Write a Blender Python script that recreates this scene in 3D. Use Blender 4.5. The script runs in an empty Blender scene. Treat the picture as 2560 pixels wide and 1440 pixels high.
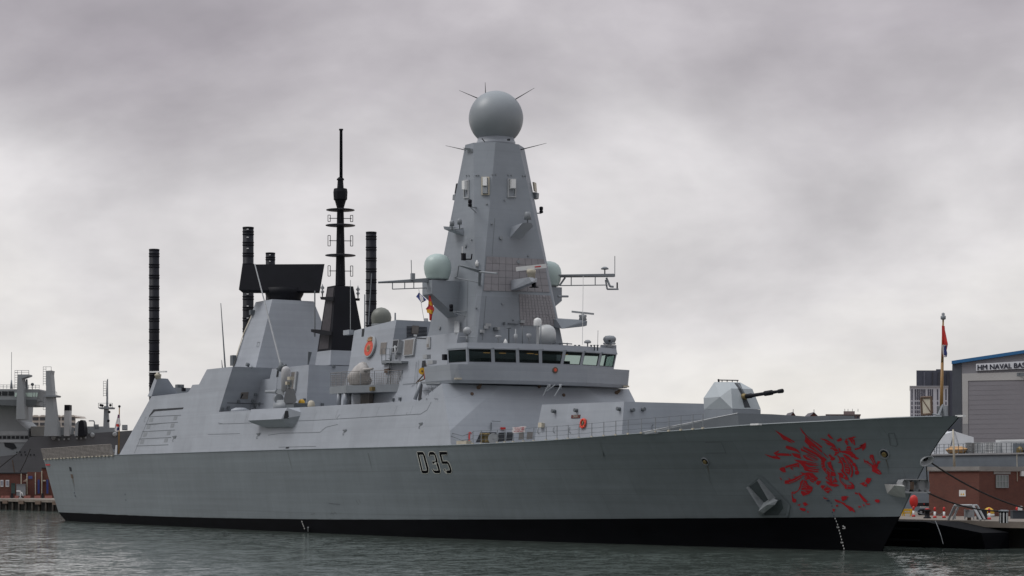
import bpy, bmesh, math, random
from mathutils import Vector, Matrix, geometry
from mathutils.bvhtree import BVHTree
random.seed(7)
S = bpy.context.scene
COL = S.collection

# ------------------------------------------------------------------ camera
# world: x along the warship (bow +x), starboard is -y, z up, water at z = 0
F, U0, V0, CH = 5200.0, 1280.0, 1208.0, 4.65
TH = math.radians(58)
CT, ST = math.cos(TH), math.sin(TH)
CAM = Vector((250.4002, -96.5461, CH))
RIGHT, AWAY = Vector((CT, ST, 0)), Vector((-ST, CT, 0))
cd = bpy.data.cameras.new("camera"); cam = bpy.data.objects.new("camera", cd); COL.objects.link(cam)
cd.sensor_width = 36; cd.lens = F/2560*36; cd.shift_y = (V0-720)/2560
cd.clip_start = 1; cd.clip_end = 9000
R3 = Matrix((RIGHT, Vector((0, 0, 1)), -AWAY)).transposed()
cam.matrix_world = Matrix.Translation(CAM) @ R3.to_4x4()
S.camera = cam

# ------------------------------------------------------------------ light
SUN_EL, SUN_AZ = math.radians(52), Vector((-0.45, -0.9, 0)).normalized()
sd = bpy.data.lights.new("sun", 'SUN'); sun = bpy.data.objects.new("sun", sd); COL.objects.link(sun)
sd.energy = 1.4; sd.angle = math.radians(25); sd.color = (1.0, 0.97, 0.94)
tosun = SUN_AZ*math.cos(SUN_EL) + Vector((0, 0, math.sin(SUN_EL)))
sun.rotation_euler = tosun.to_track_quat('Z', 'Y').to_euler(); sun.location = (100, -200, 300)

W = bpy.data.worlds.new("World"); S.world = W; W.use_nodes = True
nt = W.node_tree; N = nt.nodes; N.clear()
def nd(tree, typ, **kw):
    n = tree.nodes.new(typ)
    for k, v in kw.items():
        if k.startswith('i_'):
            key = k[2:]
            n.inputs[int(key) if key.isdigit() else key].default_value = v
        else: setattr(n, k, v)
    return n
def ramp(tree, stops, interp='LINEAR'):
    r = tree.nodes.new('ShaderNodeValToRGB'); cr = r.color_ramp; cr.interpolation = interp
    while len(cr.elements) > 1: cr.elements.remove(cr.elements[0])
    for i, (p, c) in enumerate(stops):
        e = cr.elements[0] if i == 0 else cr.elements.new(p)
        e.position = p
        e.color = (c[0], c[1], c[2], 1) if isinstance(c, (tuple, list)) else (c, c, c, 1)
    return r
def build_world():
    k = nt.links.new
    sky = nd(nt, 'ShaderNodeTexSky', sky_type='NISHITA', sun_disc=False, sun_elevation=SUN_EL,
             sun_rotation=math.atan2(SUN_AZ.x, SUN_AZ.y))
    b1 = nd(nt, 'ShaderNodeBackground', i_Strength=0.1); k(sky.outputs[0], b1.inputs[0])
    tc = nd(nt, 'ShaderNodeTexCoord')
    mp = nd(nt, 'ShaderNodeMapping'); mp.inputs['Scale'].default_value = (5.0, 5.0, 8.5); mp.inputs['Location'].default_value = (3.1, 1.7, 0.4)
    k(tc.outputs['Generated'], mp.inputs[0])
    n1 = nd(nt, 'ShaderNodeTexNoise', i_Scale=1.0, i_Detail=6.0, i_Roughness=0.52, i_Distortion=.35); k(mp.outputs[0], n1.inputs['Vector'])
    mp2 = nd(nt, 'ShaderNodeMapping'); mp2.inputs['Scale'].default_value = (6, 6, 26); k(tc.outputs['Generated'], mp2.inputs[0])
    n2 = nd(nt, 'ShaderNodeTexNoise', i_Scale=1.0, i_Detail=4.0, i_Roughness=0.55); k(mp2.outputs[0], n2.inputs['Vector'])
    sp = nd(nt, 'ShaderNodeSeparateXYZ'); k(tc.outputs['Generated'], sp.inputs[0])
    # elevation wobbled by the noise, so the cloud base is not a clean gradient
    w1 = nd(nt, 'ShaderNodeMath', operation='MULTIPLY_ADD', i_1=0.26, i_2=-0.13); k(n1.outputs[0], w1.inputs[0])
    el = nd(nt, 'ShaderNodeMath', operation='ADD'); k(sp.outputs[2], el.inputs[0]); k(w1.outputs[0], el.inputs[1])
    r = ramp(nt, [(0.0, (.84, .81, .765)), (0.045, (.82, .795, .775)), (0.09, (.75, .725, .73)), (0.14, (.645, .62, .635)),
                  (0.19, (.535, .505, .53)), (0.25, (.445, .412, .445)), (0.42, (.42, .41, .44)), (0.7, (.95, .98, 1.04)), (1.0, (1.5, 1.56, 1.66))])
    k(el.outputs[0], r.inputs[0])
    # streaks and soft mottling
    m2 = nd(nt, 'ShaderNodeMapRange'); m2.inputs['From Min'].default_value = .3; m2.inputs['From Max'].default_value = .7
    m2.inputs['To Min'].default_value = .93; m2.inputs['To Max'].default_value = 1.06; k(n2.outputs[0], m2.inputs[0])
    m1 = nd(nt, 'ShaderNodeMapRange'); m1.inputs['From Min'].default_value = .3; m1.inputs['From Max'].default_value = .7
    m1.inputs['To Min'].default_value = 1.09; m1.inputs['To Max'].default_value = .87; k(n1.outputs[0], m1.inputs[0])
    mp3 = nd(nt, 'ShaderNodeMapping'); mp3.inputs['Scale'].default_value = (13, 13, 24); mp3.inputs['Location'].default_value = (1.3, 4.2, 2.0); k(tc.outputs['Generated'], mp3.inputs[0])
    n3 = nd(nt, 'ShaderNodeTexNoise', i_Scale=1.0, i_Detail=5.0, i_Roughness=.55); k(mp3.outputs[0], n3.inputs['Vector'])
    m3 = nd(nt, 'ShaderNodeMapRange'); m3.inputs['From Min'].default_value = .36; m3.inputs['From Max'].default_value = .64
    m3.inputs['To Min'].default_value = .92; m3.inputs['To Max'].default_value = 1.05; k(n3.outputs[0], m3.inputs[0])
    m23 = nd(nt, 'ShaderNodeMath', operation='MULTIPLY'); k(m2.outputs[0], m23.inputs[0]); k(m3.outputs[0], m23.inputs[1])
    mm = nd(nt, 'ShaderNodeMath', operation='MULTIPLY'); k(m1.outputs[0], mm.inputs[0]); k(m23.outputs[0], mm.inputs[1])
    mx = nd(nt, 'ShaderNodeVectorMath', operation='SCALE'); k(r.outputs[0], mx.inputs[0]); k(mm.outputs[0], mx.inputs['Scale'])
    b2 = nd(nt, 'ShaderNodeBackground', i_Strength=1.0); k(mx.outputs[0], b2.inputs[0])
    ms = nd(nt, 'ShaderNodeMixShader', i_Fac=0.96); k(b1.outputs[0], ms.inputs[1]); k(b2.outputs[0], ms.inputs[2])
    o = nd(nt, 'ShaderNodeOutputWorld'); k(ms.outputs[0], o.inputs[0])
build_world()
S.view_settings.view_transform = 'Standard'; S.view_settings.look = 'None'
S.view_settings.exposure = 0.0; S.view_settings.gamma = 1.0
S.cycles.max_bounces = 8

# ------------------------------------------------------------------ helpers
def A(u, v, t=None, s=None, z=None, Y=None):
    """the point where a line of sight meets a plane of the place: t metres to starboard of the keel line, s metres along it, height z, or Y metres out"""
    r = RIGHT*((u-U0)/F) + AWAY + Vector((0, 0, (V0-v)/F))
    if t is not None: k = (-t-CAM.y)/r.y
    elif s is not None: k = (s-CAM.x)/r.x
    elif z is not None: k = (z-CH)/r.z
    else: k = Y
    return CAM + r*k
def mir(p): return Vector((p.x, -p.y, p.z))
def st(s, t, z): return Vector((s, -t, z))
def interp(xs, ys, x):
    if x <= xs[0]: return ys[0]
    if x >= xs[-1]: return ys[-1]
    n = len(xs)
    for i in range(n-1):
        if x <= xs[i+1]: break
    h = xs[i+1]-xs[i]; u = (x-xs[i])/h
    d = (ys[i+1]-ys[i])/h
    dl = (ys[i]-ys[i-1])/(xs[i]-xs[i-1]) if i > 0 else d
    dr = (ys[i+2]-ys[i+1])/(xs[i+2]-xs[i+1]) if i < n-2 else d
    m0 = 0 if dl*d <= 0 else 2*dl*d/(dl+d)
    m1 = 0 if dr*d <= 0 else 2*dr*d/(dr+d)
    if i == 0: m0 = d
    if i == n-2: m1 = d
    return (2*u**3-3*u*u+1)*ys[i]+(u**3-2*u*u+u)*h*m0+(-2*u**3+3*u*u)*ys[i+1]+(u**3-u*u)*h*m1

class MB:
    def __init__(s): s.v = []; s.f = []; s.sm = []
    def add(s, vs, fs, smooth=False):
        o = len(s.v); s.v += [Vector(p) for p in vs]
        for f in fs: s.f.append(tuple(i+o for i in f)); s.sm.append(smooth)
        return s
    def poly(s, pts): return s.add(pts, [tuple(range(len(pts)))])
    def cvx(s, pts):
        b = bmesh.new()
        for p in pts: b.verts.new(p)
        r = bmesh.ops.convex_hull(b, input=b.verts[:])
        j = [e for e in set(r['geom_interior']+r['geom_unused']) if isinstance(e, bmesh.types.BMVert)]
        if j: bmesh.ops.delete(b, geom=j, context='VERTS')
        bmesh.ops.dissolve_limit(b, angle_limit=0.005, verts=b.verts[:], edges=b.edges[:])
        b.verts.index_update()
        s.add([v.co.copy() for v in b.verts], [tuple(v.index for v in f.verts) for f in b.faces]); b.free()
        return s
    def prism(s, a, b):
        n = len(a)
        return s.add(list(a)+list(b), [tuple(range(n))[::-1], tuple(range(n, 2*n))]+[(i, (i+1) % n, n+(i+1) % n, n+i) for i in range(n)])
    def ext(s, pts, d):
        d = Vector(d); return s.prism(pts, [Vector(p)+d for p in pts])
    def box(s, c, d, ax=None):
        c = Vector(c); x, y, z = ax if ax else (Vector((1, 0, 0)), Vector((0, 1, 0)), Vector((0, 0, 1)))
        P = [c+x*(i*d[0]/2)+y*(j*d[1]/2)+z*(k*d[2]/2) for k in (-1, 1) for i, j in ((-1, -1), (1, -1), (1, 1), (-1, 1))]
        return s.prism(P[:4], P[4:])
    def tube(s, p, q, r, r2=None, n=8, cap=True):
        p, q = Vector(p), Vector(q); r2 = r if r2 is None else r2
        z = (q-p).normalized(); x = z.orthogonal().normalized(); y = z.cross(x)
        ring = lambda c, R: [c+(x*math.cos(2*math.pi*i/n)+y*math.sin(2*math.pi*i/n))*R for i in range(n)]
        s.add(ring(p, r)+ring(q, r2), [(i, (i+1) % n, n+(i+1) % n, n+i) for i in range(n)], n > 6)
        if cap: s.add(ring(p, r)+ring(q, r2), [tuple(range(n))[::-1], tuple(range(n, 2*n))])
        return s
    def path(s, pts, r, n=6):
        for a, b in zip(pts[:-1], pts[1:]): s.tube(a, b, r, n=n)
        return s
    def lathe(s, c, prof, n=24, smooth=True, ax=None):
        c = Vector(c); x, y, z = ax if ax else (Vector((1, 0, 0)), Vector((0, 1, 0)), Vector((0, 0, 1)))
        vs = []
        for r, h in prof:
            for i in range(n):
                a = 2*math.pi*(i+.5)/n
                vs.append(c+(x*math.cos(a)+y*math.sin(a))*max(r, 1e-4)+z*h)
        fs = [(k*n+i, k*n+(i+1) % n, (k+1)*n+(i+1) % n, (k+1)*n+i) for k in range(len(prof)-1) for i in range(n)]
        s.add(vs, fs, smooth)
        m = len(prof)-1
        s.add(vs[:n]+vs[m*n:], [tuple(range(n))[::-1], tuple(range(n, 2*n))])
        return s
    def ball(s, c, r, lo=-90, n=28, m=16, zs=1.0):
        return s.lathe(c, [(r*math.cos(math.radians(lo+(90-lo)*i/m)), zs*r*math.sin(math.radians(lo+(90-lo)*i/m))) for i in range(m+1)], n)
    def grid(s, rows, smooth=True, close=False):
        m = len(rows[0])
        return s.add([p for r in rows for p in r], [(i*m+j, i*m+j+1, (i+1)*m+j+1, (i+1)*m+j) for i in range(len(rows)-1) for j in range(m-1)], smooth)

SOLID = []
def L(name, mb, mat, parent=None, solid=False, label=None, cat=None, group=None, kind=None, local=False):
    me = bpy.data.meshes.new(name)
    org = Vector((0, 0, 0))
    if parent is not None and not local: org = Vector(parent.get('_o', (0, 0, 0)))
    me.from_pydata([v-org for v in mb.v], [], mb.f)
    me.polygons.foreach_set('use_smooth', mb.sm)
    if len(getattr(mb, 'nrm', ())) == len(mb.v):      # paint takes the plating's own normals
        me.normals_split_custom_set_from_vertices([tuple(n) for n in mb.nrm])
    else:
        b = bmesh.new(); b.from_mesh(me)
        bmesh.ops.remove_doubles(b, verts=b.verts, dist=1e-5)
        bmesh.ops.recalc_face_normals(b, faces=b.faces[:])
        b.to_mesh(me); b.free()
    me.materials.append(mat)
    o = bpy.data.objects.new(name, me); COL.objects.link(o)
    o['_o'] = org
    if parent is not None: o.parent = parent
    if solid: SOLID.append((list(mb.v), list(mb.f)))
    tag(o, label, cat, group, kind)
    return o
def tag(o, label=None, cat=None, group=None, kind=None):
    if label: o['label'] = label
    if cat: o['category'] = cat
    if group: o['group'] = group
    if kind: o['kind'] = kind
    return o
def thing(name, loc, label, cat, group=None, rz=0):
    o = bpy.data.objects.new(name, None); COL.objects.link(o); o.empty_display_size = .3
    o.location = loc; o.rotation_euler = (0, 0, rz); o['_o'] = Vector(loc)
    return tag(o, label, cat, group)
def dup(root, loc, label=None, rz=None, scale=None):
    r = root.copy(); COL.objects.link(r); r.location = loc
    if rz is not None: r.rotation_euler = (0, 0, rz)
    if scale: r.scale = scale
    if label: r['label'] = label
    for ch in root.children:
        c = ch.copy(); COL.objects.link(c); c.parent = r
        for g in ch.children:
            d = g.copy(); COL.objects.link(d); d.parent = c
    return r
_bvh = {}
def rebvh():
    vs, fs = [], []
    for v, f in SOLID:
        o = len(vs); vs += v; fs += [tuple(i+o for i in q) for q in f]
    _bvh['t'] = BVHTree.FromPolygons(vs, fs, epsilon=1e-6)
def HN(u, v):
    r = (RIGHT*((u-U0)/F)+AWAY+Vector((0, 0, (V0-v)/F))).normalized()
    p, n, i, d = _bvh['t'].ray_cast(CAM, r)
    if p is None: return None, None
    if n.dot(r) > 0: n = -n
    return p, n
def H(u, v, off=.02):
    p, n = HN(u, v)
    return None if p is None else p+n*off
def decal(mb, px, off=.025, sub=9.0):
    """paint outline laid on the plating: triangulated, subdivided and dropped on the surface"""
    V2 = [Vector((x, y, 0)) for x, y in px]
    out = []
    def cut(a, b, c):
        e = [((a-b).length, a, b, c), ((b-c).length, b, c, a), ((c-a).length, c, a, b)]
        l, p, q, r = max(e, key=lambda k: k[0])
        if l <= sub: out.append((a, b, c))
        else:
            m = (p+q)/2; cut(p, m, r); cut(m, q, r)
    for t in geometry.tessellate_polygon([V2]): cut(*[V2[k] for k in t])
    for tri in out:
        Q = [HN(p.x, p.y) for p in tri]
        if any(q[0] is None for q in Q): continue
        P = [q[0]+q[1]*off for q in Q]; w = (P[1]-P[0]).cross(P[2]-P[0])
        if not hasattr(mb, 'nrm'): mb.nrm = []
        if w.dot(Q[0][1]) < 0: P.reverse(); Q.reverse()
        mb.add(P, [(0, 1, 2)], True); mb.nrm += [q[1] for q in Q]
    return mb
def ribbon(mb, px, w, off=.015, step=20):
    pts = []
    for (a, b), (c, d) in zip(px[:-1], px[1:]):
        n = max(1, int(math.hypot(c-a, d-b)/step))
        pts += [(a+(c-a)*i/n, b+(d-b)*i/n) for i in range(n)]
    pts.append(px[-1])
    Q = [HN(*p) for p in pts]; Q = [q for q in Q if q[0] is not None]
    rows = []
    for i, (p, n) in enumerate(Q):
        d = (Q[min(i+1, len(Q)-1)][0]-Q[max(i-1, 0)][0])
        if d.length < 1e-6: continue
        s = n.cross(d).normalized()*(w/2)
        rows.append([p+n*off-s, p+n*off+s])
    if len(rows) > 1: mb.grid(rows, False)
    return mb
def stud(mb, u, v, r, h, n=8):
    p, nn = HN(u, v)
    if p is not None: mb.tube(p-nn*.05, p+nn*h, r, n=n)
    return mb

# ------------------------------------------------------------------ materials
MATS = {}
def M(name, col, rough=.55, var=.12, scale=(.6, .6, .6), metal=0.0, bump=0.0, streak=0.0, spec=.5, emit=None, plate=None):
    if name in MATS: return MATS[name]
    m = bpy.data.materials.new(name); m.use_nodes = True; t = m.node_tree; k = t.links.new
    b = t.nodes['Principled BSDF']
    b.inputs['Roughness'].default_value = rough; b.inputs['Metallic'].default_value = metal
    b.inputs['Specular IOR Level'].default_value = spec
    tc = nd(t, 'ShaderNodeTexCoord')
    mp = nd(t, 'ShaderNodeMapping'); mp.inputs['Scale'].default_value = scale; k(tc.outputs['Object'], mp.inputs[0])
    n = nd(t, 'ShaderNodeTexNoise', i_Scale=1.0, i_Detail=6.0, i_Roughness=.6); k(mp.outputs[0], n.inputs['Vector'])
    r = nd(t, 'ShaderNodeMapRange'); r.inputs['From Min'].default_value = .3; r.inputs['From Max'].default_value = .7
    r.inputs['To Min'].default_value = 1-var; r.inputs['To Max'].default_value = 1+var; k(n.outputs[0], r.inputs[0])
    val = r.outputs[0]
    if streak:
        mp2 = nd(t, 'ShaderNodeMapping'); mp2.inputs['Scale'].default_value = (.035, .035, 2.3); k(tc.outputs['Object'], mp2.inputs[0])
        n2 = nd(t, 'ShaderNodeTexNoise', i_Scale=1.0, i_Detail=5.0, i_Roughness=.62); k(mp2.outputs[0], n2.inputs['Vector'])
        r2 = nd(t, 'ShaderNodeMapRange'); r2.inputs['From Min'].default_value = .3; r2.inputs['From Max'].default_value = .7
        r2.inputs['To Min'].default_value = 1-streak; r2.inputs['To Max'].default_value = 1+streak; k(n2.outputs[0], r2.inputs[0])
        mu = nd(t, 'ShaderNodeMath', operation='MULTIPLY'); k(val, mu.inputs[0]); k(r2.outputs[0], mu.inputs[1]); val = mu.outputs[0]
        # rain runs
        mp3 = nd(t, 'ShaderNodeMapping'); mp3.inputs['Scale'].default_value = (1.3, 1.3, .10); k(tc.outputs['Object'], mp3.inputs[0])
        n3 = nd(t, 'ShaderNodeTexNoise', i_Scale=1.0, i_Detail=4.0, i_Roughness=.6); k(mp3.outputs[0], n3.inputs['Vector'])
        r3 = nd(t, 'ShaderNodeMapRange'); r3.inputs['From Min'].default_value = .35; r3.inputs['From Max'].default_value = .75
        r3.inputs['To Min'].default_value = 1+streak*.5; r3.inputs['To Max'].default_value = 1-streak*.6; k(n3.outputs[0], r3.inputs[0])
        mu2 = nd(t, 'ShaderNodeMath', operation='MULTIPLY'); k(val, mu2.inputs[0]); k(r3.outputs[0], mu2.inputs[1]); val = mu2.outputs[0]
    if plate:      # welded plates: faint tone steps and seams
        sx = nd(t, 'ShaderNodeSeparateXYZ'); k(tc.outputs['Object'], sx.inputs[0]); cb = nd(t, 'ShaderNodeCombineXYZ'); k(sx.outputs[0], cb.inputs[0]); k(sx.outputs[2], cb.inputs[1])
        br = nd(t, 'ShaderNodeTexBrick', i_Scale=1.0); br.inputs['Brick Width'].default_value = plate[0]; br.inputs['Row Height'].default_value = plate[1]; br.inputs['Mortar Size'].default_value = .022; br.inputs['Mortar Smooth'].default_value = .6
        br.inputs['Color1'].default_value = (1.04,)*3+(1,); br.inputs['Color2'].default_value = (.95,)*3+(1,); br.inputs['Mortar'].default_value = (plate[2],)*3+(1,)
        k(cb.outputs[0], br.inputs['Vector'])
        mu3 = nd(t, 'ShaderNodeMath', operation='MULTIPLY'); k(val, mu3.inputs[0]); k(br.outputs[0], mu3.inputs[1]); val = mu3.outputs[0]
    sc = nd(t, 'ShaderNodeVectorMath', operation='SCALE'); sc.inputs[0].default_value = col; k(val, sc.inputs['Scale'])
    k(sc.outputs[0], b.inputs['Base Color'])
    if bump:
        bp = nd(t, 'ShaderNodeBump', i_Strength=bump, i_Distance=.05); k(n.outputs[0], bp.inputs['Height']); k(bp.outputs[0], b.inputs['Normal'])
    if emit:
        b.inputs['Emission Color'].default_value = (*emit[0], 1); b.inputs['Emission Strength'].default_value = emit[1]
    MATS[name] = m; return m
HULLG = M('hull_shaded_grey', (.152, .174, .187), .50, .08, (.12, .12, .25), streak=.10, plate=(7.5, 1.9, .80), bump=.25)  # same grey as the superstructure, darkened for the shade on the flare
GREY = M('light_grey_paint', (.288, .308, .338), .50, .08, (.25, .25, .4), streak=.05, bump=.3, plate=(5.2, 2.35, .90))
GREYB = M('mast_grey_paint', (.215, .235, .260), .52, .09, (.3, .3, .3), streak=.035, plate=(3.6, 2.6, .93), bump=.15)
DGREY = M('dark_grey_paint', (.10, .112, .122), .55, .08)
MGREY = M('fitting_grey_paint', (.20, .215, .23), .5, .1)
BLACK = M('boot_black', (.003, .0033, .0045), .7, .3, (.3, .3, 1), spec=.06)
MATTE = M('matt_black', (.006, .0065, .010), .6, .2, spec=.2)
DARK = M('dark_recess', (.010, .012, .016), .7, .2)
DOMEW = M('dome_white', (.46, .47, .47), .45, .04)
DOMEG = M('dome_green_grey', (.36, .44, .42), .42, .05)
DOMEM = M('radome_grey', (.225, .245, .262), .42, .04)
DOMEO = M('dome_olive', (.14, .145, .125), .5, .06)
WHITE = M('white_paint', (.62, .62, .61), .45, .06)
CREAM = M('cream_paint', (.42, .38, .30), .5, .12, (2, 2, 2))
TILE = M('absorber_tile', (.225, .213, .222), .7, .08, (1.5, 1.5, 1.5))
GRILLE = M('louvre_bronze', (.155, .140, .128), .6, .15, (3, 3, 3))
RED = M('red_paint', (.46, .006, .014), .5, .1)
BRED = M('bright_red', (.48, .02, .015), .5, .1)
ORANGE = M('life_orange', (.60, .07, .03), .5, .1)
YELLOW = M('yellow_paint', (.58, .34, .02), .5, .15, (2, 2, 2))
BRASS = M('brass', (.17, .125, .05), .5, .15, metal=.4)
RUST = M('rust_brown', (.10, .065, .045), .8, .3, (3, 3, 3))
CANVAS = M('canvas_cover', (.36, .34, .325), .85, .14, (1.2, 1.2, 1.2), bump=.5)
NETM = M('net_webbing', (.22, .20, .185), .8, .2, (2, 2, 2))
WOODM = M('varnished_mast', (.24, .13, .035), .5, .2, (2, 2, .4))
BLUE = M('blue_cloth', (.02, .035, .16), .7, .1)
ROPE = M('mooring_rope', (.02, .018, .018), .9, .2)
WIRE = M('wire_grey', (.20, .21, .22), .5, .1)
STEEL = M('galvanised', (.30, .31, .32), .45, .12, (2, 2, 2))

# ------------------------------------------------------------------ water
def build_water():
    m = bpy.data.materials.new('sea_water'); m.use_nodes = True; t = m.node_tree; k = t.links.new
    b = t.nodes['Principled BSDF']
    b.inputs['Base Color'].default_value = (.092, .113, .100, 1); b.inputs['Roughness'].default_value = .07
    b.inputs['IOR'].default_value = 1.33
    tc = nd(t, 'ShaderNodeTexCoord')
    # ripples tilt the surface normal directly: three sizes of wave, calmer and livelier patches
    acc = None
    for rot, scl, amp, det in ((32, (1.7, .85, 1), .34, 3.0), (20, (.34, .16, 1), .13, 2.0), (50, (6, 4, 1), .28, 2.0)):
        mp = nd(t, 'ShaderNodeMapping'); mp.inputs['Rotation'].default_value = (0, 0, math.radians(rot)); mp.inputs['Scale'].default_value = scl
        k(tc.outputs['Object'], mp.inputs[0])
        n = nd(t, 'ShaderNodeTexNoise', i_Scale=1.0, i_Detail=det, i_Roughness=.55); k(mp.outputs[0], n.inputs['Vector'])
        sb = nd(t, 'ShaderNodeVectorMath', operation='SUBTRACT'); sb.inputs[1].default_value = (.5, .5, .5); k(n.outputs['Color'], sb.inputs[0])
        ml = nd(t, 'ShaderNodeVectorMath', operation='MULTIPLY'); ml.inputs[1].default_value = (amp, amp, 0); k(sb.outputs[0], ml.inputs[0])
        if acc is None: acc = ml
        else:
            a_ = nd(t, 'ShaderNodeVectorMath', operation='ADD'); k(acc.outputs[0], a_.inputs[0]); k(ml.outputs[0], a_.inputs[1]); acc = a_
    n3 = nd(t, 'ShaderNodeTexNoise', i_Scale=.03, i_Detail=3.0, i_Roughness=.6); k(tc.outputs['Object'], n3.inputs['Vector'])
    r3 = nd(t, 'ShaderNodeMapRange'); r3.inputs['From Min'].default_value = .3; r3.inputs['From Max'].default_value = .7
    r3.inputs['To Min'].default_value = .65; r3.inputs['To Max'].default_value = 1.15; k(n3.outputs[0], r3.inputs[0])
    sc = nd(t, 'ShaderNodeVectorMath', operation='SCALE'); k(acc.outputs[0], sc.inputs[0]); k(r3.outputs[0], sc.inputs['Scale'])
    up = nd(t, 'ShaderNodeVectorMath', operation='ADD'); up.inputs[1].default_value = (0, 0, 1); k(sc.outputs[0], up.inputs[0])
    nm = nd(t, 'ShaderNodeVectorMath', operation='NORMALIZE'); k(up.outputs[0], nm.inputs[0])
    k(nm.outputs[0], b.inputs['Normal'])
    mb = MB(); R = 4000
    mb.poly([Vector((-R, -R, 0)), Vector((R, -R, 0)), Vector((R, R, 0)), Vector((-R, R, 0))])
    L('water', mb, m, kind='structure')
build_water()

# ------------------------------------------------------------------ warship
SHIP = thing('warship', (75, 0, 0), 'long grey warship with a tall pyramid mast and a red dragon on its bow', 'warship')
DS = [-1, 28, 60, 80, 102, 115, 126, 135, 142, 148, 151]
DT = [8.6, 9.6, 10.4, 10.6, 10.4, 9.9, 9.0, 7.3, 4.9, 2.2, .03]
DZS = [-1, 28, 60, 102, 115, 129, 134, 138, 144, 149, 151]
DZ = [7.69, 7.86, 7.85, 7.78, 7.89, 8.31, 8.5, 8.7, 8.87, 9.02, 9.03]
WS = [0, 15, 36, 70, 90, 108, 125.6, 139.7, 143.5]
WT = [7.0, 7.9, 8.6, 9.2, 8.9, 7.2, 4.2, .65, .03]
BS, BZ = [0, 38, 74, 109, 127, 141, 146], [1.05, 1.03, 1.26, 1.75, 2.06, 2.31, 2.43]
def td(s): return interp(DS, DT, s)
def zd(s): return interp(DZS, DZ, s)
STEMZ, STEMS = [-1.5, 0, 2.41, 5.79, 7.6, 9.03], [142.6, 143.5, 145.28, 147.62, 149.2, 150.97]
STERNZ, STERNS = [-1.5, 0, .5, 1.05, 7.69], [4.5, 2.4, 1.75, 1.3, -.6]
def hull_pt(q, z):
    s0, s1 = interp(STERNZ, STERNS, z), interp(STEMZ, STEMS, z)
    s = s0+q*(s1-s0)
    sd = -.6+q*151.57; sw = 2.4+q*141.1
    zz = zd(sd); w = max(0, z/zz)
    p = 1.0+.35*max(0, min(1, (q-.55)/.35))
    tw, tdk = interp(WS, WT, sw), td(sd)
    t = tw+(tdk-tw)*w**p if z >= 0 else tw*(1+.02*z)
    if q < .004 and z < 1: t -= .35*(1-max(z, 0))
    return s, t
def build_hull():
    qs = [0, .002, .01]+[.01+i*(.985-.01)/88 for i in range(1, 89)]+[.988, .991, .994, .997, 1.0]
    def strip(zf, n):
        rows = []
        for q in qs:
            z0, z1 = zf(q)
            row = []
            for i in range(n+1):
                z = z0+(z1-z0)*i/n
                s, t = hull_pt(q, z); row.append(st(s, t, z))
            rows.append(row)
        return rows
    dk = lambda q: zd(-.6+q*151.57)
    bt = lambda q: interp(BS, BZ, 1.5+q*143.5)
    up = strip(lambda q: (bt(q), dk(q)), 14); lo = strip(lambda q: (-1.5, bt(q)), 6)
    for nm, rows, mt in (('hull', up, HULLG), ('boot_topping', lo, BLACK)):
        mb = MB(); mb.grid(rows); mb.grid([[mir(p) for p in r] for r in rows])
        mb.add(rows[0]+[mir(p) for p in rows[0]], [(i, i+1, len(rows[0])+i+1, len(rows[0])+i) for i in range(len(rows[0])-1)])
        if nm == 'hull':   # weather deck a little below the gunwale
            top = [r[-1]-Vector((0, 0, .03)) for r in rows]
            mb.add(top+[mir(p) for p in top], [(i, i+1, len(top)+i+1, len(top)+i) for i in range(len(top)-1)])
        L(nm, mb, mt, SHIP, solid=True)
    # welded rubbing edge along the gunwale
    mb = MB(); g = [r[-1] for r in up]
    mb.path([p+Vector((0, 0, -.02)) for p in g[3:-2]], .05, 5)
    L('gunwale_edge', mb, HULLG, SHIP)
build_hull()

KS = .17
def side(u, v):
    p = A(u, v, t=9)
    for _ in range(40):
        t = td(p.x)-KS*(p.z-zd(p.x))
        p = A(u, v, t=t)
    return p
def sp(s, z): return st(s, td(s)-KS*(z-zd(s)), z)

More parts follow.
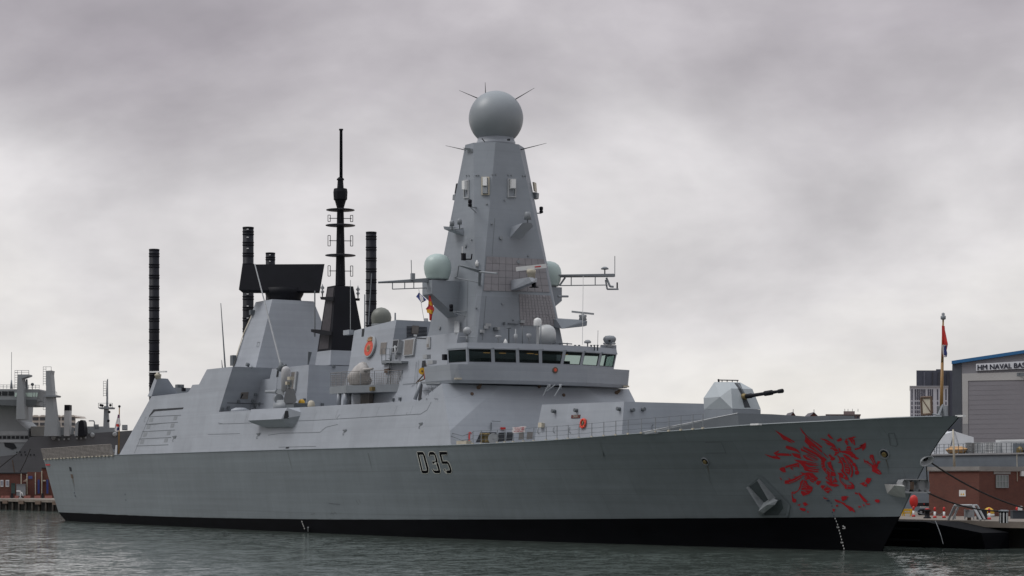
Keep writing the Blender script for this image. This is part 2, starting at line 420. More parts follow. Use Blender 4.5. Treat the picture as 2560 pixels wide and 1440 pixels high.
def sym_prism(stb):
    """closed block between a starboard outline and its mirror image"""
    return MB().prism(stb, [mir(p) for p in stb])
def build_superstructure():
    # hangar: sides lean in from the knuckle
    pr = [side(*p) for p in [(298, 1137.5), (378.4, 991), (470, 981), (476, 972), (481, 962), (497.5, 961), (505.7, 945), (517.4, 923.5), (582, 916.5), (547, 1030)]]
    f = pr[-1]; pr.append(sp(f.x, zd(f.x)+.01))
    pr[0] = sp(pr[0].x, zd(pr[0].x)+.01)
    L('hangar', sym_prism(pr), GREY, SHIP, solid=True)
    # long side wall amidships
    a, b, c = f, side(1049, 1001.8), side(1092, 998)
    n = 8; top = [a.lerp(b, i/n) for i in range(n+1)]
    top = [sp(p.x, p.z) for p in top]
    bot = [sp(p.x, zd(p.x)+.01) for p in top]
    mb = MB(); m = len(top)
    rows = [bot, top, [mir(p) for p in top], [mir(p) for p in bot]]
    mb.grid([[r[i] for r in rows] for i in range(m)], False)
    mb.poly([r[-1] for r in rows])
    L('side_bulwark', mb, GREY, SHIP, solid=True)
    # bridge base: leaning flank, wide chamfer, front face
    e = top[-1].x+.004
    A1 = side(1125, 1077); B = A(1251, 974, t=4.46); zk = zd(102.5)+.01; sk = A1.x+(A1.x-B.x)/(B.z-A1.z)*(A1.z-zk); A0 = sp(sk, zk)
    tq = side(1104, 959); P = [A0, A1, B, tq, sp(e, zd(e)+.01), sp(e, top[-1].z), B+Vector((-.05, 0, .35)), Vector((tq.x, -4, tq.z))]
    L('bridge_base', MB().cvx(P+[mir(p) for p in P]), GREY, SHIP, solid=True)
    # inner deckhouse behind the gun mount
    def blk(nm, tp, bt_, mt=GREY):
        return L(nm, MB().cvx(tp+bt_+[mir(p) for p in tp+bt_]), mt, SHIP, solid=True)
    z0 = 11.6
    p0, p1 = A(691, 916.5, t=5.3), A(772.3, 912, t=5.3)
    zt = p1.z
    blk('gun_deckhouse', [st(p0.x-1, 5.3, zt), st(p1.x, 5.3, zt)], [st(p0.x-2.6, 5.75, z0), st(p1.x+.25, 5.75, z0)])
    q = A(693, 945, t=5.42)
    blk('gun_deckhouse_step', [st(f.x-3, 5.42, q.z), st(q.x, 5.42, q.z)], [st(f.x-3, 5.85, z0), st(q.x+.3, 5.85, z0)])
    # funnel block and the lower house that runs forward under the mast: one leaning flank
    def fl(u, v):
        p = A(u, v, t=6)
        for _ in range(30): p = A(u, v, t=6.4-.20*(p.z-12))
        return p
    c0, c1, c2 = fl(873, 914), fl(885.5, 826.5), fl(991, 799.5)
    sF, zs = c2.x, fl(991, 853).z
    zh = fl(1062, 841).z
    def fs(s, z): return st(s, 6.4-.20*(z-12), z)
    pr = [fs(c0.x-.5, z0), fs(c0.x, c0.z), c1, c2, fs(sF+.05, zs), fs(sF+.05, z0)]
    L('funnel_house', sym_prism(pr), GREY, SHIP, solid=True)
    pr = [fs(sF+.06, z0), fs(sF+.06, zs), fs(fl(1030, 846.5).x, zh), fs(95.6, zh), fs(95.6, z0)]
    L('bridge_house_aft', sym_prism(pr), GREY, SHIP, solid=True)
    # small light ledge at the funnel's after corner
    L('aerial_ledge', MB().box(fl(877, 827)+Vector((-.3, -.1, -.15)), (1.2, .5, .45)), GREY, SHIP)
    # long-range radar tower
    t1, t2 = A(681, 748, t=2.4), A(639, 754, t=2.4)
    zt = t1.z; b1, b2 = A(637.5, 914, t=5.1), A(576, 912, t=5.1)
    zb = 16.3
    blk('radar_tower', [t1, st(t2.x, 2.4, zt)], [st(b1.x, 5.1, zb), st(b2.x, 5.1, zb)])
    # missile silo deckhouse on the foredeck
    v1, v2 = A(1355, 1011.5, t=6.1), A(1560, 1003.5, t=6.1)
    blk('missile_silo_deckhouse', [st(v1.x, 6.1, v1.z), st(v2.x, 6.1, v2.z-.02)], [st(v1.x-.5, 6.6, 7.6), st(v2.x+.35, 6.6, 7.6)])
    # breakwater
    E0, Mm, Mk, Fp = A(1609, 1080, t=8.9), A(1844, 1033, t=5.4), A(1930, 1035.5, t=2.6), A(2018, 1041, t=0)
    top = [E0, Mm, Mk, Fp]; mb = MB()
    for sgn in (0, 1):
        T_ = [mir(p) if sgn else p for p in top]
        for a, b in zip(T_[:-1], T_[1:]):
            d = Vector((-.16, 0, 0)); lo = Vector((.25, 0, 0))
            mb.cvx([a, b, a+d, b+d]+[Vector((p.x+x, p.y, zd(p.x)-.1)) for p in (a, b) for x in (.2, -.1)])
    L('breakwater', mb, DGREY, SHIP)  # shade of the forward faces is put into the dark colour
    mb = MB(); mb.path([E0, Mm], .035, 5)
    L('breakwater_lit_edge', mb, STEEL, SHIP)  # pale strip stands for light catching the top edge
build_superstructure()

# ---- bridge wing band and wheelhouse
def build_bridge():
    zt, zb, zc = 14.56, 13.0, 13.27
    def band(z0, z1, g0, g1, name):
        def ring(z, g):
            P = [st(96.2, 8.9+g, z), st(100.75, 9.0+g, z), st(101.23+g, 8.55+g, z), st(102.55+g, 3.4, z)]
            return P+[mir(p) for p in P[::-1]]
        return L(name, MB().prism(ring(z0, g0), ring(z1, g1)), GREYB if 0 else GREY, SHIP, solid=True)
    band(zc, zt, .0, .14, 'bridge_wing')
    band(zb, zc, -.12, .012, 'bridge_wing_skirt')
    # wheelhouse plan: (s, t) at sill and head; glass leans outward
    PL = [(A(1119, 867, t=8.0).x, 8.0), (100.80, 7.45), (101.45, 5.33), (101.95, 3.2), (102.2, 1.07)]
    full = PL+[(s, -t) for s, t in PL[::-1]]
    def ring(z, g):
        out = []
        for s, t in full:
            out.append(st(s+g, t+(g*.9 if t > 0 else -g*.9), z))
        return out
    z0, z1, z2, z3 = 14.3, 14.74, 15.98, 16.42
    L('wheelhouse_sill', MB().prism(ring(z0, -.02), ring(z1, .0)), GREY, SHIP, solid=True)
    L('wheelhouse_roof', MB().prism(ring(z2, .22), ring(z3, .16)), GREY, SHIP, solid=True)
    L('wheelhouse_bulkhead', MB().box((97.6, -2.0, 15.36), (.15, 11, 1.24)), DGREY, SHIP)
    L('chart_console', MB().box((99.2, -1, 15.0), (1.2, 9, .5)), DARK, SHIP)
    L('wheelhouse_deck_lining', MB().prism([Vector((p.x, p.y, 15.90)) for p in ring(15.9, -.35)], [Vector((p.x, p.y, 15.955)) for p in ring(15.9, -.35)]), DARK, SHIP)
    glass = bpy.data.materials.new('bridge_glass'); glass.use_nodes = True; t = glass.node_tree
    g = t.nodes['Principled BSDF']; g.inputs['Base Color'].default_value = (.02, .03, .03, 1); g.inputs['Roughness'].default_value = .03
    tr = nd(t, 'ShaderNodeBsdfTransparent'); tr.inputs[0].default_value = (.66, .74, .72, 1)
    mx = nd(t, 'ShaderNodeMixShader', i_Fac=.16); t.links.new(tr.outputs[0], mx.inputs[1]); t.links.new(g.outputs[0], mx.inputs[2])
    t.links.new(mx.outputs[0], t.nodes['Material Output'].inputs[0])
    rl, rh = ring(z1, 0), ring(z2, .2)
    n = len(full)
    def panes(i):   # windows per facet
        return 1
    for i in range(n-1):
        a, b, c, d = rl[i], rl[i+1], rh[i+1], rh[i]
        k = panes(i)
        for j in range(k):
            f0, f1 = j/k, (j+1)/k
            w = (b-a).length/k
            e = min(.15/w, .2)
            def q(x, y): return (a.lerp(b, f0+(f1-f0)*x)).lerp(d.lerp(c, f0+(f1-f0)*x), y)
            out = [q(0, 0), q(1, 0), q(1, 1), q(0, 1)]
            e2, e3 = .06, .10
            inn = [q(e, e2), q(1-e, e2), q(1-e, 1-e3), q(e, 1-e3)]
            nrm = (out[1]-out[0]).cross(out[3]-out[0]).normalized()
            if nrm.dot(out[0]-Vector((97, 0, 15))) < 0: nrm = -nrm
            mb = MB()
            for x in range(4):
                y = (x+1) % 4
                mb.prism([out[x], out[y], inn[y], inn[x]], [p-nrm*.12 for p in (out[x], out[y], inn[y], inn[x])])
            fr = L('window', mb, GREY, SHIP)
            L('pane', MB().ext([p-nrm*.07 for p in inn], -nrm*.012), glass, fr)
            mb = MB(); ii = [q(e+.01, e2+.01), q(1-e-.01, e2+.01), q(1-e-.01, 1-e3), q(e+.01, 1-e3)]
            mb.path([p-nrm*.03 for p in ii+ii[:1]], .035, 5); L('window_gasket', mb, DARK, fr)
            if 0 < i < 8:
                L('window_awning', MB().box((q(.5, 1)+nrm*.09), (w*.9, .12, .12), ((b-a).normalized(), nrm, Vector((0, 0, 1)))), GREY, fr)
    lamp = M('wheelhouse_lamp', (.8, .5, .2), emit=((1.0, .48, .14), .34))
    for s, t_ in ((99.6, 2.9), (100.4, .6), (99.8, -.6), (100.6, -2.8), (99.3, 4.3)):
        L('ceiling_lamp', MB().box((s-.6, -t_, 15.78), (.25, .55, .05)), lamp, SHIP)
    rebvh()
build_bridge()

# ---- main mast
def build_mast():
    fr = A(1298, 361, t=-1.25); zt = fr.z; sf = fr.x; sa = sf-4.2; hw, c = 2.65, 1.45
    top = [st(sf, hw-c, zt), st(sf-c*.95, hw, zt), st(sa+c, hw, zt), st(sa, hw-c, zt)]
    fb = A(1404, 862, t=-4.35); zb = 16.6; sb = fb.x+.15; ab = sb-9.0
    bot = [st(sb, 4.45, zb), st(sb-.05, 4.5, zb), st(ab+.1, 4.5, zb), st(ab, 4.45, zb)]
    T_ = top+[mir(p) for p in top[::-1]]; B_ = bot+[mir(p) for p in bot[::-1]]
    n = 8; mb = MB()
    rows = []
    for k in range(13):
        rows.append([b.lerp(t, k/12) for b, t in zip(B_, T_)]); rows[-1].append(rows[-1][0])
    mb.grid(rows, False); mb.poly(T_); mb.poly(B_)
    o = L('main_mast', mb, GREYB, SHIP, solid=True)
    rebvh()
    cx = (sf+sa)/2
    cz = A(1240, 296, t=0)
    # rotating radar dome and collar
    d = MB().ball(cz, 2.42, lo=-56, n=40, m=24)
    L('radar_dome', d, DOMEM, o)
    L('dome_collar', MB().lathe((cz.x, 0, 0), [(1.72, zt-.05), (1.72, zt+.35), (1.66, zt+.36), (1.62, zt+.75)], 32), GREY, o)
    mb = MB().box(A(1258, 353, t=1.5)+Vector((.9, 0, 0)), (.2, .2, .15)); L('collar_hatch', mb, DARK, o)
    def whip(p, q, r=.05): L('whip_aerial', MB().tube(p, q, r, .015, 6), DARK, o)
    whip(A(1195, 246, t=1.5), A(1148, 226, t=2.9)); whip(A(1214, 241, t=.6), A(1213, 206, t=.6)); whip(A(1287, 249, t=-1.3), A(1336, 220, t=-2.9))
    whip(A(1172, 377, t=2.4), A(1114, 364, t=4.4)); whip(A(1302, 374, t=-1.5), A(1366, 358, t=-4))
    whip(A(1205, 346, t=2), A(1221, 367, t=1.6))
    L('aerial_foot', MB().cvx([H(1168, 372, -.1), H(1183, 373, -.1), H(1168, 372, .5), H(1182, 382, .05), H(1182, 372, .3)]), MGREY, o)
    # warning-receiver boxes
    for (x0, y0, x1, y1, kind) in ((1204, 443, 1224, 488, 1), (1268, 447, 1289, 494, 0), (1161, 450, 1174, 496, 0)):
        def Q(a, b, off): return H(x0+(x1-x0)*a, y0+(y1-y0)*b, off)
        mb = MB()
        for a, b, c_, d_ in ((0, 0, .14, 1), (.86, 0, 1, 1), (.14, 0, .86, .06), (.14, .94, .86, 1)):
            mb.cvx([Q(x, y, f) for x in (a, c_) for y in (b, d_) for f in (-.02, .12)])
        fr_ = L('receiver_box', mb, CREAM if kind else STEEL, o)
        L('receiver_aerial', MB().cvx([Q(x, y, f) for x in (.25, .75) for y in (.08, .55) for f in (0, .4)]), WHITE, fr_)
        if kind: L('receiver_aerial', MB().cvx([Q(x, y, f) for x in (.2, .8) for y in (.6, .95) for f in (0, .3)]), MGREY, fr_)
    def edge_box(pts, t, d, nm, mt): L(nm, MB().ext([A(u, v, t=t) for u, v in pts], d), mt, o)
    edge_box([(1331, 455), (1335, 455), (1337, 478), (1334, 478)], -3.0, (-.4, .5, 0), 'receiver_box', CREAM)
    edge_box([(1333, 480), (1342, 481), (1341, 495), (1333, 497)], -3.1, (-.4, .5, 0), 'receiver_box', MGREY)
    edge_box([(1140, 459), (1145, 458), (1141, 482), (1136, 484)], 2.9, (-.8, 1.5, 0), 'receiver_box', DARK)
    edge_box([(1132, 487), (1138, 485), (1137, 499), (1131, 500)], 2.9, (-.8, 1.5, 0), 'receiver_box', MGREY)
    # bracketed lamps
    def bracket(u, v, du, dv, h):
        p, nn = HN(u, v); q = A(u+du, v+dv, t=-(p.y)+1.0)
        m_ = MB().tube(p, q, .05, n=6); m_.tube(p+Vector((0, 0, -.45)), q, .04, n=6)
        b = L('lamp_bracket', m_, MGREY, o)
        L('lantern', MB().lathe(q, [(.05, 0), (.17, .02), (.17, h*.45), (.12, h*.5), (.17, h*.55), (.17, h), (.05, h+.05)], 10), MATTE, b)
    bracket(1191, 519, -16, -2, .6); bracket(1166, 779, -38, 0, .6)
    p = A(1340, 533, t=-3.6); q = A(1353, 533, t=-4.2)
    b = L('lamp_bracket', MB().tube(p, q, .06, n=6), MGREY, o)
    L('lantern', MB().lathe(q, [(.05, 0), (.17, .02), (.17, .2), (.12, .25), (.17, .3), (.17, .55), (.05, .6)], 10), MATTE, b)
    # wedge sponsons
    def sponson(face, dt, nm='sponson', under=None, back=2.2, slope=1.0):
        """face: outline of the outer end, pushed back into the mast"""
        return None
    def wedge(tl, tr, bl, rootlow, rootlow2, t0, nm='sponson'):
        P = [A(*tl, t=t0), A(*tr, t=t0)]
        return P
    w = MB().cvx([H(1277, 567, -.3), H(1305, 566, -.3), H(1273, 600, -.3), H(1298, 602, -.3), H(1305, 567, 1.55), H(1283, 567, 1.55), H(1315, 574, 1.2), H(1286, 572, 1.2)])
    w = L('sponson', w, GREY, o)
    bq = H(1300, 566, 1.2)
    L('cone_aerial', MB().lathe(bq+Vector((.05, 0, 0)), [(.06, 0), (.06, .3), (.33, .32), (.24, .95), (.2, .98)], 14), MGREY, w)
    w = MB().cvx([H(1135, 573, -.3), H(1160, 573, -.3), H(1156, 592, -.3), H(1160, 592, -.3), H(1140, 572, 1.3), H(1158, 572, 1.0), H(1140, 579, 1.2), H(1157, 579, .9)])
    w = L('sponson', w, GREY, o)
    for u, v in ((1130, 570), (1149, 566)):
        bq = A(u, v, t=4.9)
        L('dome_aerial', MB().lathe(bq, [(.05, -.2), (.05, .15), (.2, .17), (.22, .5), (.16, .62), (.03, .68)], 12), MGREY, w)
    L('aerial_arm', MB().tube(A(1126, 573, t=4.9), A(1158, 571, t=4.6), .06, n=6), MGREY, w)
    # absorber tile fields
    def tiles(c4, nu, nv, nm):
        (ax, ay), (bx, by), (cx_, cy), (dx, dy) = c4
        def px(f, g): return (ax+(bx-ax)*f+((dx+(cx_-dx)*f)-(ax+(bx-ax)*f))*g, ay+(by-ay)*f+((dy+(cy-dy)*f)-(ay+(by-ay)*f))*g)
        mb = MB()
        for i in range(nu):
            for j in range(nv):
                e = .02 if nu < 10 else .045
                f0, f1, g0, g1 = (i+e)/nu, (i+1-e)/nu, (j+e)/nv, (j+1-e)/nv
                c_ = [H(*px(f, g), off) for off in (-.01, .05) for f, g in ((f0, g0), (f1, g0), (f1, g1), (f0, g1))]
                if all(c_): mb.prism(c_[:4], c_[4:])
        back = MB(); c_ = [H(*px(f, g), .012) for f, g in ((0, 0), (1, 0), (1, 1), (0, 1))]
        back.poly(c_)
        p_ = L(nm, mb, TILE, o); L('panel_backing', back, DGREY if nu < 10 else MGREY, p_)
    tiles(((1216, 641), (1359, 648), (1374, 731), (1208, 727)), 9, 5, 'absorber_panel')
    tiles(((1297, 735), (1376, 739), (1394, 815), (1300, 814)), 11, 11, 'absorber_panel')
    # satellite domes on their corner pedestals
    o1 = A(1080, 734, t=6.75); sF = o1.x; i1 = A(1146, 795, s=sF); zt_ = A(1069, 701, t=6.75).z
    P_ = [st(x, t_, z_) for x in (sF, sF-1.7) for t_, z_ in ((6.75, o1.z), (6.75, zt_), (-i1.y, i1.z), (3.6, i1.z), (3.6, zt_))]
    sc_ = A(1094, 668, s=sF-.75)
    ped = MB().cvx(P_)
    ped = L('dome_pedestal', ped, GREYB, o)
    L('satellite_dome', MB().lathe(sc_, [(.95, -1.08), (.98, -.95), (1.12, -.6), (1.19, -.2), (1.2, .1), (1.13, .5), (.95, .82), (.65, 1.04), (.3, 1.15), (.02, 1.17)], 32), DOMEG, o)
    L('dome_neck', MB().lathe(sc_, [(.75, -1.35), (.75, -1.08), (.9, -1.07)], 24), MGREY, o)
    s2 = mir(sc_)
    L('satellite_dome', MB().lathe(s2, [(.95, -1.08), (.98, -.95), (1.12, -.6), (1.19, -.2), (1.2, .1), (1.13, .5), (.95, .82), (.65, 1.04), (.3, 1.15), (.02, 1.17)], 28), DOMEG, o)
    L('dome_neck', MB().lathe(s2, [(.75, -1.35), (.75, -1.08), (.9, -1.07)], 24), MGREY, o)
    L('dome_pedestal', MB().cvx([mir(p) for p in P_]), GREYB, o)
    # signal yards
    def yard(P, drops, nm='yard'):
        return L(nm, P, MGREY, o)
    t1 = 9.0
    mb = MB(); l0, l1 = A(945, 705, t=12.2), A(1072, 701, t=6.5)
    ax_ = (l1-l0).normalized()
    mb.cvx([l0+Vector((0, 0, .05)), l0-Vector((0, 0, .12)), l0+Vector((.12, 0, 0)), l1+Vector((0, 0, .22)), l1-Vector((0, 0, .18)), l1+Vector((.3, 0, .2)), l1+Vector((.3, 0, -.18))])
    fr0 = [l0.lerp(l1, f)-Vector((0, 0, .1)) for f in (.28, .52, .7, .97)]
    lo_ = [p-Vector((0, 0, .55)) for p in fr0]
    mb.path(lo_, .045)
    for a, b in zip(fr0[:3], lo_[:3]): mb.tube(a, b, .045, n=6)
    y1 = L('yard', mb, MGREY, o)
    L('whip_aerial', MB().tube(A(1029, 700, t=8.6), A(1028, 650, t=8.6), .035, n=5), WIRE, y1)
    L('aerial_mount', MB().box(A(1032, 692, t=8.5), (.3, .3, .6)), MGREY, y1)
    mb = MB(); r0, r1 = A(1340, 691, t=-4.2), A(1534, 689, t=-11.8)
    mb.cvx([r0+Vector((0, 0, .14)), r0-Vector((0, 0, .12)), r0+Vector((.5, 0, .1)), r1+Vector((0, 0, .18)), r1-Vector((0, 0, .14)), r1+Vector((.25, 0, .15)), r1+Vector((.25, 0, -.12))])
    fr0 = [r0.lerp(r1, f)-Vector((0, 0, .1)) for f in (.3, .45, .76, .92)]; lo_ = [p-Vector((0, 0, .75)) for p in fr0]
    mb.path(lo_, .05)
    for a, b in zip(fr0[1:3], lo_[1:3]): mb.tube(a, b, .045, n=6)
    mb.tube(fr0[0]+Vector((0, .6, 0)), lo_[0], .09, n=6)
    mb.path([A(1516, 695, t=-11.2), A(1525, 716, t=-11.3), A(1534, 717, t=-11.6)], .1)
    mb.path([A(1514, 700, t=-11.2), A(1518, 723, t=-11.2), A(1546, 723, t=-12.2)], .08)
    y2 = L('yard', mb, MGREY, o)
    L('whip_aerial', MB().tube(A(1537, 684, t=-11.9), A(1537, 640, t=-11.9), .035, n=5), WIRE, y2)
    L('mushroom_aerial', MB().lathe(A(1512, 687, t=-11), [(.06, -.1), (.06, .45), (.35, .5), (.34, .6), (.15, .72), (.02, .74)], 16), MGREY, y2)
    L('aerial_mount', MB().tube(A(1543, 723, t=-12.2), A(1543, 706, t=-12.2), .07, n=6), MATTE, y2)
    L('signal_halyard', MB().tube(A(1458, 690, t=-3), A(1456, 862, t=-3), .022, n=4), WHITE, o)
    # slewing davit on the starboard face
    mb = MB().cvx([A(1147, 661, t=6), A(1153, 664, t=6), A(1196, 682, t=4.6), A(1204, 676, t=4.6), A(1147, 665, t=6)])
    mb.path([A(1195, 679, t=4.6), A(1243, 684, t=5.2)], .08); mb.path([A(1200, 680, t=4.6), H(1199, 712, .1)], .14)
    mb.path([A(1147, 664, t=6), A(1143, 690, t=5.8), A(1136, 694, t=5.8), A(1195, 706, t=4.7)], .05)
    L('davit', mb, MGREY, o)
    mb = MB().path([H(1156, 634, .1), A(1156, 648, t=5.5), A(1178, 648, t=5.2), A(1180, 635, t=5.2)], .06); mb.box(A(1159, 642, t=5.5), (.3, .3, .6))
    L('lamp_bracket', mb, MATTE, o)
    L('life_capsule', MB().lathe(H(1193, 660, .12), [(.14, -.25), (.14, .12), (.06, .2), (.05, .3)], 10), WHITE, o)
    L('whip_aerial', MB().tube(A(1155, 650, t=5.6), A(1156, 616, t=5.6), .035, n=5), WHITE, o)
    # navigation radars on sponsons
    w = MB().cvx([H(1285, 698, -.3), H(1300, 697, -.3), H(1278, 726, -.2), H(1296, 726, -.2), A(1343, 695, t=-1.0), A(1343, 706, t=-1.0), A(1322, 693, t=1.2), A(1330, 705, t=1.2), H(1278, 700, -.2)])
    w = L('sponson', w, GREY, o)
    L('radar_pedestal', MB().lathe(A(1328, 693, t=0), [(.34, -.1), (.34, .3), (.4, .32), (.4, .62), (.28, .66)], 16), CREAM, w)
    a_, b_ = A(1291, 673, t=1.1), A(1365, 665, t=-1.4)
    d_ = (b_-a_).normalized(); up_ = Vector((0, 0, 1)); sd_ = d_.cross(up_)
    L('radar_scanner', MB().box((a_+b_)/2, ((b_-a_).length, .32, .36), (d_, sd_, sd_.cross(d_))), WHITE, w)
    L('scanner_lettering', MB().box(a_.lerp(b_, .72)+sd_*.17, (.55, .012, .1), (d_, sd_, sd_.cross(d_))) if 0 else MB().box(a_.lerp(b_, .72)-(AWAY)*.19, (.55, .012, .10), (d_, sd_, sd_.cross(d_))), BRED, w)
    L('warning_lantern', MB().lathe(A(1335, 712, t=-.4), [(.08, .2), (.2, .15), (.2, -.15), (.42, -.18), (.42, -.23), (.1, -.25)], 14), MATTE, w)
    w = L('sponson', MB().cvx([A(1372, 800, t=-3.6), A(1390, 798, t=-3.6), A(1389, 818, t=-3.6), A(1405, 822, t=-3.8), A(1462, 800, t=-6.0), A(1468, 803, t=-6.2), A(1467, 814, t=-6.2), A(1460, 816, t=-6.0), st(96, -3.9, 19.3), st(96, -3.9, 18.7)]), GREYB, o)
    L('radar_pedestal', MB().lathe(A(1457, 799, t=-6), [(.36, -.05), (.3, .2), (.34, .25), (.34, .42), (.12, .44), (.1, .6)], 16), STEEL, w)
    a_, b_ = A(1429, 779, t=-5.2), A(1485, 785, t=-6.8); d_ = (b_-a_).normalized(); sd_ = d_.cross(up_)
    L('radar_scanner', MB().box((a_+b_)/2, ((b_-a_).length, .14, .16), (d_, sd_, sd_.cross(d_))), STEEL, w)
    mb = MB().path([A(1395, 741, t=-5), A(1420, 741, t=-6.2)], .1); L('aerial_arm', mb, MGREY, o)
    # fittings scattered over the mast
    mb = MB()
    for u, v in ((1140, 742), (1165, 615), (1204, 830), (1100, 820), (1252, 595), (1295, 655)): stud(mb, u, v, .17, .12)
    for u in (1167, 1173, 1190, 1196, 1231, 1239, 1270, 1278, 1307, 1313): stud(mb, u, 436+abs(u-1235)*.05, .07, .1, 6)
    for u, v in ((1261, 501), (1217, 510), (1255, 760), (1190, 770), (1283, 800), (1230, 560), (1180, 600), (1320, 640)): stud(mb, u, v, .08, .12, 6)
    L('mast_fitting', mb, MGREY, o)
    mb = MB().lathe(HN(1139, 744)[0], [(.34, -.1), (.34, .3), (.24, .3), (.2, .1)], 16, ax=(Vector((1, 0, 0)), Vector((0, 0, 1)), Vector((0, -1, 0))))
    L('horn', mb, MGREY, o)
    for (x0, y0, x1, y1) in ((1138, 803, 1149, 832), (1068, 843, 1078, 871)):
        Q = [(x0+1, y0), (x1, y0), (x1-1, y1), (x0, y1)]
        fr_ = L('louvre', MB().cvx([H(u, v, f) for u, v in Q for f in (-.05, .12)]), STEEL, o)
        cx_, cy_ = (x0+x1)/2, (y0+y1)/2
        L('grille', MB().cvx([H(cx_+(u-cx_)*.6, cy_+(v-cy_)*.86, f) for u, v in Q for f in (.1, .14)]), GRILLE, fr_)
    mb = MB(); ribbon(mb, [(1170, 700), (1166, 860)], .05); ribbon(mb, [(1215, 740), (1206, 850)], .04); ribbon(mb, [(1237, 545), (1230, 640)], .03)
    L('conduit', mb, DGREY, o)
build_mast()

# ---- foredeck gun
def build_gun():
    a, b, c, d = A(1760, 1024, t=1.62), A(1759, 995, t=1.58), A(1800, 992, t=1.64), A(1831, 1022, t=1.34)
    e, f, g = A(1786, 955, t=.6), A(1821.5, 955, t=.55), A(1828, 971, t=1.0)
    base = [Vector((p.x, p.y, 7.9)) for p in (a, d)]
    P = [a, b, c, d, e, f, g]
    o = L('gun_turret', MB().cvx(P+[mir(p) for p in P]), M('turret_paint', (.33, .36, .375), .45, .04), SHIP, solid=True)
    ctr = Vector((a.x*.5+d.x*.5-.1, 0, 0))
    P2 = [a, d, st(ctr.x, 1.62, a.z)]
    P2 = [p-Vector((0, 0, .02)) for p in P2]+[Vector((p.x, p.y, 7.6)) for p in P2]
    P2 = [Vector((p.x, p.y*.985, p.z)) for p in P2]
    L('turret_skirt', MB().cvx(P2+[mir(p) for p in P2]), GREYB, o)
    rebvh()
    # slot, with the gun cradle inside
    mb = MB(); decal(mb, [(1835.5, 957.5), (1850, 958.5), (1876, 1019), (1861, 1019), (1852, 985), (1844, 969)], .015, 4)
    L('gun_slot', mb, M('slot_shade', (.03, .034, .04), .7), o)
    mb = MB(); decal(mb, [(1843, 961), (1849, 961), (1862, 984), (1858, 986), (1851, 971)], .03, 4)
    L('slot_shield', mb, DGREY, o)
    p0 = A(1859, 992, t=0); dr = (A(1957, 977, t=0)-p0).normalized()
    ax = (dr.orthogonal().normalized(), dr.cross(dr.orthogonal().normalized()), dr)
    Lg = (A(1957, 977, t=0)-p0).length
    L('gun_cradle', MB().lathe(p0, [(.16, -.8), (.24, -.25), (.26, .1), (.22, .2), (.18, .35)], 16, ax=ax), BRASS, o)
    bq = MB().lathe(p0, [(.16, .2), (.19, .9), (.14, 1.0), (.125, 2.5), (.19, 2.52), (.19, 3.3), (.13, 3.32), (.105, Lg-.5), (.15, Lg-.48), (.16, Lg-.05), (.1, Lg)], 16, ax=ax)
    L('gun_barrel', bq, MATTE, o)
    mb = MB(); r0, r1 = A(1795, 950, t=.3), A(1846, 951, t=-.5)
    mb.path([r0, r1], .04); mb.tube(A(1797, 956, t=.3), A(1796, 948, t=.3), .07)
    for q in (.2, .45, .7, .95): mb.tube(r0.lerp(r1, q), r0.lerp(r1, q)-Vector((0, 0, .2)), .035, n=5)
    L('sight_rail', mb, MATTE, o)
    mb = MB(); ribbon(mb, [(1884, 1024), (1888, 1034), (1892, 1034), (1890, 1024), (1884, 1024)], .06)
    L('access_hatch', mb, DARK, o)
build_gun()

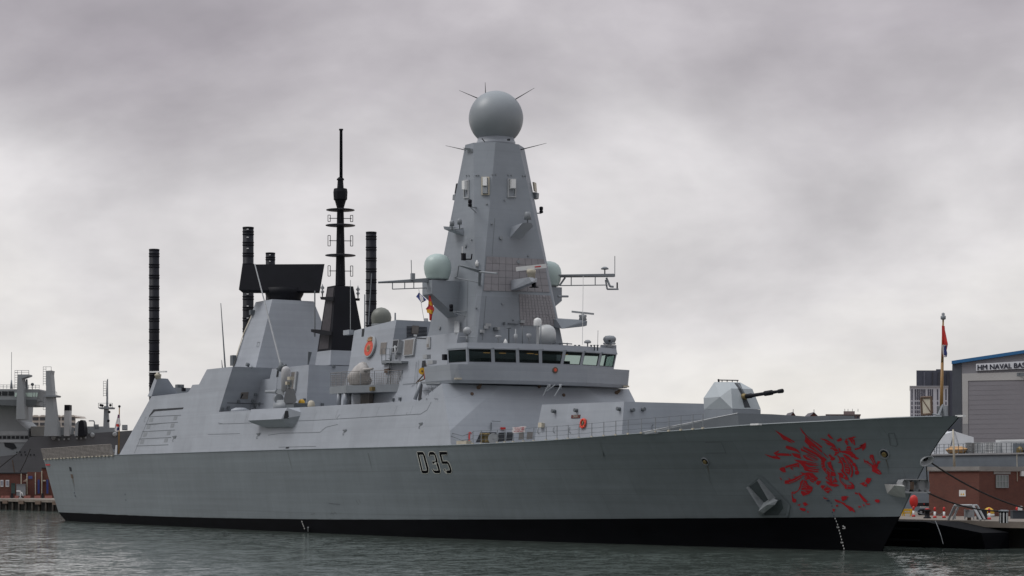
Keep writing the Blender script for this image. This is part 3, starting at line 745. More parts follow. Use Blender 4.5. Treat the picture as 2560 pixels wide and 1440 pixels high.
# ---- marks painted on the plating
def build_marks():
    def sc(poly, k, ox, oy): return [(ox+x/k, oy+y/k) for x, y in poly]
    def grow(q, w):
        n = len(q); ar = sum(q[i][0]*q[(i+1) % n][1]-q[(i+1) % n][0]*q[i][1] for i in range(n)); sg = 1 if ar > 0 else -1; out = []
        for i in range(n):
            x0, y0 = q[i-1]; x1, y1 = q[i]; x2, y2 = q[(i+1) % n]
            nx, ny = y2-y0, x0-x2; l = math.hypot(nx, ny) or 1
            out.append((x1+sg*nx/l*w, y1+sg*ny/l*w))
        return out
    # pennant number: white outline under black strokes
    D = [[(258, 190), (520, 190), (560, 215), (600, 300), (790, 950), (790, 1130), (770, 1190), (500, 1200)],]
    dk, wk = [], []
    def g(poly): return sc(poly, 19.2, 1030, 1120)
    strokes = [
        [(262, 195), (515, 195), (555, 230), (600, 320), (545, 310), (330, 310), (300, 320)],
        [(262, 195), (335, 320), (510, 1085), (505, 1200), (480, 1130)],
        [(545, 305), (600, 315), (790, 960), (785, 1120), (760, 1180), (735, 1080), (735, 1040)],
        [(510, 1090), (738, 1090), (790, 1100), (765, 1175), (690, 1205), (505, 1200)],
        [(830, 390), (830, 290), (850, 215), (900, 190), (1020, 190), (1090, 240), (1125, 310), (870, 310), (850, 390)],
        [(1085, 300), (1130, 310), (1225, 580), (1225, 670), (1185, 720), (1150, 640), (1165, 560)],
        [(985, 650), (1150, 645), (1215, 690), (1190, 745), (1010, 742)],
        [(1185, 735), (1220, 690), (1265, 760), (1350, 1090), (1350, 1190), (1285, 1080), (1285, 1040)],
        [(985, 1010), (1015, 1010), (1060, 1085), (1290, 1085), (1350, 1150), (1345, 1195), (1120, 1190), (1060, 1130)],
        [(1320, 190), (1680, 185), (1695, 300), (1400, 305), (1345, 290)],
        [(1335, 290), (1400, 300), (1485, 640), (1480, 745), (1440, 690)],
        [(1460, 645), (1690, 640), (1745, 690), (1790, 750), (1740, 745), (1475, 745)],
        [(1735, 740), (1770, 710), (1830, 840), (1900, 1070), (1890, 1150), (1845, 1080), (1840, 1030)],
        [(1540, 1000), (1570, 1000), (1625, 1085), (1850, 1080), (1895, 1120), (1870, 1195), (1670, 1195), (1600, 1120)],
    ]
    wm, bm = MB(), MB()
    for p in strokes:
        q = g(p); cx = sum(x for x, y in q)/len(q); cy = sum(y for x, y in q)/len(q)
        out = []
        n = len(q)
        ar = sum(q[i][0]*q[(i+1) % n][1]-q[(i+1) % n][0]*q[i][1] for i in range(n))
        sg = 1 if ar > 0 else -1
        for i in range(n):      # grow each stroke by about a centimetre and a half of paint
            x0, y0 = q[i-1]; x1, y1 = q[i]; x2, y2 = q[(i+1) % n]
            nx, ny = (y1-y0)+(y2-y1), -((x1-x0)+(x2-x1))
            l = math.hypot(nx, ny) or 1
            out.append((x1+sg*nx/l*2.4, y1+sg*ny/l*2.4))
        decal(wm, out, .018, 8); decal(bm, [(x+(x-a)*.55, y+(y-b)*.55) for (x, y), (a, b) in zip(out, [(x+(x-c)*.999, y+(y-d)*.999) for (x, y), (c, d) in zip(q, q)])] if 0 else [(a+(x-a)*.22, b+(y-b)*.22) for (x, y), (a, b) in zip(out, q)], .03, 8)
    L('number_outline', wm, M('pale_paint', (.46, .46, .42), .5), SHIP); L('pennant_number', bm, BLACK, SHIP)
    # the red dragon
    dr = MB(); coat = [0]
    def lay(p): coat[0] += 1; decal(dr, grow(p, .35), .014+.0003*coat[0], 10)
    def k1(*p): lay(sc(p, 12, 1900, 1060))
    def k2(*p): lay(sc(p, 12, 2040, 1070))
    def k3(*p): lay(sc(p, 11.08, 1920, 1160))
    def k4(*p): lay(sc(p, 11.08, 2050, 1160))
    k1((450, 180), (610, 270), (720, 345), (860, 420), (1060, 545), (1010, 545), (930, 490), (900, 500), (990, 575), (870, 530), (790, 480), (700, 465), (610, 340))
    k1((1200, 90), (1290, 215), (1400, 340), (1560, 470), (1860, 670), (1870, 730), (1700, 600), (1430, 370), (1360, 330), (1280, 260))
    k1((1360, 345), (1420, 385), (1640, 590), (1860, 800), (1870, 880), (1700, 750), (1560, 650), (1540, 660), (1900, 960), (1860, 950), (1500, 720), (1460, 640), (1340, 520), (1365, 440))
    k1((1880, 830), (1950, 900), (2060, 1000), (2050, 1010), (1950, 930))
    k1((780, 650), (960, 690), (1130, 770), (1220, 880), (1080, 810), (850, 755), (775, 715))
    k1((410, 870), (580, 785), (540, 850), (470, 880), (620, 880), (860, 890), (900, 950), (500, 940))
    k1((890, 895), (930, 900), (945, 955), (905, 950))
    k1((130, 895), (260, 935), (370, 970), (500, 955), (610, 1020), (600, 1055), (400, 1025), (280, 975))
    k1((950, 870), (1080, 890), (1260, 920), (1050, 925), (1190, 935), (1250, 1050), (1140, 1010), (1020, 965))
    k1((1225, 725), (1300, 750), (1430, 830), (1640, 920), (1760, 990), (1700, 980), (1450, 880), (1240, 800))
    k1((1285, 665), (1400, 720), (1560, 790), (1880, 960), (2000, 1070), (1960, 1120), (1850, 1070), (1700, 930), (1480, 820), (1310, 720))
    k1((1390, 905), (1480, 910), (1640, 985), (1760, 1070), (1700, 1060), (1560, 990))
    k1((1285, 940), (1350, 925), (1480, 985), (1640, 1060), (1760, 1105), (1640, 1085), (1490, 1020), (1560, 1080), (1700, 1130), (1560, 1100), (1400, 1060), (1320, 1000))
    k1((1010, 1060), (1180, 1085), (1330, 1105), (1560, 1150), (1780, 1200), (1560, 1190), (1790, 1245), (1500, 1245), (1390, 1195), (1370, 1210), (1480, 1290), (1740, 1290), (1520, 1345), (1480, 1370), (1720, 1330), (1840, 1335), (1740, 1365), (1800, 1390), (1720, 1400), (1780, 1440), (1560, 1440), (1340, 1385), (1310, 1290), (1200, 1170))
    k1((590, 1350), (610, 1320), (700, 1290), (745, 1300), (755, 1370), (780, 1440), (700, 1440), (630, 1400))
    k1((760, 1265), (1140, 1160), (1180, 1190), (1150, 1210), (960, 1260), (780, 1310))
    k1((900, 1300), (1130, 1235), (1190, 1220), (1180, 1240), (1160, 1260), (1195, 1320), (1120, 1265), (960, 1300), (1005, 1385), (930, 1340))
    # trunk, neck and head
    k2((110, 300), (300, 340), (430, 420), (540, 490), (580, 550), (640, 640), (700, 740), (620, 780), (600, 820), (525, 820), (580, 770), (570, 700), (500, 630), (420, 610), (490, 570), (480, 535), (360, 500), (260, 400), (340, 440), (440, 450), (300, 390))
    k2((345, 220), (375, 170), (450, 250), (540, 340), (430, 305))
    k2((620, 365), (745, 290), (780, 340), (770, 375), (660, 405))
    k2((960, 290), (1060, 280), (1120, 255), (1215, 270), (1140, 290), (1110, 320), (1160, 370), (1160, 440), (1175, 520), (1130, 480), (1130, 400), (1080, 330), (1060, 340), (1100, 400), (1095, 470), (1040, 400))
    k2((860, 390), (900, 350), (960, 400), (980, 440), (930, 420), (970, 510), (940, 510), (890, 450))
    k2((900, 320), (950, 320), (945, 345), (905, 350))
    k2((915, 590), (940, 550), (1000, 540), (1040, 570), (1060, 600), (920, 605))
    k2((905, 625), (1055, 625), (1060, 660), (910, 665)); k2((915, 685), (1060, 685), (1040, 725), (960, 720))
    k2((1150, 620), (1280, 590), (1360, 530), (1310, 520), (1420, 480), (1485, 430), (1500, 490), (1490, 590), (1400, 680), (1385, 600), (1300, 620), (1180, 655))
    k2((660, 590), (720, 610), (740, 690), (900, 680), (960, 730), (1060, 720), (1090, 700), (1110, 760), (1170, 790), (1190, 850), (1310, 920), (1200, 940), (1130, 880), (1090, 880), (1000, 800), (840, 740), (720, 720))
    k2((800, 790), (880, 800), (1000, 870), (1040, 920), (1100, 980), (1120, 1040), (1060, 1040), (1030, 1010), (1040, 1100), (1000, 1060), (900, 900), (850, 840))
    k2((620, 790), (690, 850), (800, 1010), (840, 1120), (830, 1290), (900, 1390), (940, 1440), (880, 1430), (730, 1240), (790, 1240), (790, 1130), (760, 1050), (650, 1030), (720, 1000), (690, 900))
    k2((735, 870), (830, 880), (980, 1080), (1030, 1190), (1030, 1290), (1000, 1400), (890, 1320), (870, 1150), (880, 1060))
    k2((1010, 1050), (1080, 1130), (1110, 1240), (1110, 1350), (1070, 1440), (1040, 1440), (1080, 1330), (1070, 1220), (1030, 1120))
    k2((1080, 1070), (1150, 1040), (1190, 1070), (1190, 1130), (1240, 1180), (1250, 1260), (1290, 1310), (1290, 1370), (1230, 1400), (1170, 1370), (1180, 1290), (1180, 1170), (1100, 1110))
    k2((375, 800), (430, 790), (480, 850), (570, 900), (570, 940), (500, 970), (430, 950), (450, 900))
    k2((170, 930), (310, 940), (260, 1010), (270, 1100), (330, 1200), (440, 1290), (570, 1330), (600, 1420), (560, 1440), (420, 1430), (330, 1370), (250, 1280), (180, 1180), (160, 1060))
    k2((330, 1040), (450, 1000), (460, 1090), (510, 1220), (570, 1300), (480, 1270), (390, 1190), (350, 1120))
    k2((650, 1340), (760, 1340), (840, 1420), (800, 1440), (720, 1440))
    # fore claw
    k2((1435, 910), (1480, 980), (1560, 990), (1600, 1040), (1710, 1110), (1740, 1110), (1690, 990), (1610, 880), (1630, 800), (1720, 800), (1730, 880), (1760, 980), (1800, 1090), (1830, 1080), (1850, 990), (1940, 1000), (1870, 1080), (1860, 1140), (1830, 1190), (1860, 1240), (1920, 1290), (1970, 1370), (1910, 1390), (1790, 1340), (1690, 1290), (1690, 1180), (1560, 1080), (1460, 1030))
    # rear wing, leg and tail
    k3((470, 460), (600, 440), (560, 370), (640, 430), (780, 370), (700, 310), (800, 355), (960, 280), (890, 220), (1010, 250), (1130, 230), (1230, 250), (1390, 400), (1310, 470), (1170, 410), (1060, 430), (1010, 400), (1050, 320), (960, 330), (900, 400), (760, 480), (600, 540), (470, 540))
    k3((960, 430), (990, 430), (930, 530), (910, 660), (850, 730), (720, 830), (700, 810), (840, 720), (890, 600), (900, 500))
    k3((950, 520), (1010, 450), (1060, 460), (1120, 580), (1240, 640), (1220, 740), (1140, 820), (980, 880), (920, 800), (920, 740), (1080, 770), (920, 700))
    k3((660, 770), (760, 760), (690, 790), (670, 830), (700, 950), (780, 970), (785, 1040), (730, 1065), (680, 1030))
    k3((810, 1130), (900, 1100), (880, 1160)); k3((970, 1070), (1040, 1060), (1120, 1130), (1060, 1130), (1060, 1160), (1010, 1150))
    k3((880, 1240), (900, 1210), (1020, 1225), (1050, 1260), (1020, 1300), (960, 1290)); k3((1095, 1300), (1115, 1300), (1130, 1340), (1105, 1345))
    k3((320, 360), (360, 390), (390, 430), (370, 435))
    k3((1330, 530), (1370, 460), (1480, 470), (1440, 540), (1390, 585)); k3((1150, 430), (1290, 490), (1260, 510), (1180, 470))
    k4((20, 620), (60, 580), (150, 600), (110, 650), (80, 700)); k4((100, 690), (180, 620), (260, 660), (270, 760), (230, 810), (140, 740)); k4((150, 580), (260, 640), (330, 720), (320, 740), (220, 640))
    k4((150, 380), (230, 300), (330, 360), (350, 490), (410, 360), (440, 400), (490, 500), (380, 500), (340, 540), (260, 460))
    k4((160, 470), (260, 490), (330, 545), (440, 545), (540, 590), (430, 625), (280, 590), (200, 530))
    k4((490, 230), (620, 260), (650, 400), (600, 370), (570, 330), (600, 460), (740, 580), (870, 590), (890, 550), (780, 470), (880, 510), (950, 590), (950, 680), (850, 690), (700, 680), (690, 620), (580, 500), (540, 400), (540, 320))
    k4((560, 140), (720, 280), (760, 350), (800, 430), (720, 430), (660, 380), (720, 340)); k4((840, 340), (890, 300), (920, 180), (900, 330), (870, 375))
    k4((1260, 460), (1310, 380), (1430, 400), (1390, 490), (1340, 550), (1270, 500)); k4((1110, 540), (1230, 500), (1300, 570), (1300, 620), (1230, 610), (1180, 570))
    k4((970, 780), (1040, 800), (1060, 830), (980, 820)); k4((1070, 780), (1110, 810), (1200, 910), (1320, 1030), (1300, 1060), (1220, 1030), (1140, 930), (1080, 840))
    k4((1250, 1060), (1310, 1100), (1390, 1090), (1390, 1120), (1300, 1120)); k4((1190, 1100), (1240, 1150), (1230, 1170), (1190, 1130)); k4((1065, 1155), (1150, 1180), (1080, 1210))
    k4((1520, 1010), (1560, 975), (1640, 985), (1660, 1030), (1630, 1065), (1560, 1050))
    k4((600, 900), (690, 885), (820, 905), (740, 920), (750, 970), (690, 990), (650, 1030), (610, 1000))
    k4((410, 970), (500, 1000), (620, 1060), (720, 1090), (690, 1110), (820, 1165), (920, 1220), (980, 1330), (940, 1320), (900, 1280), (840, 1300), (790, 1230), (700, 1150), (580, 1060), (500, 1060), (430, 1020))
    k4((440, 1150), (480, 1120), (520, 1150), (470, 1180)); k4((350, 1240), (420, 1240), (400, 1320), (370, 1300)); k4((95, 900), (140, 930), (240, 970), (120, 960))
    em = L('dragon_emblem', dr, RED, SHIP)
    ln = MB()
    def l1(w, *p): ribbon(ln, sc(p, 12, 1900, 1060), w*.75, .045, 6)
    def l2(w, *p): ribbon(ln, sc(p, 12, 2040, 1070), w*.75, .045, 6)
    def l3(w, *p): ribbon(ln, sc(p, 11.08, 1920, 1160), w*.75, .045, 6)
    def l4(w, *p): ribbon(ln, sc(p, 11.08, 2050, 1160), w*.75, .045, 6)
    l1(.05, (1400, 360), (1640, 570), (1900, 800)); l1(.05, (1540, 650), (1760, 830), (1960, 1000)); l1(.05, (1640, 680), (1850, 850), (1980, 960)); l1(.05, (1480, 700), (1700, 830), (1900, 980))
    l1(.05, (1290, 735), (1480, 840), (1700, 950), (1840, 1060)); l1(.045, (1300, 810), (1500, 910), (1720, 1020)); l1(.045, (1390, 950), (1560, 1030), (1700, 1090)); l1(.045, (1350, 935), (1500, 1020), (1650, 1075))
    l1(.06, (1370, 1205), (1480, 1275), (1740, 1275)); l1(.05, (1400, 1130), (1560, 1170), (1780, 1220)); l1(.05, (1470, 1360), (1640, 1325), (1830, 1335)); l1(.05, (1560, 1400), (1720, 1375), (1840, 1380))
    l1(.09, (1990, 1090), (1960, 1180), (1980, 1290), (2060, 1390), (2140, 1440)); l1(.05, (1840, 1150), (1880, 1150)); l1(.05, (1850, 1230), (1900, 1220)); l1(.05, (1900, 1320), (1950, 1290)); l1(.05, (1990, 1400), (2020, 1360))
    l2(.05, (840, 880), (960, 1060), (1030, 1190)); l2(.05, (730, 870), (830, 1040), (860, 1200), (860, 1310)); l2(.06, (870, 1040), (950, 1090)); l2(.06, (890, 1120), (980, 1150)); l2(.06, (890, 1200), (990, 1220)); l2(.06, (900, 1280), (1000, 1290)); l2(.05, (1020, 1100), (1060, 1240), (1050, 1360)); l2(.05, (1140, 1270), (1230, 1270)); l2(.045, (500, 580), (640, 600)); l2(.045, (560, 690), (680, 700))
    l2(.05, (1480, 1010), (1560, 1060), (1690, 1140)); l2(.05, (1660, 880), (1720, 960), (1770, 1090)); l2(.05, (1860, 1290), (1930, 1360)); l2(.05, (950, 920), (1040, 1030)); l2(.05, (350, 1050), (370, 1150), (470, 1260))
    l3(.05, (590, 510), (760, 450), (900, 350), (1050, 290)); l3(.05, (1080, 330), (1050, 400)); l3(.05, (1150, 300), (1200, 380), (1280, 400)); l3(.05, (1000, 480), (960, 560), (920, 660), (900, 720)); l3(.045, (950, 600), (1040, 560), (1100, 590)); l3(.045, (930, 660), (1020, 620), (1090, 650)); l3(.05, (920, 715), (1060, 715), (1200, 715)); l3(.05, (980, 730), (1090, 790)); l3(.045, (1000, 500), (1060, 540))
    l4(.05, (90, 690), (180, 620), (260, 640)); l4(.05, (160, 740), (270, 710)); l4(.05, (200, 330), (240, 400)); l4(.05, (280, 320), (290, 420)); l4(.05, (350, 380), (350, 490)); l4(.05, (400, 360), (400, 450)); l4(.06, (570, 360), (600, 470), (700, 570)); l4(.05, (760, 600), (870, 620)); l4(.05, (760, 580), (760, 680)); l4(.05, (1290, 500), (1240, 560)); l4(.05, (170, 180), (200, 240)); l4(.05, (290, 240), (290, 310))
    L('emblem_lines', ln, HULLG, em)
    # draught marks: plain dashes, metre figures, and the bow-thruster hook mark
    dm = MB()
    for i, (u, v) in enumerate([(2088, 1296), (2091, 1303), (2094, 1311), (2095, 1318), (2098, 1326), (2100, 1333), (2102, 1341), (2104, 1348.5), (2105, 1356), (2108, 1364), (2110, 1371)]):
        w = 3.0 if i in (3, 8) else 1.1
        if i in (3, 8):
            decal(dm, [(u-3, v-1.8), (u-.8, v-1.8), (u-.2, v+1.8), (u-2.4, v+1.8)], .02); decal(dm, [(u+.6, v-1.6), (u+3, v-1.6), (u+3.4, v+1.6), (u+.9, v+1.6)], .02)
        else: decal(dm, [(u-w, v-2), (u+w, v-2), (u+w+.5, v+2), (u-w+.5, v+2)], .02)
    for q in ([(2106.5, 1314), (2109, 1312.5), (2109.5, 1316), (2107, 1316)], [(2107, 1315), (2113, 1316), (2113.5, 1318), (2107.5, 1317)], [(2111.5, 1317), (2113.8, 1317), (2113.5, 1321.5), (2111.5, 1321.5)], [(2106.5, 1320), (2112.5, 1320), (2112, 1321.8), (2106.5, 1321.8)]): decal(dm, q, .02)
    for u, v in ((755, 1304), (757, 1310), (759, 1315), (761, 1321)): decal(dm, [(u-1, v-1.5), (u+1, v-1.5), (u+1.4, v+1.5), (u-.6, v+1.5)], .02)
    L('draught_marks', dm, WHITE, SHIP)
    dm = MB()
    for u, v in ((2078, 1258), (2080, 1265), (2081, 1281), (2085, 1289), (186, 1232), (188, 1240), (313, 1236), (315, 1250)): decal(dm, [(u-.9, v-1.8), (u+.9, v-1.8), (u+1.3, v+1.8), (u-.5, v+1.8)], .02)
    decal(dm, [(2066, 1250), (2074, 1250), (2075, 1253), (2067, 1253)], .02)
    L('hull_marks', dm, M('mark_blue_grey', (.03, .05, .08), .6), SHIP)
    dm = MB(); decal(dm, [(114, 1160), (125, 1160), (126, 1163.5), (115, 1164)], .02); L('stern_mark', dm, RED, SHIP)
build_marks()

# ---- hull and side fittings
def build_fittings():
    def port(u, v, ru, rv):
        p, n = HN(u, v); x = n.cross(Vector((0, 0, 1))).normalized(); y = x.cross(n)
        k = rv/ (F/((p-CAM).dot(AWAY)))
        ax = (x, y, n)
        o = L('fairlead_ring', MB().lathe(p, [(k*1.05, -.1), (k*1.05, .06), (k*.92, .10), (k*.74, .02), (k*.72, -.1)], 20, ax=ax), MGREY, SHIP)
        L('fairlead_bore', MB().lathe(p, [(k*.75, .008), (k*.55, .012)], 20, ax=ax), DARK, o)
        L('fairlead_plug', MB().lathe(p+y*(-.03), [(k*.5, .0), (k*.5, .10), (k*.4, .14)], 16, ax=ax), BRASS, o)
    port(1763, 1153, 10, 11); port(2211, 1134.5, 12, 13.5)
    mb = MB()
    for pl in ([(1763, 1106), (1803, 1105), (1815, 1132), (1764, 1133)], [(2221, 1084), (2236, 1083), (2244, 1110), (2241, 1116), (2226, 1113), (2221, 1084)], [(670, 1063+25), (705, 1083), (800, 1081), (815, 1068), (845, 1061)],
               [(697, 1118), (790, 1116)], [(547, 1060), (600, 1058.5)], [(600, 1058.5), (800, 1050), (1052, 1035)], [(845, 1049), (842, 1046), (850, 1036)], [(1016, 1037), (1018, 1031)], [(545, 1057), (560, 1060)], [(600, 1084), (520, 1086)],
               [(1052, 1035), (1068, 1025), (1078, 1005)]):
        ribbon(mb, pl, .045, .012)
    L('plating_seam', mb, DGREY, SHIP)
    mb = MB()
    for x in (585, 610, 634, 785, 838, 900, 940, 985, 1025): ribbon(mb, [(x+8, 1058-(x-585)*.052-22), (x, 1058-(x-585)*.052)], .03, .012)
    L('plating_rib', mb, MGREY, SHIP)
    # boat-bay shutter
    Q = [(381, 1025), (459, 1019), (421, 1112), (336, 1133)]
    mb = MB(); decal(mb, [(384, 1023.5), (459, 1018.5), (457.5, 1023), (387, 1028.5), (374, 1041), (372.5, 1040)], .015, 12)
    sh = L('boat_bay_shutter', mb, DARK, SHIP)
    mb = MB()
    for a, b in (((372, 1042), (453, 1038)), ((364, 1060.7), (445, 1055.6)), ((356, 1079), (437, 1075)), ((347.7, 1097.7), (428, 1093.5)), ((341, 1115), (421, 1112)), ((374, 1040), (336, 1133))): ribbon(mb, [a, b], .07, .012)
    L('shutter_seam', mb, DGREY, sh)
    for (x, y) in ((378, 1050), (438.5, 1046), (371, 1067.5), (431, 1064), (363, 1086.5), (422, 1083), (355.5, 1105), (415, 1101)):
        L('vent_panel', decal(MB(), [(x-3, y-5), (x+5.5, y-5.6), (x+3, y+4.4), (x-5.5, y+5)], .014, 12), MGREY, sh)
    mb = MB(); ribbon(mb, [(366, 1043), (363, 1044), (360, 1055), (363, 1054)], .06); L('hand_grip', mb, MGREY, SHIP)
    # scupper hooks
    for u, v in ((436, 1092), (646, 1085), (862, 1076), (1052, 1059)):
        mb = MB(); decal(mb, [(u-5, v-1), (u+6, v-3), (u+3, v+3), (u-1, v+4)], .05, 12); ribbon(mb, [(u-1, v+4), (u-5, v+9), (u-4, v+12), (u-2, v+10)], .06, .03)
        L('scupper', mb, DGREY, SHIP)
    mb = MB(); decal(mb, [(716, 1117.5), (724, 1117), (721, 1121.5), (714, 1121.5)], .02); L('scupper', mb, DARK, SHIP)
    # stern cleats
    for u, v in ((176, 1172), (180, 1190)):
        L('stern_fairlead', decal(MB(), [(u-3, v-5), (u+2, v-4), (u+4, v+6), (u-1, v+6)], .03, 12), RUST if v > 1180 else DARK, SHIP)
    # scuff marks left by tugs and fenders
    mb = MB()
    for pl in ([(825, 1285), (840, 1282)], [(828, 1279), (834, 1287)], [(836, 1279), (842, 1286)], [(890, 1250), (897, 1262)], [(897, 1248), (902, 1258)], [(777, 1286), (788, 1284)], [(822, 1258), (850, 1261)]): ribbon(mb, pl, .05, .012)
    L('fender_scuff', mb, DGREY, SHIP)
    mb = MB(); rs = random.Random(5)
    for u, v, l in ((718, 1124, 60), (180, 1198, 30), (1767, 1166, 40), (2214, 1150, 35), (920, 1132, 45), (1500, 1104, 40)):
        if l: decal(mb, [(u-1.2, v), (u+1.2, v), (u+1+l*.16, v+l*.6), (u+l*.24, v+l), (u-.8+l*.14, v+l*.6)], .012, 14)
    L('water_stain', mb, M('hull_stain', (.136, .156, .162), .6), SHIP)
    mb = MB()
    for u, v, l in ((182, 1196, 22), (2216, 1149, 25), (1769, 1165, 22), (1945, 1268, 18)): decal(mb, [(u-.7, v), (u+.9, v), (u+l*.24, v+l)], .016, 10)
    L('rust_run', mb, M('rust_run', (.12, .09, .065), .8), SHIP)
    mb = MB()
    for i in range(46):
        u = 200+i*44+rs.uniform(-18, 18); v0 = None
        vv = interp([145, 400, 760, 1300, 1700, 2100, 2250], [1280, 1291.5, 1298, 1298.5, 1296, 1293, 1291], u)
        w = rs.uniform(6, 22); decal(mb, [(u-w, vv-.6), (u+w, vv-.6), (u+w*.7, vv-1.2-rs.uniform(0, 1.6)), (u-w*.6, vv-1.2-rs.uniform(0, 1.6))], .014, 12)
    L('waterline_grime', mb, M('hull_stain', (.125, .138, .14), .6), SHIP)
    L('discharge_pipe', MB().tube(H(771, 1328, 0), H(776, 1317, .25), .06, n=6), STEEL, SHIP)
    # side pocket for the close-in gun
    P = [(653, 1023.5), (754, 1019.5)]; 
    a, b = side(653, 1023), side(756, 1019.5)
    def o_(u, v, d):
        p = side(u, v); return p+Vector((0, -d, 0))
    zt = .0
    pts = [o_(655, 1023, -.6), o_(752, 1019, -.6), o_(650, 1024, .95), o_(742, 1020, 1.0), o_(646, 1052, 1.15), o_(733, 1048, 1.25), o_(648, 1058, .75), o_(668, 1068, .35), o_(731, 1067, .35), o_(742, 1050, -.3), o_(655, 1070, -.6), o_(740, 1070, -.6), o_(757, 1036, -.5)]
    o = L('gun_sponson', MB().cvx(pts), GREY, SHIP, solid=True); rebvh()
    L('freeing_port', decal(MB(), [(713, 1027), (720.5, 1027), (722.5, 1046), (709, 1046.5)], .015, 8), DARK, o)
    # flight-deck safety nets, raised
    for i in range(10):
        s0, s1 = -.3+i*2.62, -.3+i*2.62+2.5
        c = [st(s, td(s)+.05+x, zd(s)+y) for s in (s0, s1) for x, y in ((0, -.02), (.35, 1.22))]
        mb = MB()
        for j in range(11): mb.tube(c[0].lerp(c[2], j/10), c[1].lerp(c[3], j/10), .038 if j % 5 else .06, n=4, cap=False)
        for j in range(9): mb.tube(c[0].lerp(c[1], j/8), c[2].lerp(c[3], j/8), .045 if j % 8 else .06, n=4, cap=False)
        net = L('safety_net', mb, NETM, SHIP)
        b_ = MB()
        for x in (.2, .8): b_.box(c[0].lerp(c[2], x)+Vector((0, 0, -.05)), (.5, .25, .12))
        L('net_hinge', b_, CREAM, net)
        # a matching net on the port quarter
        L('safety_net', MB().add([mir(p) for p in mb.v], mb.f), NETM, SHIP)
    # ensign staff and quarterdeck clutter
    f0, f1 = A(297, 1134, t=2.5), A(298.5, 1016, t=2.5)
    m_ = L('ensign_staff', MB().tube(f0, f1, .11, .06, 10), WOODM, SHIP)
    L('staff_truck', MB().ball(f1, .16, n=12, m=8), MATTE, m_)
    mb = MB()
    for u in (276, 289): mb.cvx([A(u-3, 1138, t=8.4), A(u+3, 1138, t=8.4), A(u+4, 1113, t=7.9), A(u, 1113, t=7.9), A(u-3, 1138, t=8.1), A(u+4, 1113, t=7.6)])
    mb.box(A(283, 1127, t=8.0), (.5, .3, .3)); L('hangar_fairing', mb, STEEL, SHIP)
    # bow: staff with legs, rusty board
    f0, f1 = A(2353, 1041, t=0), A(2358, 796, t=0)
    m_ = L('jackstaff', MB().tube(f0, f0.lerp(f1, .55), .12, .095, 10).tube(f0.lerp(f1, .55), f1, .09, .055, 10), WOODM, SHIP)
    L('staff_truck', MB().lathe(f1, [(.06, -.1), (.17, -.05), (.17, .15), (.08, .2), (.12, .3), (.03, .38)], 12), MGREY, m_)
    mb = MB()
    for u in (2346, 2367): mb.tube(A(u, 1040, t=.5 if u < 2350 else -.5), A(2357, 1012, t=0), .11, .07, 6)
    mb.box(A(2356, 1030, t=.05), (.9, .12, .8)); L('staff_step', mb, MGREY, SHIP)
    q = [A(u, v, t=.6) for u, v in ((2303, 994), (2328, 993), (2330, 1035), (2305, 1037))]
    o = L('mooring_board', MB().ext([p.lerp(sum(q, Vector())/4, .12) for p in q], AWAY*.08), CREAM, SHIP)
    mb = MB(); mb.path(q+q[:1], .085, 6); mb.path([q[0], q[2]], .045); L('board_frame', mb, RUST, o)
    L('board_prop', MB().tube(A(2330, 1034, t=.6), A(2344, 1038, t=.4), .06, n=6), MGREY, o)
    L('bow_lamp', MB().box(A(2401, 1040, t=0), (.7, .25, .12)), WHITE, SHIP)
    mb = MB().box(A(1890, 1061, t=6.6), (.9, .3, .12)); L('deck_fitting', mb, WHITE, SHIP)
    # anchor in its pocket
    px = [(1869, 1214), (1895, 1190), (1905, 1193), (1974, 1262), (1968, 1290), (1912, 1290)]
    pk = MB()
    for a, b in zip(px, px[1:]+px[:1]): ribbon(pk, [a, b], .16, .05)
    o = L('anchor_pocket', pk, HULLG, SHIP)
    an = MB()
    def bar(a, b, w0, w1, h0, h1):
        (u0, v0), (u1, v1) = a, b; dx, dy = u1-u0, v1-v0; l = math.hypot(dx, dy); nx, ny = -dy/l, dx/l
        an.cvx([H(u0+nx*w0, v0+ny*w0, .0), H(u0-nx*w0, v0-ny*w0, .0), H(u0, v0, h0), H(u1+nx*w1, v1+ny*w1, .0), H(u1-nx*w1, v1-ny*w1, .0), H(u1, v1, h1)])
    bar((1869, 1216), (1912, 1264), 2.2, 4, .2, .6); bar((1896, 1198), (1936, 1248), 2.2, 5, .2, .6)
    an.cvx([H(1909, 1256, .1), H(1932, 1242, .1), H(1913, 1262, .95), H(1934, 1246, .95), H(1953, 1242, .5), H(1950, 1250, .7), H(1925, 1268, .9), H(1905, 1285, .35), H(1901, 1288, .1), H(1903, 1278, .3)])
    L('anchor', an, M('anchor_grey', (.22, .24, .25), .55, .15, (1.5, 1.5, 1.5)), SHIP)
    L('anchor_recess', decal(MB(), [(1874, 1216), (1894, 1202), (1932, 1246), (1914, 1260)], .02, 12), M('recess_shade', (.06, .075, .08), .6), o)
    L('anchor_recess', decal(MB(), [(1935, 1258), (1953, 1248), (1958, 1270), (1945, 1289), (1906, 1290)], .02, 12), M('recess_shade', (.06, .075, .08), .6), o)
    # bow chock: flared bowl on the shoulder of the stem
    Z_ = Vector((0, 0, 1))
    az = (-AWAY*.80+RIGHT*.30-Z_*.30).normalized(); axx = (RIGHT+Z_*.35); axx = (axx-az*axx.dot(az)).normalized(); ayy = az.cross(axx)*.62
    p = A(2317, 1153, t=.75)
    L('bow_chock', MB().lathe(p, [(.12, -.5), (.30, -.34), (.42, -.12), (.50, .0), (.54, .03), (.50, .05), (.44, .0), (.36, -.12), (.25, -.28), (.02, -.38)], 26, ax=(axx, ayy, az)), STEEL, SHIP)
    L('chock_throat', MB().lathe(p+Z_*.06+RIGHT*.1, [(.20, -.27), (.02, -.26)], 18, ax=(axx, ayy, az)), DARK, SHIP)
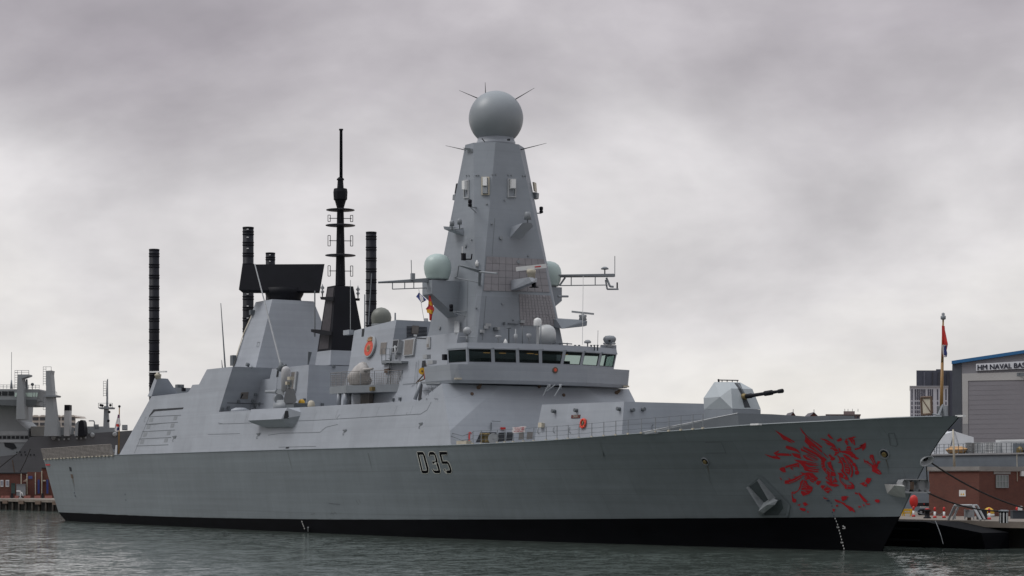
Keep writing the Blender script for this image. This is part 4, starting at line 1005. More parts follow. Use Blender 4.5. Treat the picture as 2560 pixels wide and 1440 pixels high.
    # twin fairlead box across the stem, with its fin
    def bx(u0, u1, v0, v1, t0, t1):
        return [A(u0, v0, t=t0), A(u1, v0, t=t0), A(u1, v1, t=t0), A(u0, v1, t=t0)]
    c0, c1 = A(2256, 1214, t=1.2), A(2324, 1215, t=-.9)
    d = (c1-c0); d.z = 0; dn = d.normalized(); up = Vector((0, 0, 1)); dep = dn.cross(up); dep = -dep if dep.dot(AWAY) < 0 else dep
    hh = .40
    shell = MB()
    for f0, f1 in ((0, .28), (.38, .62), (.62, 1.0)):
        a0, a1 = c0+d*f0, c0+d*f1; w = (a1-a0).length
        oc = [a0+dn*w*x+up*y for x, y in ((.22, -hh), (.78, -hh), (1, -hh*.55), (1, hh*.55), (.78, hh), (.22, hh), (0, hh*.55), (0, -hh*.55))]
        m_ = sum(oc, Vector())/8
        inn = [p.lerp(m_, .2)+dep*.35 for p in oc]; bk = [p+dep*.7 for p in oc]
        for i in range(8):
            j = (i+1) % 8
            shell.add([oc[i], oc[j], inn[j], inn[i]], [(0, 1, 2, 3)]); shell.add([oc[i], oc[j], bk[j], bk[i]], [(0, 1, 2, 3)])
        shell.poly(inn)
    shell.box((c0+c1)/2-up*(hh+.04)+dep*.3, (d.length*1.0, .75, .1), (dn, dep, up)); shell.box((c0+c1)/2+up*(hh+.02)+dep*.3, (d.length*.7, .6, .07), (dn, dep, up))
    o = L('fairlead_box', shell, STEEL, SHIP)
    L('fairlead_roller', MB().box(c0+d*.33, (d.length*.1, .3, hh*1.3), (dn, dep, up)), RUST, o)
    fin = MB().cvx([H(2210, 1211, -.05), H(2217, 1235, -.05), H(2240, 1243, -.05), A(2258, 1212, t=1.25), A(2264, 1244, t=.9), A(2262, 1216, t=1.6), A(2236, 1213, t=2.2)])
    L('fairlead_fin', fin, M('fin_pale', (.44, .44, .43), .6, .15, (1.5, 1.5, 1.5)), o)
build_fittings()

# ---- guard rails along the forecastle
def build_rails():
    us = [1182, 1203, 1243, 1262, 1283, 1308.6, 1334, 1365, 1392, 1420, 1447, 1479, 1509, 1539, 1570, 1603, 1638, 1672, 1702, 1732, 1757]
    P = []
    for u in us:
        s_ = 110
        v = 1100
        # follow the gunwale: find where this sight line meets it
        lo, hi = 103.0, 136.0
        for _ in range(40):
            m = (lo+hi)/2; p = st(m, td(m)-.12, zd(m)); d = p-CAM
            uu = U0+F*d.dot(RIGHT)/d.dot(AWAY)
            if uu < u: lo = m
            else: hi = m
        P.append(st(lo, td(lo)-.14, zd(lo)))
    for i, p in enumerate(P):
        mb = MB().tube(p, p+Vector((0, 0, 1.08)), .032, n=6)
        o = L('guardrail_stanchion', mb, WIRE, SHIP)
        L('stanchion_foot', MB().box(p+Vector((0, -.02, .05)), (.22, .12, .12)), CREAM, o)
    for h in (1.06, .70, .36):
        mb = MB()
        for a, b in zip(P[:-1], P[1:]):
            m = (a+b)/2+Vector((0, 0, -.02)); U = Vector((0, 0, h))
            mb.path([a+U, m+U, b+U], .016, 4)
        L('guardrail_wire', mb, DGREY, SHIP)
    mb = MB()
    for k in (0, 1):
        d = Vector((0, 0, .45 if k else .95)); q = HN(1128 if k else 1131, 1090 if k else 1083)[0]
        mb.path([P[0]+d, (P[0]+d).lerp(q, .5)-Vector((0, 0, .25)), q], .03, 4)
    L('safety_chain', mb, DGREY, SHIP)
    # mooring recess and lockers on the front of the superstructure, just above the deck
    def rec(px, mt, nm, off=.02): return L(nm, decal(MB(), px, off, 10), mt, SHIP)
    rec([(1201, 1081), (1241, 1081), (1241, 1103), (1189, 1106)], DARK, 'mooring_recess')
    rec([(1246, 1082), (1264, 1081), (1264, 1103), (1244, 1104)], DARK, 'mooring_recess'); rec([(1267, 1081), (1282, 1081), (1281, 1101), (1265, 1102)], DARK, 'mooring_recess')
    rec([(1298, 1080), (1309, 1080), (1308, 1098), (1296, 1099)], GRILLE, 'side_locker'); rec([(1318, 1080), (1332, 1080), (1331, 1097), (1316, 1098)], GRILLE, 'side_locker')
    def onplane(u, v, t): return A(u, v, t=t)
    for u, r in ((1207, .22), (1218, .2)):
        L('deck_bollard', MB().lathe(A(u, 1104, t=9.75)-Vector((0, 0, .1)), [(r, 0), (r*.8, .15), (r*.8, .6), (r*1.15, .65), (r*1.1, .78)], 14), BRASS, SHIP)
    p = A(1233, 1096, t=9.9)
    L('roller_fairlead', MB().lathe(p, [(.42, -.1), (.34, .0), (.2, .06), (.34, .12), (.42, .2)], 18, ax=(RIGHT, Vector((0, 0, 1)), -AWAY)), STEEL, SHIP)
    mb = MB(); ribbon(mb, [(1172, 1109), (1172, 1083), (1174, 1082), (1178, 1085)], .14, .08); L('fire_hydrant', mb, BRED, SHIP)
    L('deck_chest', MB().box(A(1160, 1105, t=9.9)+Vector((0, 0, -.05)), (1.6, .5, .3)), CREAM, SHIP)
    L('switch_box', MB().box(HN(1256, 1071)[0]+Vector((.1, 0, 0)), (.2, .4, .18)), BRED, SHIP)
    L('winch_control', MB().cvx([H(u, v, f) for u, v in ((1353, 1058), (1362, 1058), (1361, 1070), (1353, 1070)) for f in (0, .3)]), CREAM, SHIP)
    mb = MB(); ribbon(mb, [(1225, 1056), (1247, 1057)], .06, .3); ribbon(mb, [(1226, 1058), (1225.5, 1078)], .12, .15); L('signal_crane', mb, DGREY, SHIP)
    for u, v in ((1387, 1028.5), (1443, 1026.5), (1550, 1023), (1579, 1026), (1606, 1024)):
        mb = MB(); stud(mb, u, v, .15, .3); L('wall_lamp', mb, DGREY, SHIP)
    for u, v in ((1346, 1077), (1385, 1075), (1424, 1075), (1630, 1068)):
        mb = MB(); ribbon(mb, [(u+2, v-7), (u-1, v-2), (u-1, v+5), (u+3, v+7)], .06, .05); L('cable_loop', mb, DGREY, SHIP)
    # name board: DRAGON
    o = L('name_board', MB().cvx([H(u, v, f) for u, v in ((1429.5, 1038), (1451.5, 1037), (1450.5, 1045), (1428.5, 1046)) for f in (0, .05)]), M('maroon_board', (.09, .018, .015), .6), SHIP)
    p, n = HN(1440, 1041.5)
    put_text('DRAGON', 'board_lettering', p+n*.06-Vector((0, 0, .07)), Vector((1, 0, 0)), .17, M('pale_letter', (.4, .36, .3), .6), o, fit=.60)
def put_text(txt, name, at, right, h, mat, parent, fit=None, bold=0.0, up=Vector((0, 0, 1)), depth=.01):
    cu = bpy.data.curves.new('t', 'FONT'); cu.body = txt; cu.align_x = 'CENTER'; cu.offset = bold; cu.extrude = depth
    ob = bpy.data.objects.new('t', cu); COL.objects.link(ob)
    bpy.context.view_layer.update()
    me = bpy.data.meshes.new_from_object(ob.evaluated_get(bpy.context.evaluated_depsgraph_get()))
    bpy.data.objects.remove(ob)
    xs = [v.co.x for v in me.vertices]; ys = [v.co.y for v in me.vertices]
    ky = h/(max(ys)-min(ys)); kx = fit/(max(xs)-min(xs)) if fit else ky
    mb = MB(); r = right.normalized(); nrm = r.cross(up)
    mb.add([at+r*(v.co.x*kx)+up*((v.co.y-min(ys))*ky)+nrm*v.co.z for v in me.vertices], [tuple(p.vertices) for p in me.polygons])
    return L(name, mb, mat, parent)
build_rails()

# ---- wheelhouse roof gear and wing details
def build_roof_gear():
    def lat(nm, u, v, t, prof, mt, n=18): return L(nm, MB().lathe(A(u, v, t=t), prof, n), mt, SHIP)
    dome = lambda r, h: [(r*.92, 0), (r, .1), (r, h-r*.95), (r*.93, h-r*.55), (r*.7, h-r*.22), (r*.35, h-.04), (.02, h)]
    k = lat('satcom_dome', 1366, 862, -1.2, [(.5, -.4), (.5, .15), (.8, .18)]+dome(.82, 1.75)[1:], DOMEW, 28)
    k = lat('satcom_dome', 1344, 816, .4, [(.12, -2), (.12, 0)]+dome(.35, .75), WHITE, 20)
    lat('mushroom_aerial', 1246, 857, 3.5, [(.06, -.2), (.06, .42), (.27, .46), (.27, .6), (.2, .64)], STEEL)
    lat('white_cone_aerial', 1263.5, 857, 3.0, [(.18, -.2), (.18, .05), (.05, .33)], WHITE)
    lat('pole_aerial', 1272, 857, 2.4, [(.05, -.2), (.05, 1.2), (.2, 1.22), (.2, 1.3)], DGREY)
    lat('pole_aerial', 1289, 858, 2.0, [(.06, -.2), (.06, .3), (.16, .35), (.16, .75), (.05, .8), (.05, 1.2)], STEEL)
    lat('pole_aerial', 1306, 858, 1.5, [(.04, -.2), (.04, 1.5)], DGREY, 8)
    lat('pole_aerial', 1352, 858, .6, [(.06, -.2), (.06, 1.6)], MGREY, 8)
    lat('searchlight', 1322, 843, .8, [(.05, -.6), (.05, -.1), (.22, -.05), (.22, .28), (.06, .32)], STEEL)
    lat('mushroom_aerial', 1469, 868, -4.0, [(.06, -.3), (.06, .32), (.3, .36), (.3, .5), (.16, .62), (.02, .64)], STEEL)
    for u in (1438, 1448, 1478, 1486, 1494): lat('roof_fitting', u, 868, -4.5, [(.06, -.3), (.06, .1), (.1, .12), (.1, .2)], DGREY, 8)
    L('roof_rail', MB().path([A(1389, 857, t=-1.5), A(1430, 860, t=-3.2)], .05).tube(A(1418, 864, t=-2.8), A(1418, 857, t=-2.8), .05).tube(A(1400, 862, t=-2), A(1400, 856, t=-2), .05), DGREY, SHIP)
    L('whip_aerial', MB().tube(A(1494, 868, t=-5), A(1495, 826, t=-5), .02, n=4), WIRE, SHIP)
    # electro-optic director
    P = [A(1502, 881, t=-6.6), A(1541, 882, t=-7.9), A(1541, 863, t=-7.9), A(1502, 862, t=-6.6)]
    L('director_plinth', MB().ext(P, AWAY*1.2), GREY, SHIP)
    c = A(1524, 849, t=-7.2)
    o = L('director_ball', MB().lathe(c, [(.02, -.36), (.3, -.34), (.5, -.2), (.58, .0), (.55, .16), (.36, .32), (.02, .36)], 20, ax=(RIGHT*1.0, -AWAY, Vector((0, 0, 1)))), MGREY, SHIP)
    L('director_fork', MB().tube(A(1510, 859, t=-7.2), A(1537, 859, t=-7.2), .1).tube(c-Vector((0, 0, .75)), c-Vector((0, 0, .3)), .2), STEEL, o)
    for u, v in ((1515, 848), (1523, 853)): L('director_lens', MB().tube(A(u, v, t=-7.2)-AWAY*.48, A(u, v, t=-7.2)-AWAY*.60, .11, n=12), DARK, o)
    # left of the wheelhouse
    c = A(1168, 827, t=6.0)
    o = L('gyro_camera', MB().lathe(c, [(.02, -.36), (.25, -.3), (.36, -.05), (.36, .1), (.2, .3), (.02, .34)], 18), STEEL, SHIP)
    L('camera_post', MB().tube(c-Vector((0, 0, 1.0)), c-Vector((0, 0, .3)), .12).path([A(1148, 842, t=6), A(1188, 843, t=6)], .04), MGREY, o)
    for (u, v, w) in ((1218, 813, .3), (1213, 819, .2), (1236, 823, .18), (1242, 822, .2), (1203, 829, .2), (1258, 810, .05), (1303, 805, .25)):
        p = H(u, v, .15)
        if p: L('mast_lamp', MB().box(p, (.3, w*1.5, .25)), STEEL if w > .19 else DGREY, SHIP)
    L('mast_shelf', MB().path([H(1268, 809, .15), H(1293, 811, .15)], .06), DGREY, SHIP)
    # crest on the wing, brackets and lamps under it
    p, n = HN(1387.5, 925)
    x = n.cross(Vector((0, 0, 1))).normalized()
    o = L('bridge_crest', MB().lathe(p, [(.26, -.02), (.27, .06), (.22, .08)], 18, ax=(x, Vector((0, 0, 1)), n)), RUST, SHIP)
    L('crest_field', MB().lathe(p, [(.17, .07), (.1, .1)], 14, ax=(x, Vector((0, 0, 1)), n)), ORANGE, o)
    mb = MB(); mb.path([A(1372, 961, t=2.2), A(1358, 990, t=2.6)], .06).path([A(1404, 961, t=1), A(1386, 991, t=1.8)], .06).path([A(1388, 962, t=1.6), A(1366, 978, t=2.4)], .05).tube(A(1374, 961, t=2), A(1373, 975, t=2), .1).tube(A(1401, 960, t=1), A(1401, 974, t=1), .1)
    L('wing_strut', mb, MGREY, SHIP)
    for u, v in ((1195, 971), (1539, 984)):
        p, n = HN(u, v)
        if p is None: continue
        o = L('flood_lamp', MB().cvx([p+n*.1+RIGHT*x+Vector((0, 0, y)) for x in (-.14, .14) for y in (-.12, .12)]+[p+n*.38+RIGHT*.2+Vector((0, 0, .2)), p+n*.38+RIGHT*.2+Vector((0, 0, .0))]), RUST, SHIP)
    for u, v in ((1180, 985), (1409, 988)):
        mb = MB(); stud(mb, u, v, .15, .08); L('deck_light', mb, RUST, SHIP)
    p, n = HN(1347, 967)
    if p: L('deck_light', MB().tube(p, p+n*.2, .15), RUST, SHIP)
    for u, v in ((1146, 946.5), (1562, 965)):
        p, n = HN(u, v)
        L('wing_lamp', MB().box(p+n*.1, (.25, .6, .14)), CREAM, SHIP)
    # aft of the wing: stowed life-jacket rack, lamp, brace, prop
    mb = MB().path([A(1041, 957, t=8.8), A(1065, 930, t=8.8)], .06).path([A(1041, 957, t=8.8), A(1068, 944, t=8.8)], .06).path([A(1063, 945, t=8.8), A(1058, 936, t=8.8)], .05)
    L('rack_frame', mb, RUST, SHIP)
    L('wing_brace', MB().tube(A(1052, 955, t=8.9), A(1037, 999, t=9.3), .16), GREY, SHIP)
    L('wing_underside', MB().cvx([A(1041, 955, t=8.9), A(1100, 953, t=8.9), A(1100, 960, t=8.9), A(1046, 959, t=8.9), A(1046, 957, t=6.5), A(1100, 957, t=6.5)]), MGREY, SHIP)
    L('bulkhead_doorway', decal(MB(), [(1056, 902), (1064, 901), (1062, 918), (1054, 920)], .02), DARK, SHIP)
    L('side_doorway', decal(MB(), [(1052, 961), (1057, 961), (1053, 999), (1045, 1000)], .02), DARK, SHIP)
    mb = MB()
    for px in ([(1058, 978), (1083, 976)], [(1073, 965), (1072, 985)], [(1091, 964), (1089, 997)], [(1096, 964), (1094, 998)], [(1069, 980), (1068, 998)], [(1081, 965), (1080, 975)]): ribbon(mb, px, .08, .1)
    L('bulkhead_pipe', mb, DGREY, SHIP)
    p = A(1067, 892, t=7.6); L('wing_light', MB().box(p, (.7, .4, .35)), STEEL, SHIP)
    p = A(1080, 906, t=8.3); L('wing_light', MB().box(p, (.9, .4, .3)), STEEL, SHIP)
    p = A(1113, 893, t=7); L('wing_light', MB().box(p, (.4, .4, .5)), MATTE, SHIP)
build_roof_gear()

# ---- funnel house details, covered gun platform
def build_midships():
    # ship's badge
    p, n = HN(928, 868); x = Vector((1, 0, 0)); y = n.cross(x); y = -y if y.z < 0 else y
    kx, ky = 1.02, .92
    ell = lambda r, h: [(r, h)]
    o = L('ships_badge', MB().lathe(p, [(1.0, -.05), (1.0, .22), (.97, .25)], 32, ax=(x*kx, y*ky*1.12, n)), STEEL, SHIP)
    L('badge_field', MB().lathe(p-y*.16, [(.80, .251), (.78, .27)], 28, ax=(x*kx, y*ky, n)), M('badge_red', (.52, .07, .04), .6, .2, (3, 3, 3)), o)
    L('badge_ring', MB().lathe(p-y*.16, [(.36, .272), (.34, .29), (.26, .29), (.24, .272)], 18, ax=(x, y, n)), M('badge_dull_gold', (.34, .20, .10), .6), o)
    mb = MB()
    for i in (-2, -1, 0, 1, 2): mb.cvx([p+x*(i*.17-.08)+y*.62+n*.26, p+x*(i*.17+.08)+y*.62+n*.26, p+x*(i*.2)+y*(1.0-.05*abs(i))+n*.26, p+x*(i*.17)+y*.62+n*.32, p+x*(i*.2)+y*.9+n*.32])
    mb.box(p+y*.6+n*.28, (.9, .12, .1), (x, y, n)); L('badge_crown', mb, M('badge_dull_gold', (.34, .20, .10), .6), o)
    # louvres and boxes on the flank
    def lou(px, mt=GRILLE, fr=STEEL, nm='louvre', d=.14, k=.78):
        cx = sum(a for a, b in px)/4; cy = sum(b for a, b in px)/4
        f = L(nm, MB().cvx([H(u, v, z) for u, v in px for z in (-.05, d)]), fr, SHIP)
        L('grille', MB().cvx([H(cx+(u-cx)*k, cy+(v-cy)*.88, z) for u, v in px for z in (d-.02, d+.02)]), mt, f)
    lou([(953, 855), (968, 854.5), (965, 887), (950, 888)], k=.98, d=.03)
    lou([(994, 853), (1009, 852), (1004, 884), (991, 885)], DARK, STEEL, 'vent_box', .5)
    lou([(1015, 850), (1042, 847), (1037, 889), (1012, 891)], d=.2)
    L('exhaust_slot', decal(MB(), [(906, 816), (912.5, 815), (909.5, 841), (904, 842)], .02), DARK, SHIP)
    fp = HN(1040, 825)
    mb = MB()
    for i in range(9):
        v = 816+i*3.4; ribbon(mb, [(1016, v+1), (1067, v+3)], .07, .05)
    g = L('intake_slats', mb, MATTE, SHIP)
    L('intake_cover', MB().cvx([H(u, v, z) for u, v in ((1030, 814), (1046, 815), (1044, 835), (1028, 834)) for z in (.03, .12)]), GRILLE, SHIP)
    L('intake_label', MB().cvx([H(u, v, z) for u, v in ((1033, 836), (1041, 837), (1040, 842), (1033, 841)) for z in (.03, .14)]), WHITE, SHIP)
    # satellite dome on the funnel and little posts
    c = A(953, 794, t=0)
    L('satellite_dome', MB().lathe(c, [(.75, -.95), (.85, -.85), (.92, -.6), (1.0, .0), (.92, .4), (.7, .72), (.38, .92), (.02, 1.0)], 28), DOMEO, SHIP)
    L('dome_skirt', MB().lathe(c, [(.93, -1.4), (.96, -.62)], 28), DGREY, SHIP)
    for u, v0, v1, t, r in ((988, 806, 782, 3, .09), (912, 814, 736, 2, .08), (921, 806, 684, 1.5, .05), (1065, 803, 796, -1, .25), (787, 836, 727, 1, .09), (876, 822, 700, 3.5, .035)):
        L('roof_post', MB().tube(A(u, v0+6, t=t), A(u+ (8 if v1 == 684 else 0), v1, t=t), r, r*.8, 6), STEEL if r > .2 or t == 3.5 else MGREY, SHIP)
    # ladder and small platform
    mb = MB(); 
    for u0, u1 in (((977, 872), (973, 964)), ((985, 873), (982, 964))): mb.tube(H(*u0, .25), H(*u1, .25), .04, n=5)
    for i in range(12):
        f = i/11; mb.tube(H(977-4*f, 872+92*f, .25), H(985-3*f, 873+91*f, .25), .03, n=4)
    L('wall_ladder', mb, DGREY, SHIP)
    q = [H(975, 903, .0), H(1021, 903, .0), H(1018, 906, .0), H(975, 906, 0)]
    L('lookout_platform', MB().prism([q[0], q[1], q[1]+Vector((0, -.7, 0)), q[0]+Vector((0, -.9, 0))], [p_-Vector((0, 0, .18)) for p_ in (q[0], q[1], q[1]+Vector((0, -.7, 0)), q[0]+Vector((0, -.9, 0)))]), MGREY, SHIP)
    mb = MB()
    for a in (0, .5, 1):
        p_ = q[0].lerp(q[1], a*.45)+Vector((0, -.85, 0)); mb.tube(p_, p_+Vector((0, 0, 1.1)), .03, n=5)
    for h in (.55, 1.1): mb.tube(q[0]+Vector((0, -.85, h)), q[0].lerp(q[1], .45)+Vector((0, -.85, h)), .025, n=4)
    L('platform_rail', mb, DGREY, SHIP)
    L('lookout_stand', MB().tube(H(1000, 900, .4), H(1000, 868, .5), .12).tube(H(995, 872, .5), H(1006, 871, .5), .08), STEEL, SHIP)
    for u, v in ((967, 907), (968, 927)): L('junction_box', MB().box(H(u, v, .15), (.9, .3, .35)), DGREY if v < 910 else RUST, SHIP)
    mb = MB(); ribbon(mb, [(998, 926), (1000, 945), (1003, 950), (1006, 944), (1007, 928)], .07, .1); ribbon(mb, [(1042, 905), (1036, 962), (1030, 966)], .05, .05); ribbon(mb, [(1048, 900), (1040, 1000)], .04, .05); ribbon(mb, [(1008, 961), (1044, 958)], .04, .05)
    L('hanging_cable', mb, DGREY, SHIP)
    # gun platform with its railing
    a, b, c0, c1 = A(824, 966, t=9.1), A(865, 963, t=9.1), A(865, 963, t=9.1), A(1003, 968, t=6.2)
    zt, zb_ = A(865, 963.5, t=9.1).z, A(865, 982, t=9.1).z
    pl = [Vector((p.x, p.y, 0)) for p in (a, b)]+[st(A(1003, 968, t=6.0).x, 6.0, 0), st(a.x, 6.0, 0)]
    top = [Vector((p.x, p.y, zt)) for p in pl]; bot = [Vector((p.x, p.y, zb_)) for p in pl]
    L('gun_platform', MB().prism(top, bot), MGREY, SHIP)
    rl = top[3:]+top[:3]
    sub = []
    for p, q_ in zip(rl[:-1], rl[1:]):
        n_ = max(1, round((q_-p).length/1.3)); sub += [p.lerp(q_, i/n_) for i in range(n_)]
    sub.append(rl[-1])
    inner = [p+(Vector((0, .1, 0))) for p in sub]
    for p in inner: L('platform_stanchion', MB().tube(p, p+Vector((0, 0, 1.28)), .035, n=5), MGREY, SHIP)
    mb = MB()
    for p, q_ in zip(inner[:-1], inner[1:]):
        for h in (.08, .24, .4, .56, .72, .88, 1.04, 1.26): mb.tube(p+Vector((0, 0, h)), q_+Vector((0, 0, h)), .016 if h < 1.2 else .03, n=4, cap=False)
        m_ = max(2, int((q_-p).length/.22))
        for i in range(1, m_): mb.tube(p.lerp(q_, i/m_), p.lerp(q_, i/m_)+Vector((0, 0, 1.1)), .014, n=4, cap=False)
    L('platform_netting', mb, NETM, SHIP)
    for u, t in ((848, 8.9), (864, 8.9), (874, 7.8)): L('platform_leg', MB().tube(A(u, 983, t=t), A(u-1, 1014, t=t), .2, n=8), GREY, SHIP)
    L('platform_lamp', MB().box(A(931, 972, t=7.6), (.5, .35, .35)), BRASS, SHIP)
    # dark panel put in for the shade under the platform
    L('platform_shade_panel', MB().box((A(930, 998, t=6.2).x+.3, -6.15, 12.6), (4.4, .1, 1.3)), DGREY, SHIP)
    L('side_locker', MB().box(A(917, 998, t=6.6), (1.7, .4, 1.1)), GRILLE, SHIP); L('side_locker', MB().box(A(893, 997, t=6.6), (2.0, .4, 1.3)), GREY, SHIP)
    # gun under its canvas cover
    c = A(900, 962, t=7.7)
    rnd = random.Random(3)
    rows = []
    prof = [(1.0, 0), (1.15, .35), (1.12, .8), (1.0, 1.25), (.7, 1.6), (.34, 1.95), (.05, 2.05)]
    for r, h in prof:
        row = []
        for i in range(18):
            an_ = 2*math.pi*i/18; k = 1+.13*math.sin(3*an_+h*2)+.07*rnd.uniform(-1, 1)
            row.append(c+Vector((math.cos(an_)*r*k*1.12+(.25*h if h > 1 else 0), math.sin(an_)*r*k*.8, h*(1+.03*rnd.uniform(-1, 1)))))
        rows.append(row+[row[0]])
    mb = MB().grid(rows, True)
    mb.tube(c+Vector((.2, -.3, 1.3)), A(932, 922, t=7.9), .2, .1, 8)
    L('covered_gun', mb, CANVAS, SHIP)
    # close-in gun mount on the side pocket
    B = lambda u, v, t=8.7: A(u, v, t=t)
    o = L('close_in_gun', MB().lathe(B(715, 1016), [(1.25, -.4), (1.25, .25), (.95, .32), (.9, .6)], 24), MGREY, SHIP)
    L('mount_skirt', MB().box(B(735, 1015, 8.5), (3.2, 1.6, .45)), RUST if 0 else DGREY, o)
    mb = MB().cvx([B(u, v, t) for u, v in ((716, 972), (735, 972), (742, 1000), (736, 1011), (713, 1011), (709, 998)) for t in (8.3, 9.3)]); L('mount_yoke', mb, M('mount_dark', (.05, .055, .062), .5), o)
    mb = MB().cvx([B(u, v, t) for u, v in ((692, 975), (700, 972), (711, 974), (711, 989), (703, 988), (690, 983)) for t in (8.5, 9.1)]); L('gun_breech', mb, MGREY, o)
    ax_ = (B(663, 979, 8.8)-B(692, 979, 8.8)).normalized(); xx = ax_.orthogonal().normalized()
    L('gun_barrel', MB().lathe(B(692, 979.5, 8.8), [(.26, -.2), (.2, 0), (.15, 1.2), (.13, 2.2), (.16, 2.4)], 12, ax=(xx, ax_.cross(xx), ax_)), MGREY, o)
    L('ammunition_drum', MB().tube(B(694, 996, 8.4), B(698, 996, 9.3), .42, n=18), MGREY, o)
    r = 11.6/25.6
    L('gun_radome', MB().lathe(B(715, 976, 8.9), [(r, -.1), (r, 1.75), (r*.96, 1.95), (r*.8, 2.15), (r*.5, 2.28), (.02, 2.33)], 24), M('radome_pale', (.36, .355, .36), .5), o)
    L('sight_camera', MB().box(B(727, 946, 9.4), (.55, .5, .3)).box(B(720, 958, 9.4), (.4, .4, .3)), CREAM, o)
    L('sight_bracket', MB().cvx([B(u, v, 9.3) for u, v in ((716, 954), (728, 951), (730, 966), (718, 972))]+[B(722, 962, 8.9)]), DGREY, o)
    for (nm, u, v, t, mt, d) in (('equipment_drum', 754, 1010, 8.2, YELLOW, .32), ('vent_cowl', 778, 1013, 8.0, CREAM, .34)):
        L(nm, MB().lathe(A(u, v, t=t)-Vector((0, 0, .3)), [(d, 0), (d*1.05, .3), (d*.9, .6), (d*.4, .75)], 14), mt, SHIP)
    L('vent_cowl', MB().lathe(A(600, 1025, t=8.4)-Vector((0, 0, .2)), [(.95, 0), (.9, .25), (.5, .42), (.05, .45)], 18), GREY, SHIP)
    # things on the inner deckhouse walls
    L('deckhouse_grille', MB().cvx([H(u, v, z) for u, v in ((730, 931), (744, 929), (738, 980), (727, 980)) for z in (0, .08)]), GRILLE, SHIP)
    L('deckhouse_fairing', MB().cvx([H(u, v, z) for u, v in ((742, 929), (746, 929), (740, 980), (736, 980)) for z in (0, .2)]), STEEL, SHIP)
    L('deckhouse_window', decal(MB(), [(693, 926), (698, 925), (696, 942), (691, 943)], .03), DARK, SHIP)
    L('hangar_door', MB().cvx([H(u, v, z) for u, v in ((603, 981), (621, 980), (619, 997), (601, 997)) for z in (0, .06)]), GRILLE, SHIP)
    mb = MB(); ribbon(mb, [(600, 995), (606, 984)], .12, .15); ribbon(mb, [(567, 1007), (660, 1010)], .05, .04); ribbon(mb, [(627, 1010), (627, 1030)], .04, .04); L('bulkhead_pipe', mb, MATTE, SHIP)
    for u, v in ((596, 1003), (631, 1002), (638, 986), (570, 1019), (640, 1017), (556, 1022), (763, 1000), (650, 1010), (1002, 998), (985, 1000), (805, 1012), (834, 916)):
        q_ = H(u, v, .08)
        if q_: L('bulkhead_box', MB().box(q_, (.22, .26, .28)), DGREY, SHIP)
    L('hangar_pipe', MB().path([H(1049-420, 920, .05) or A(629, 920, t=5), A(629, 915, t=5)], .05), DGREY, SHIP)
build_midships()

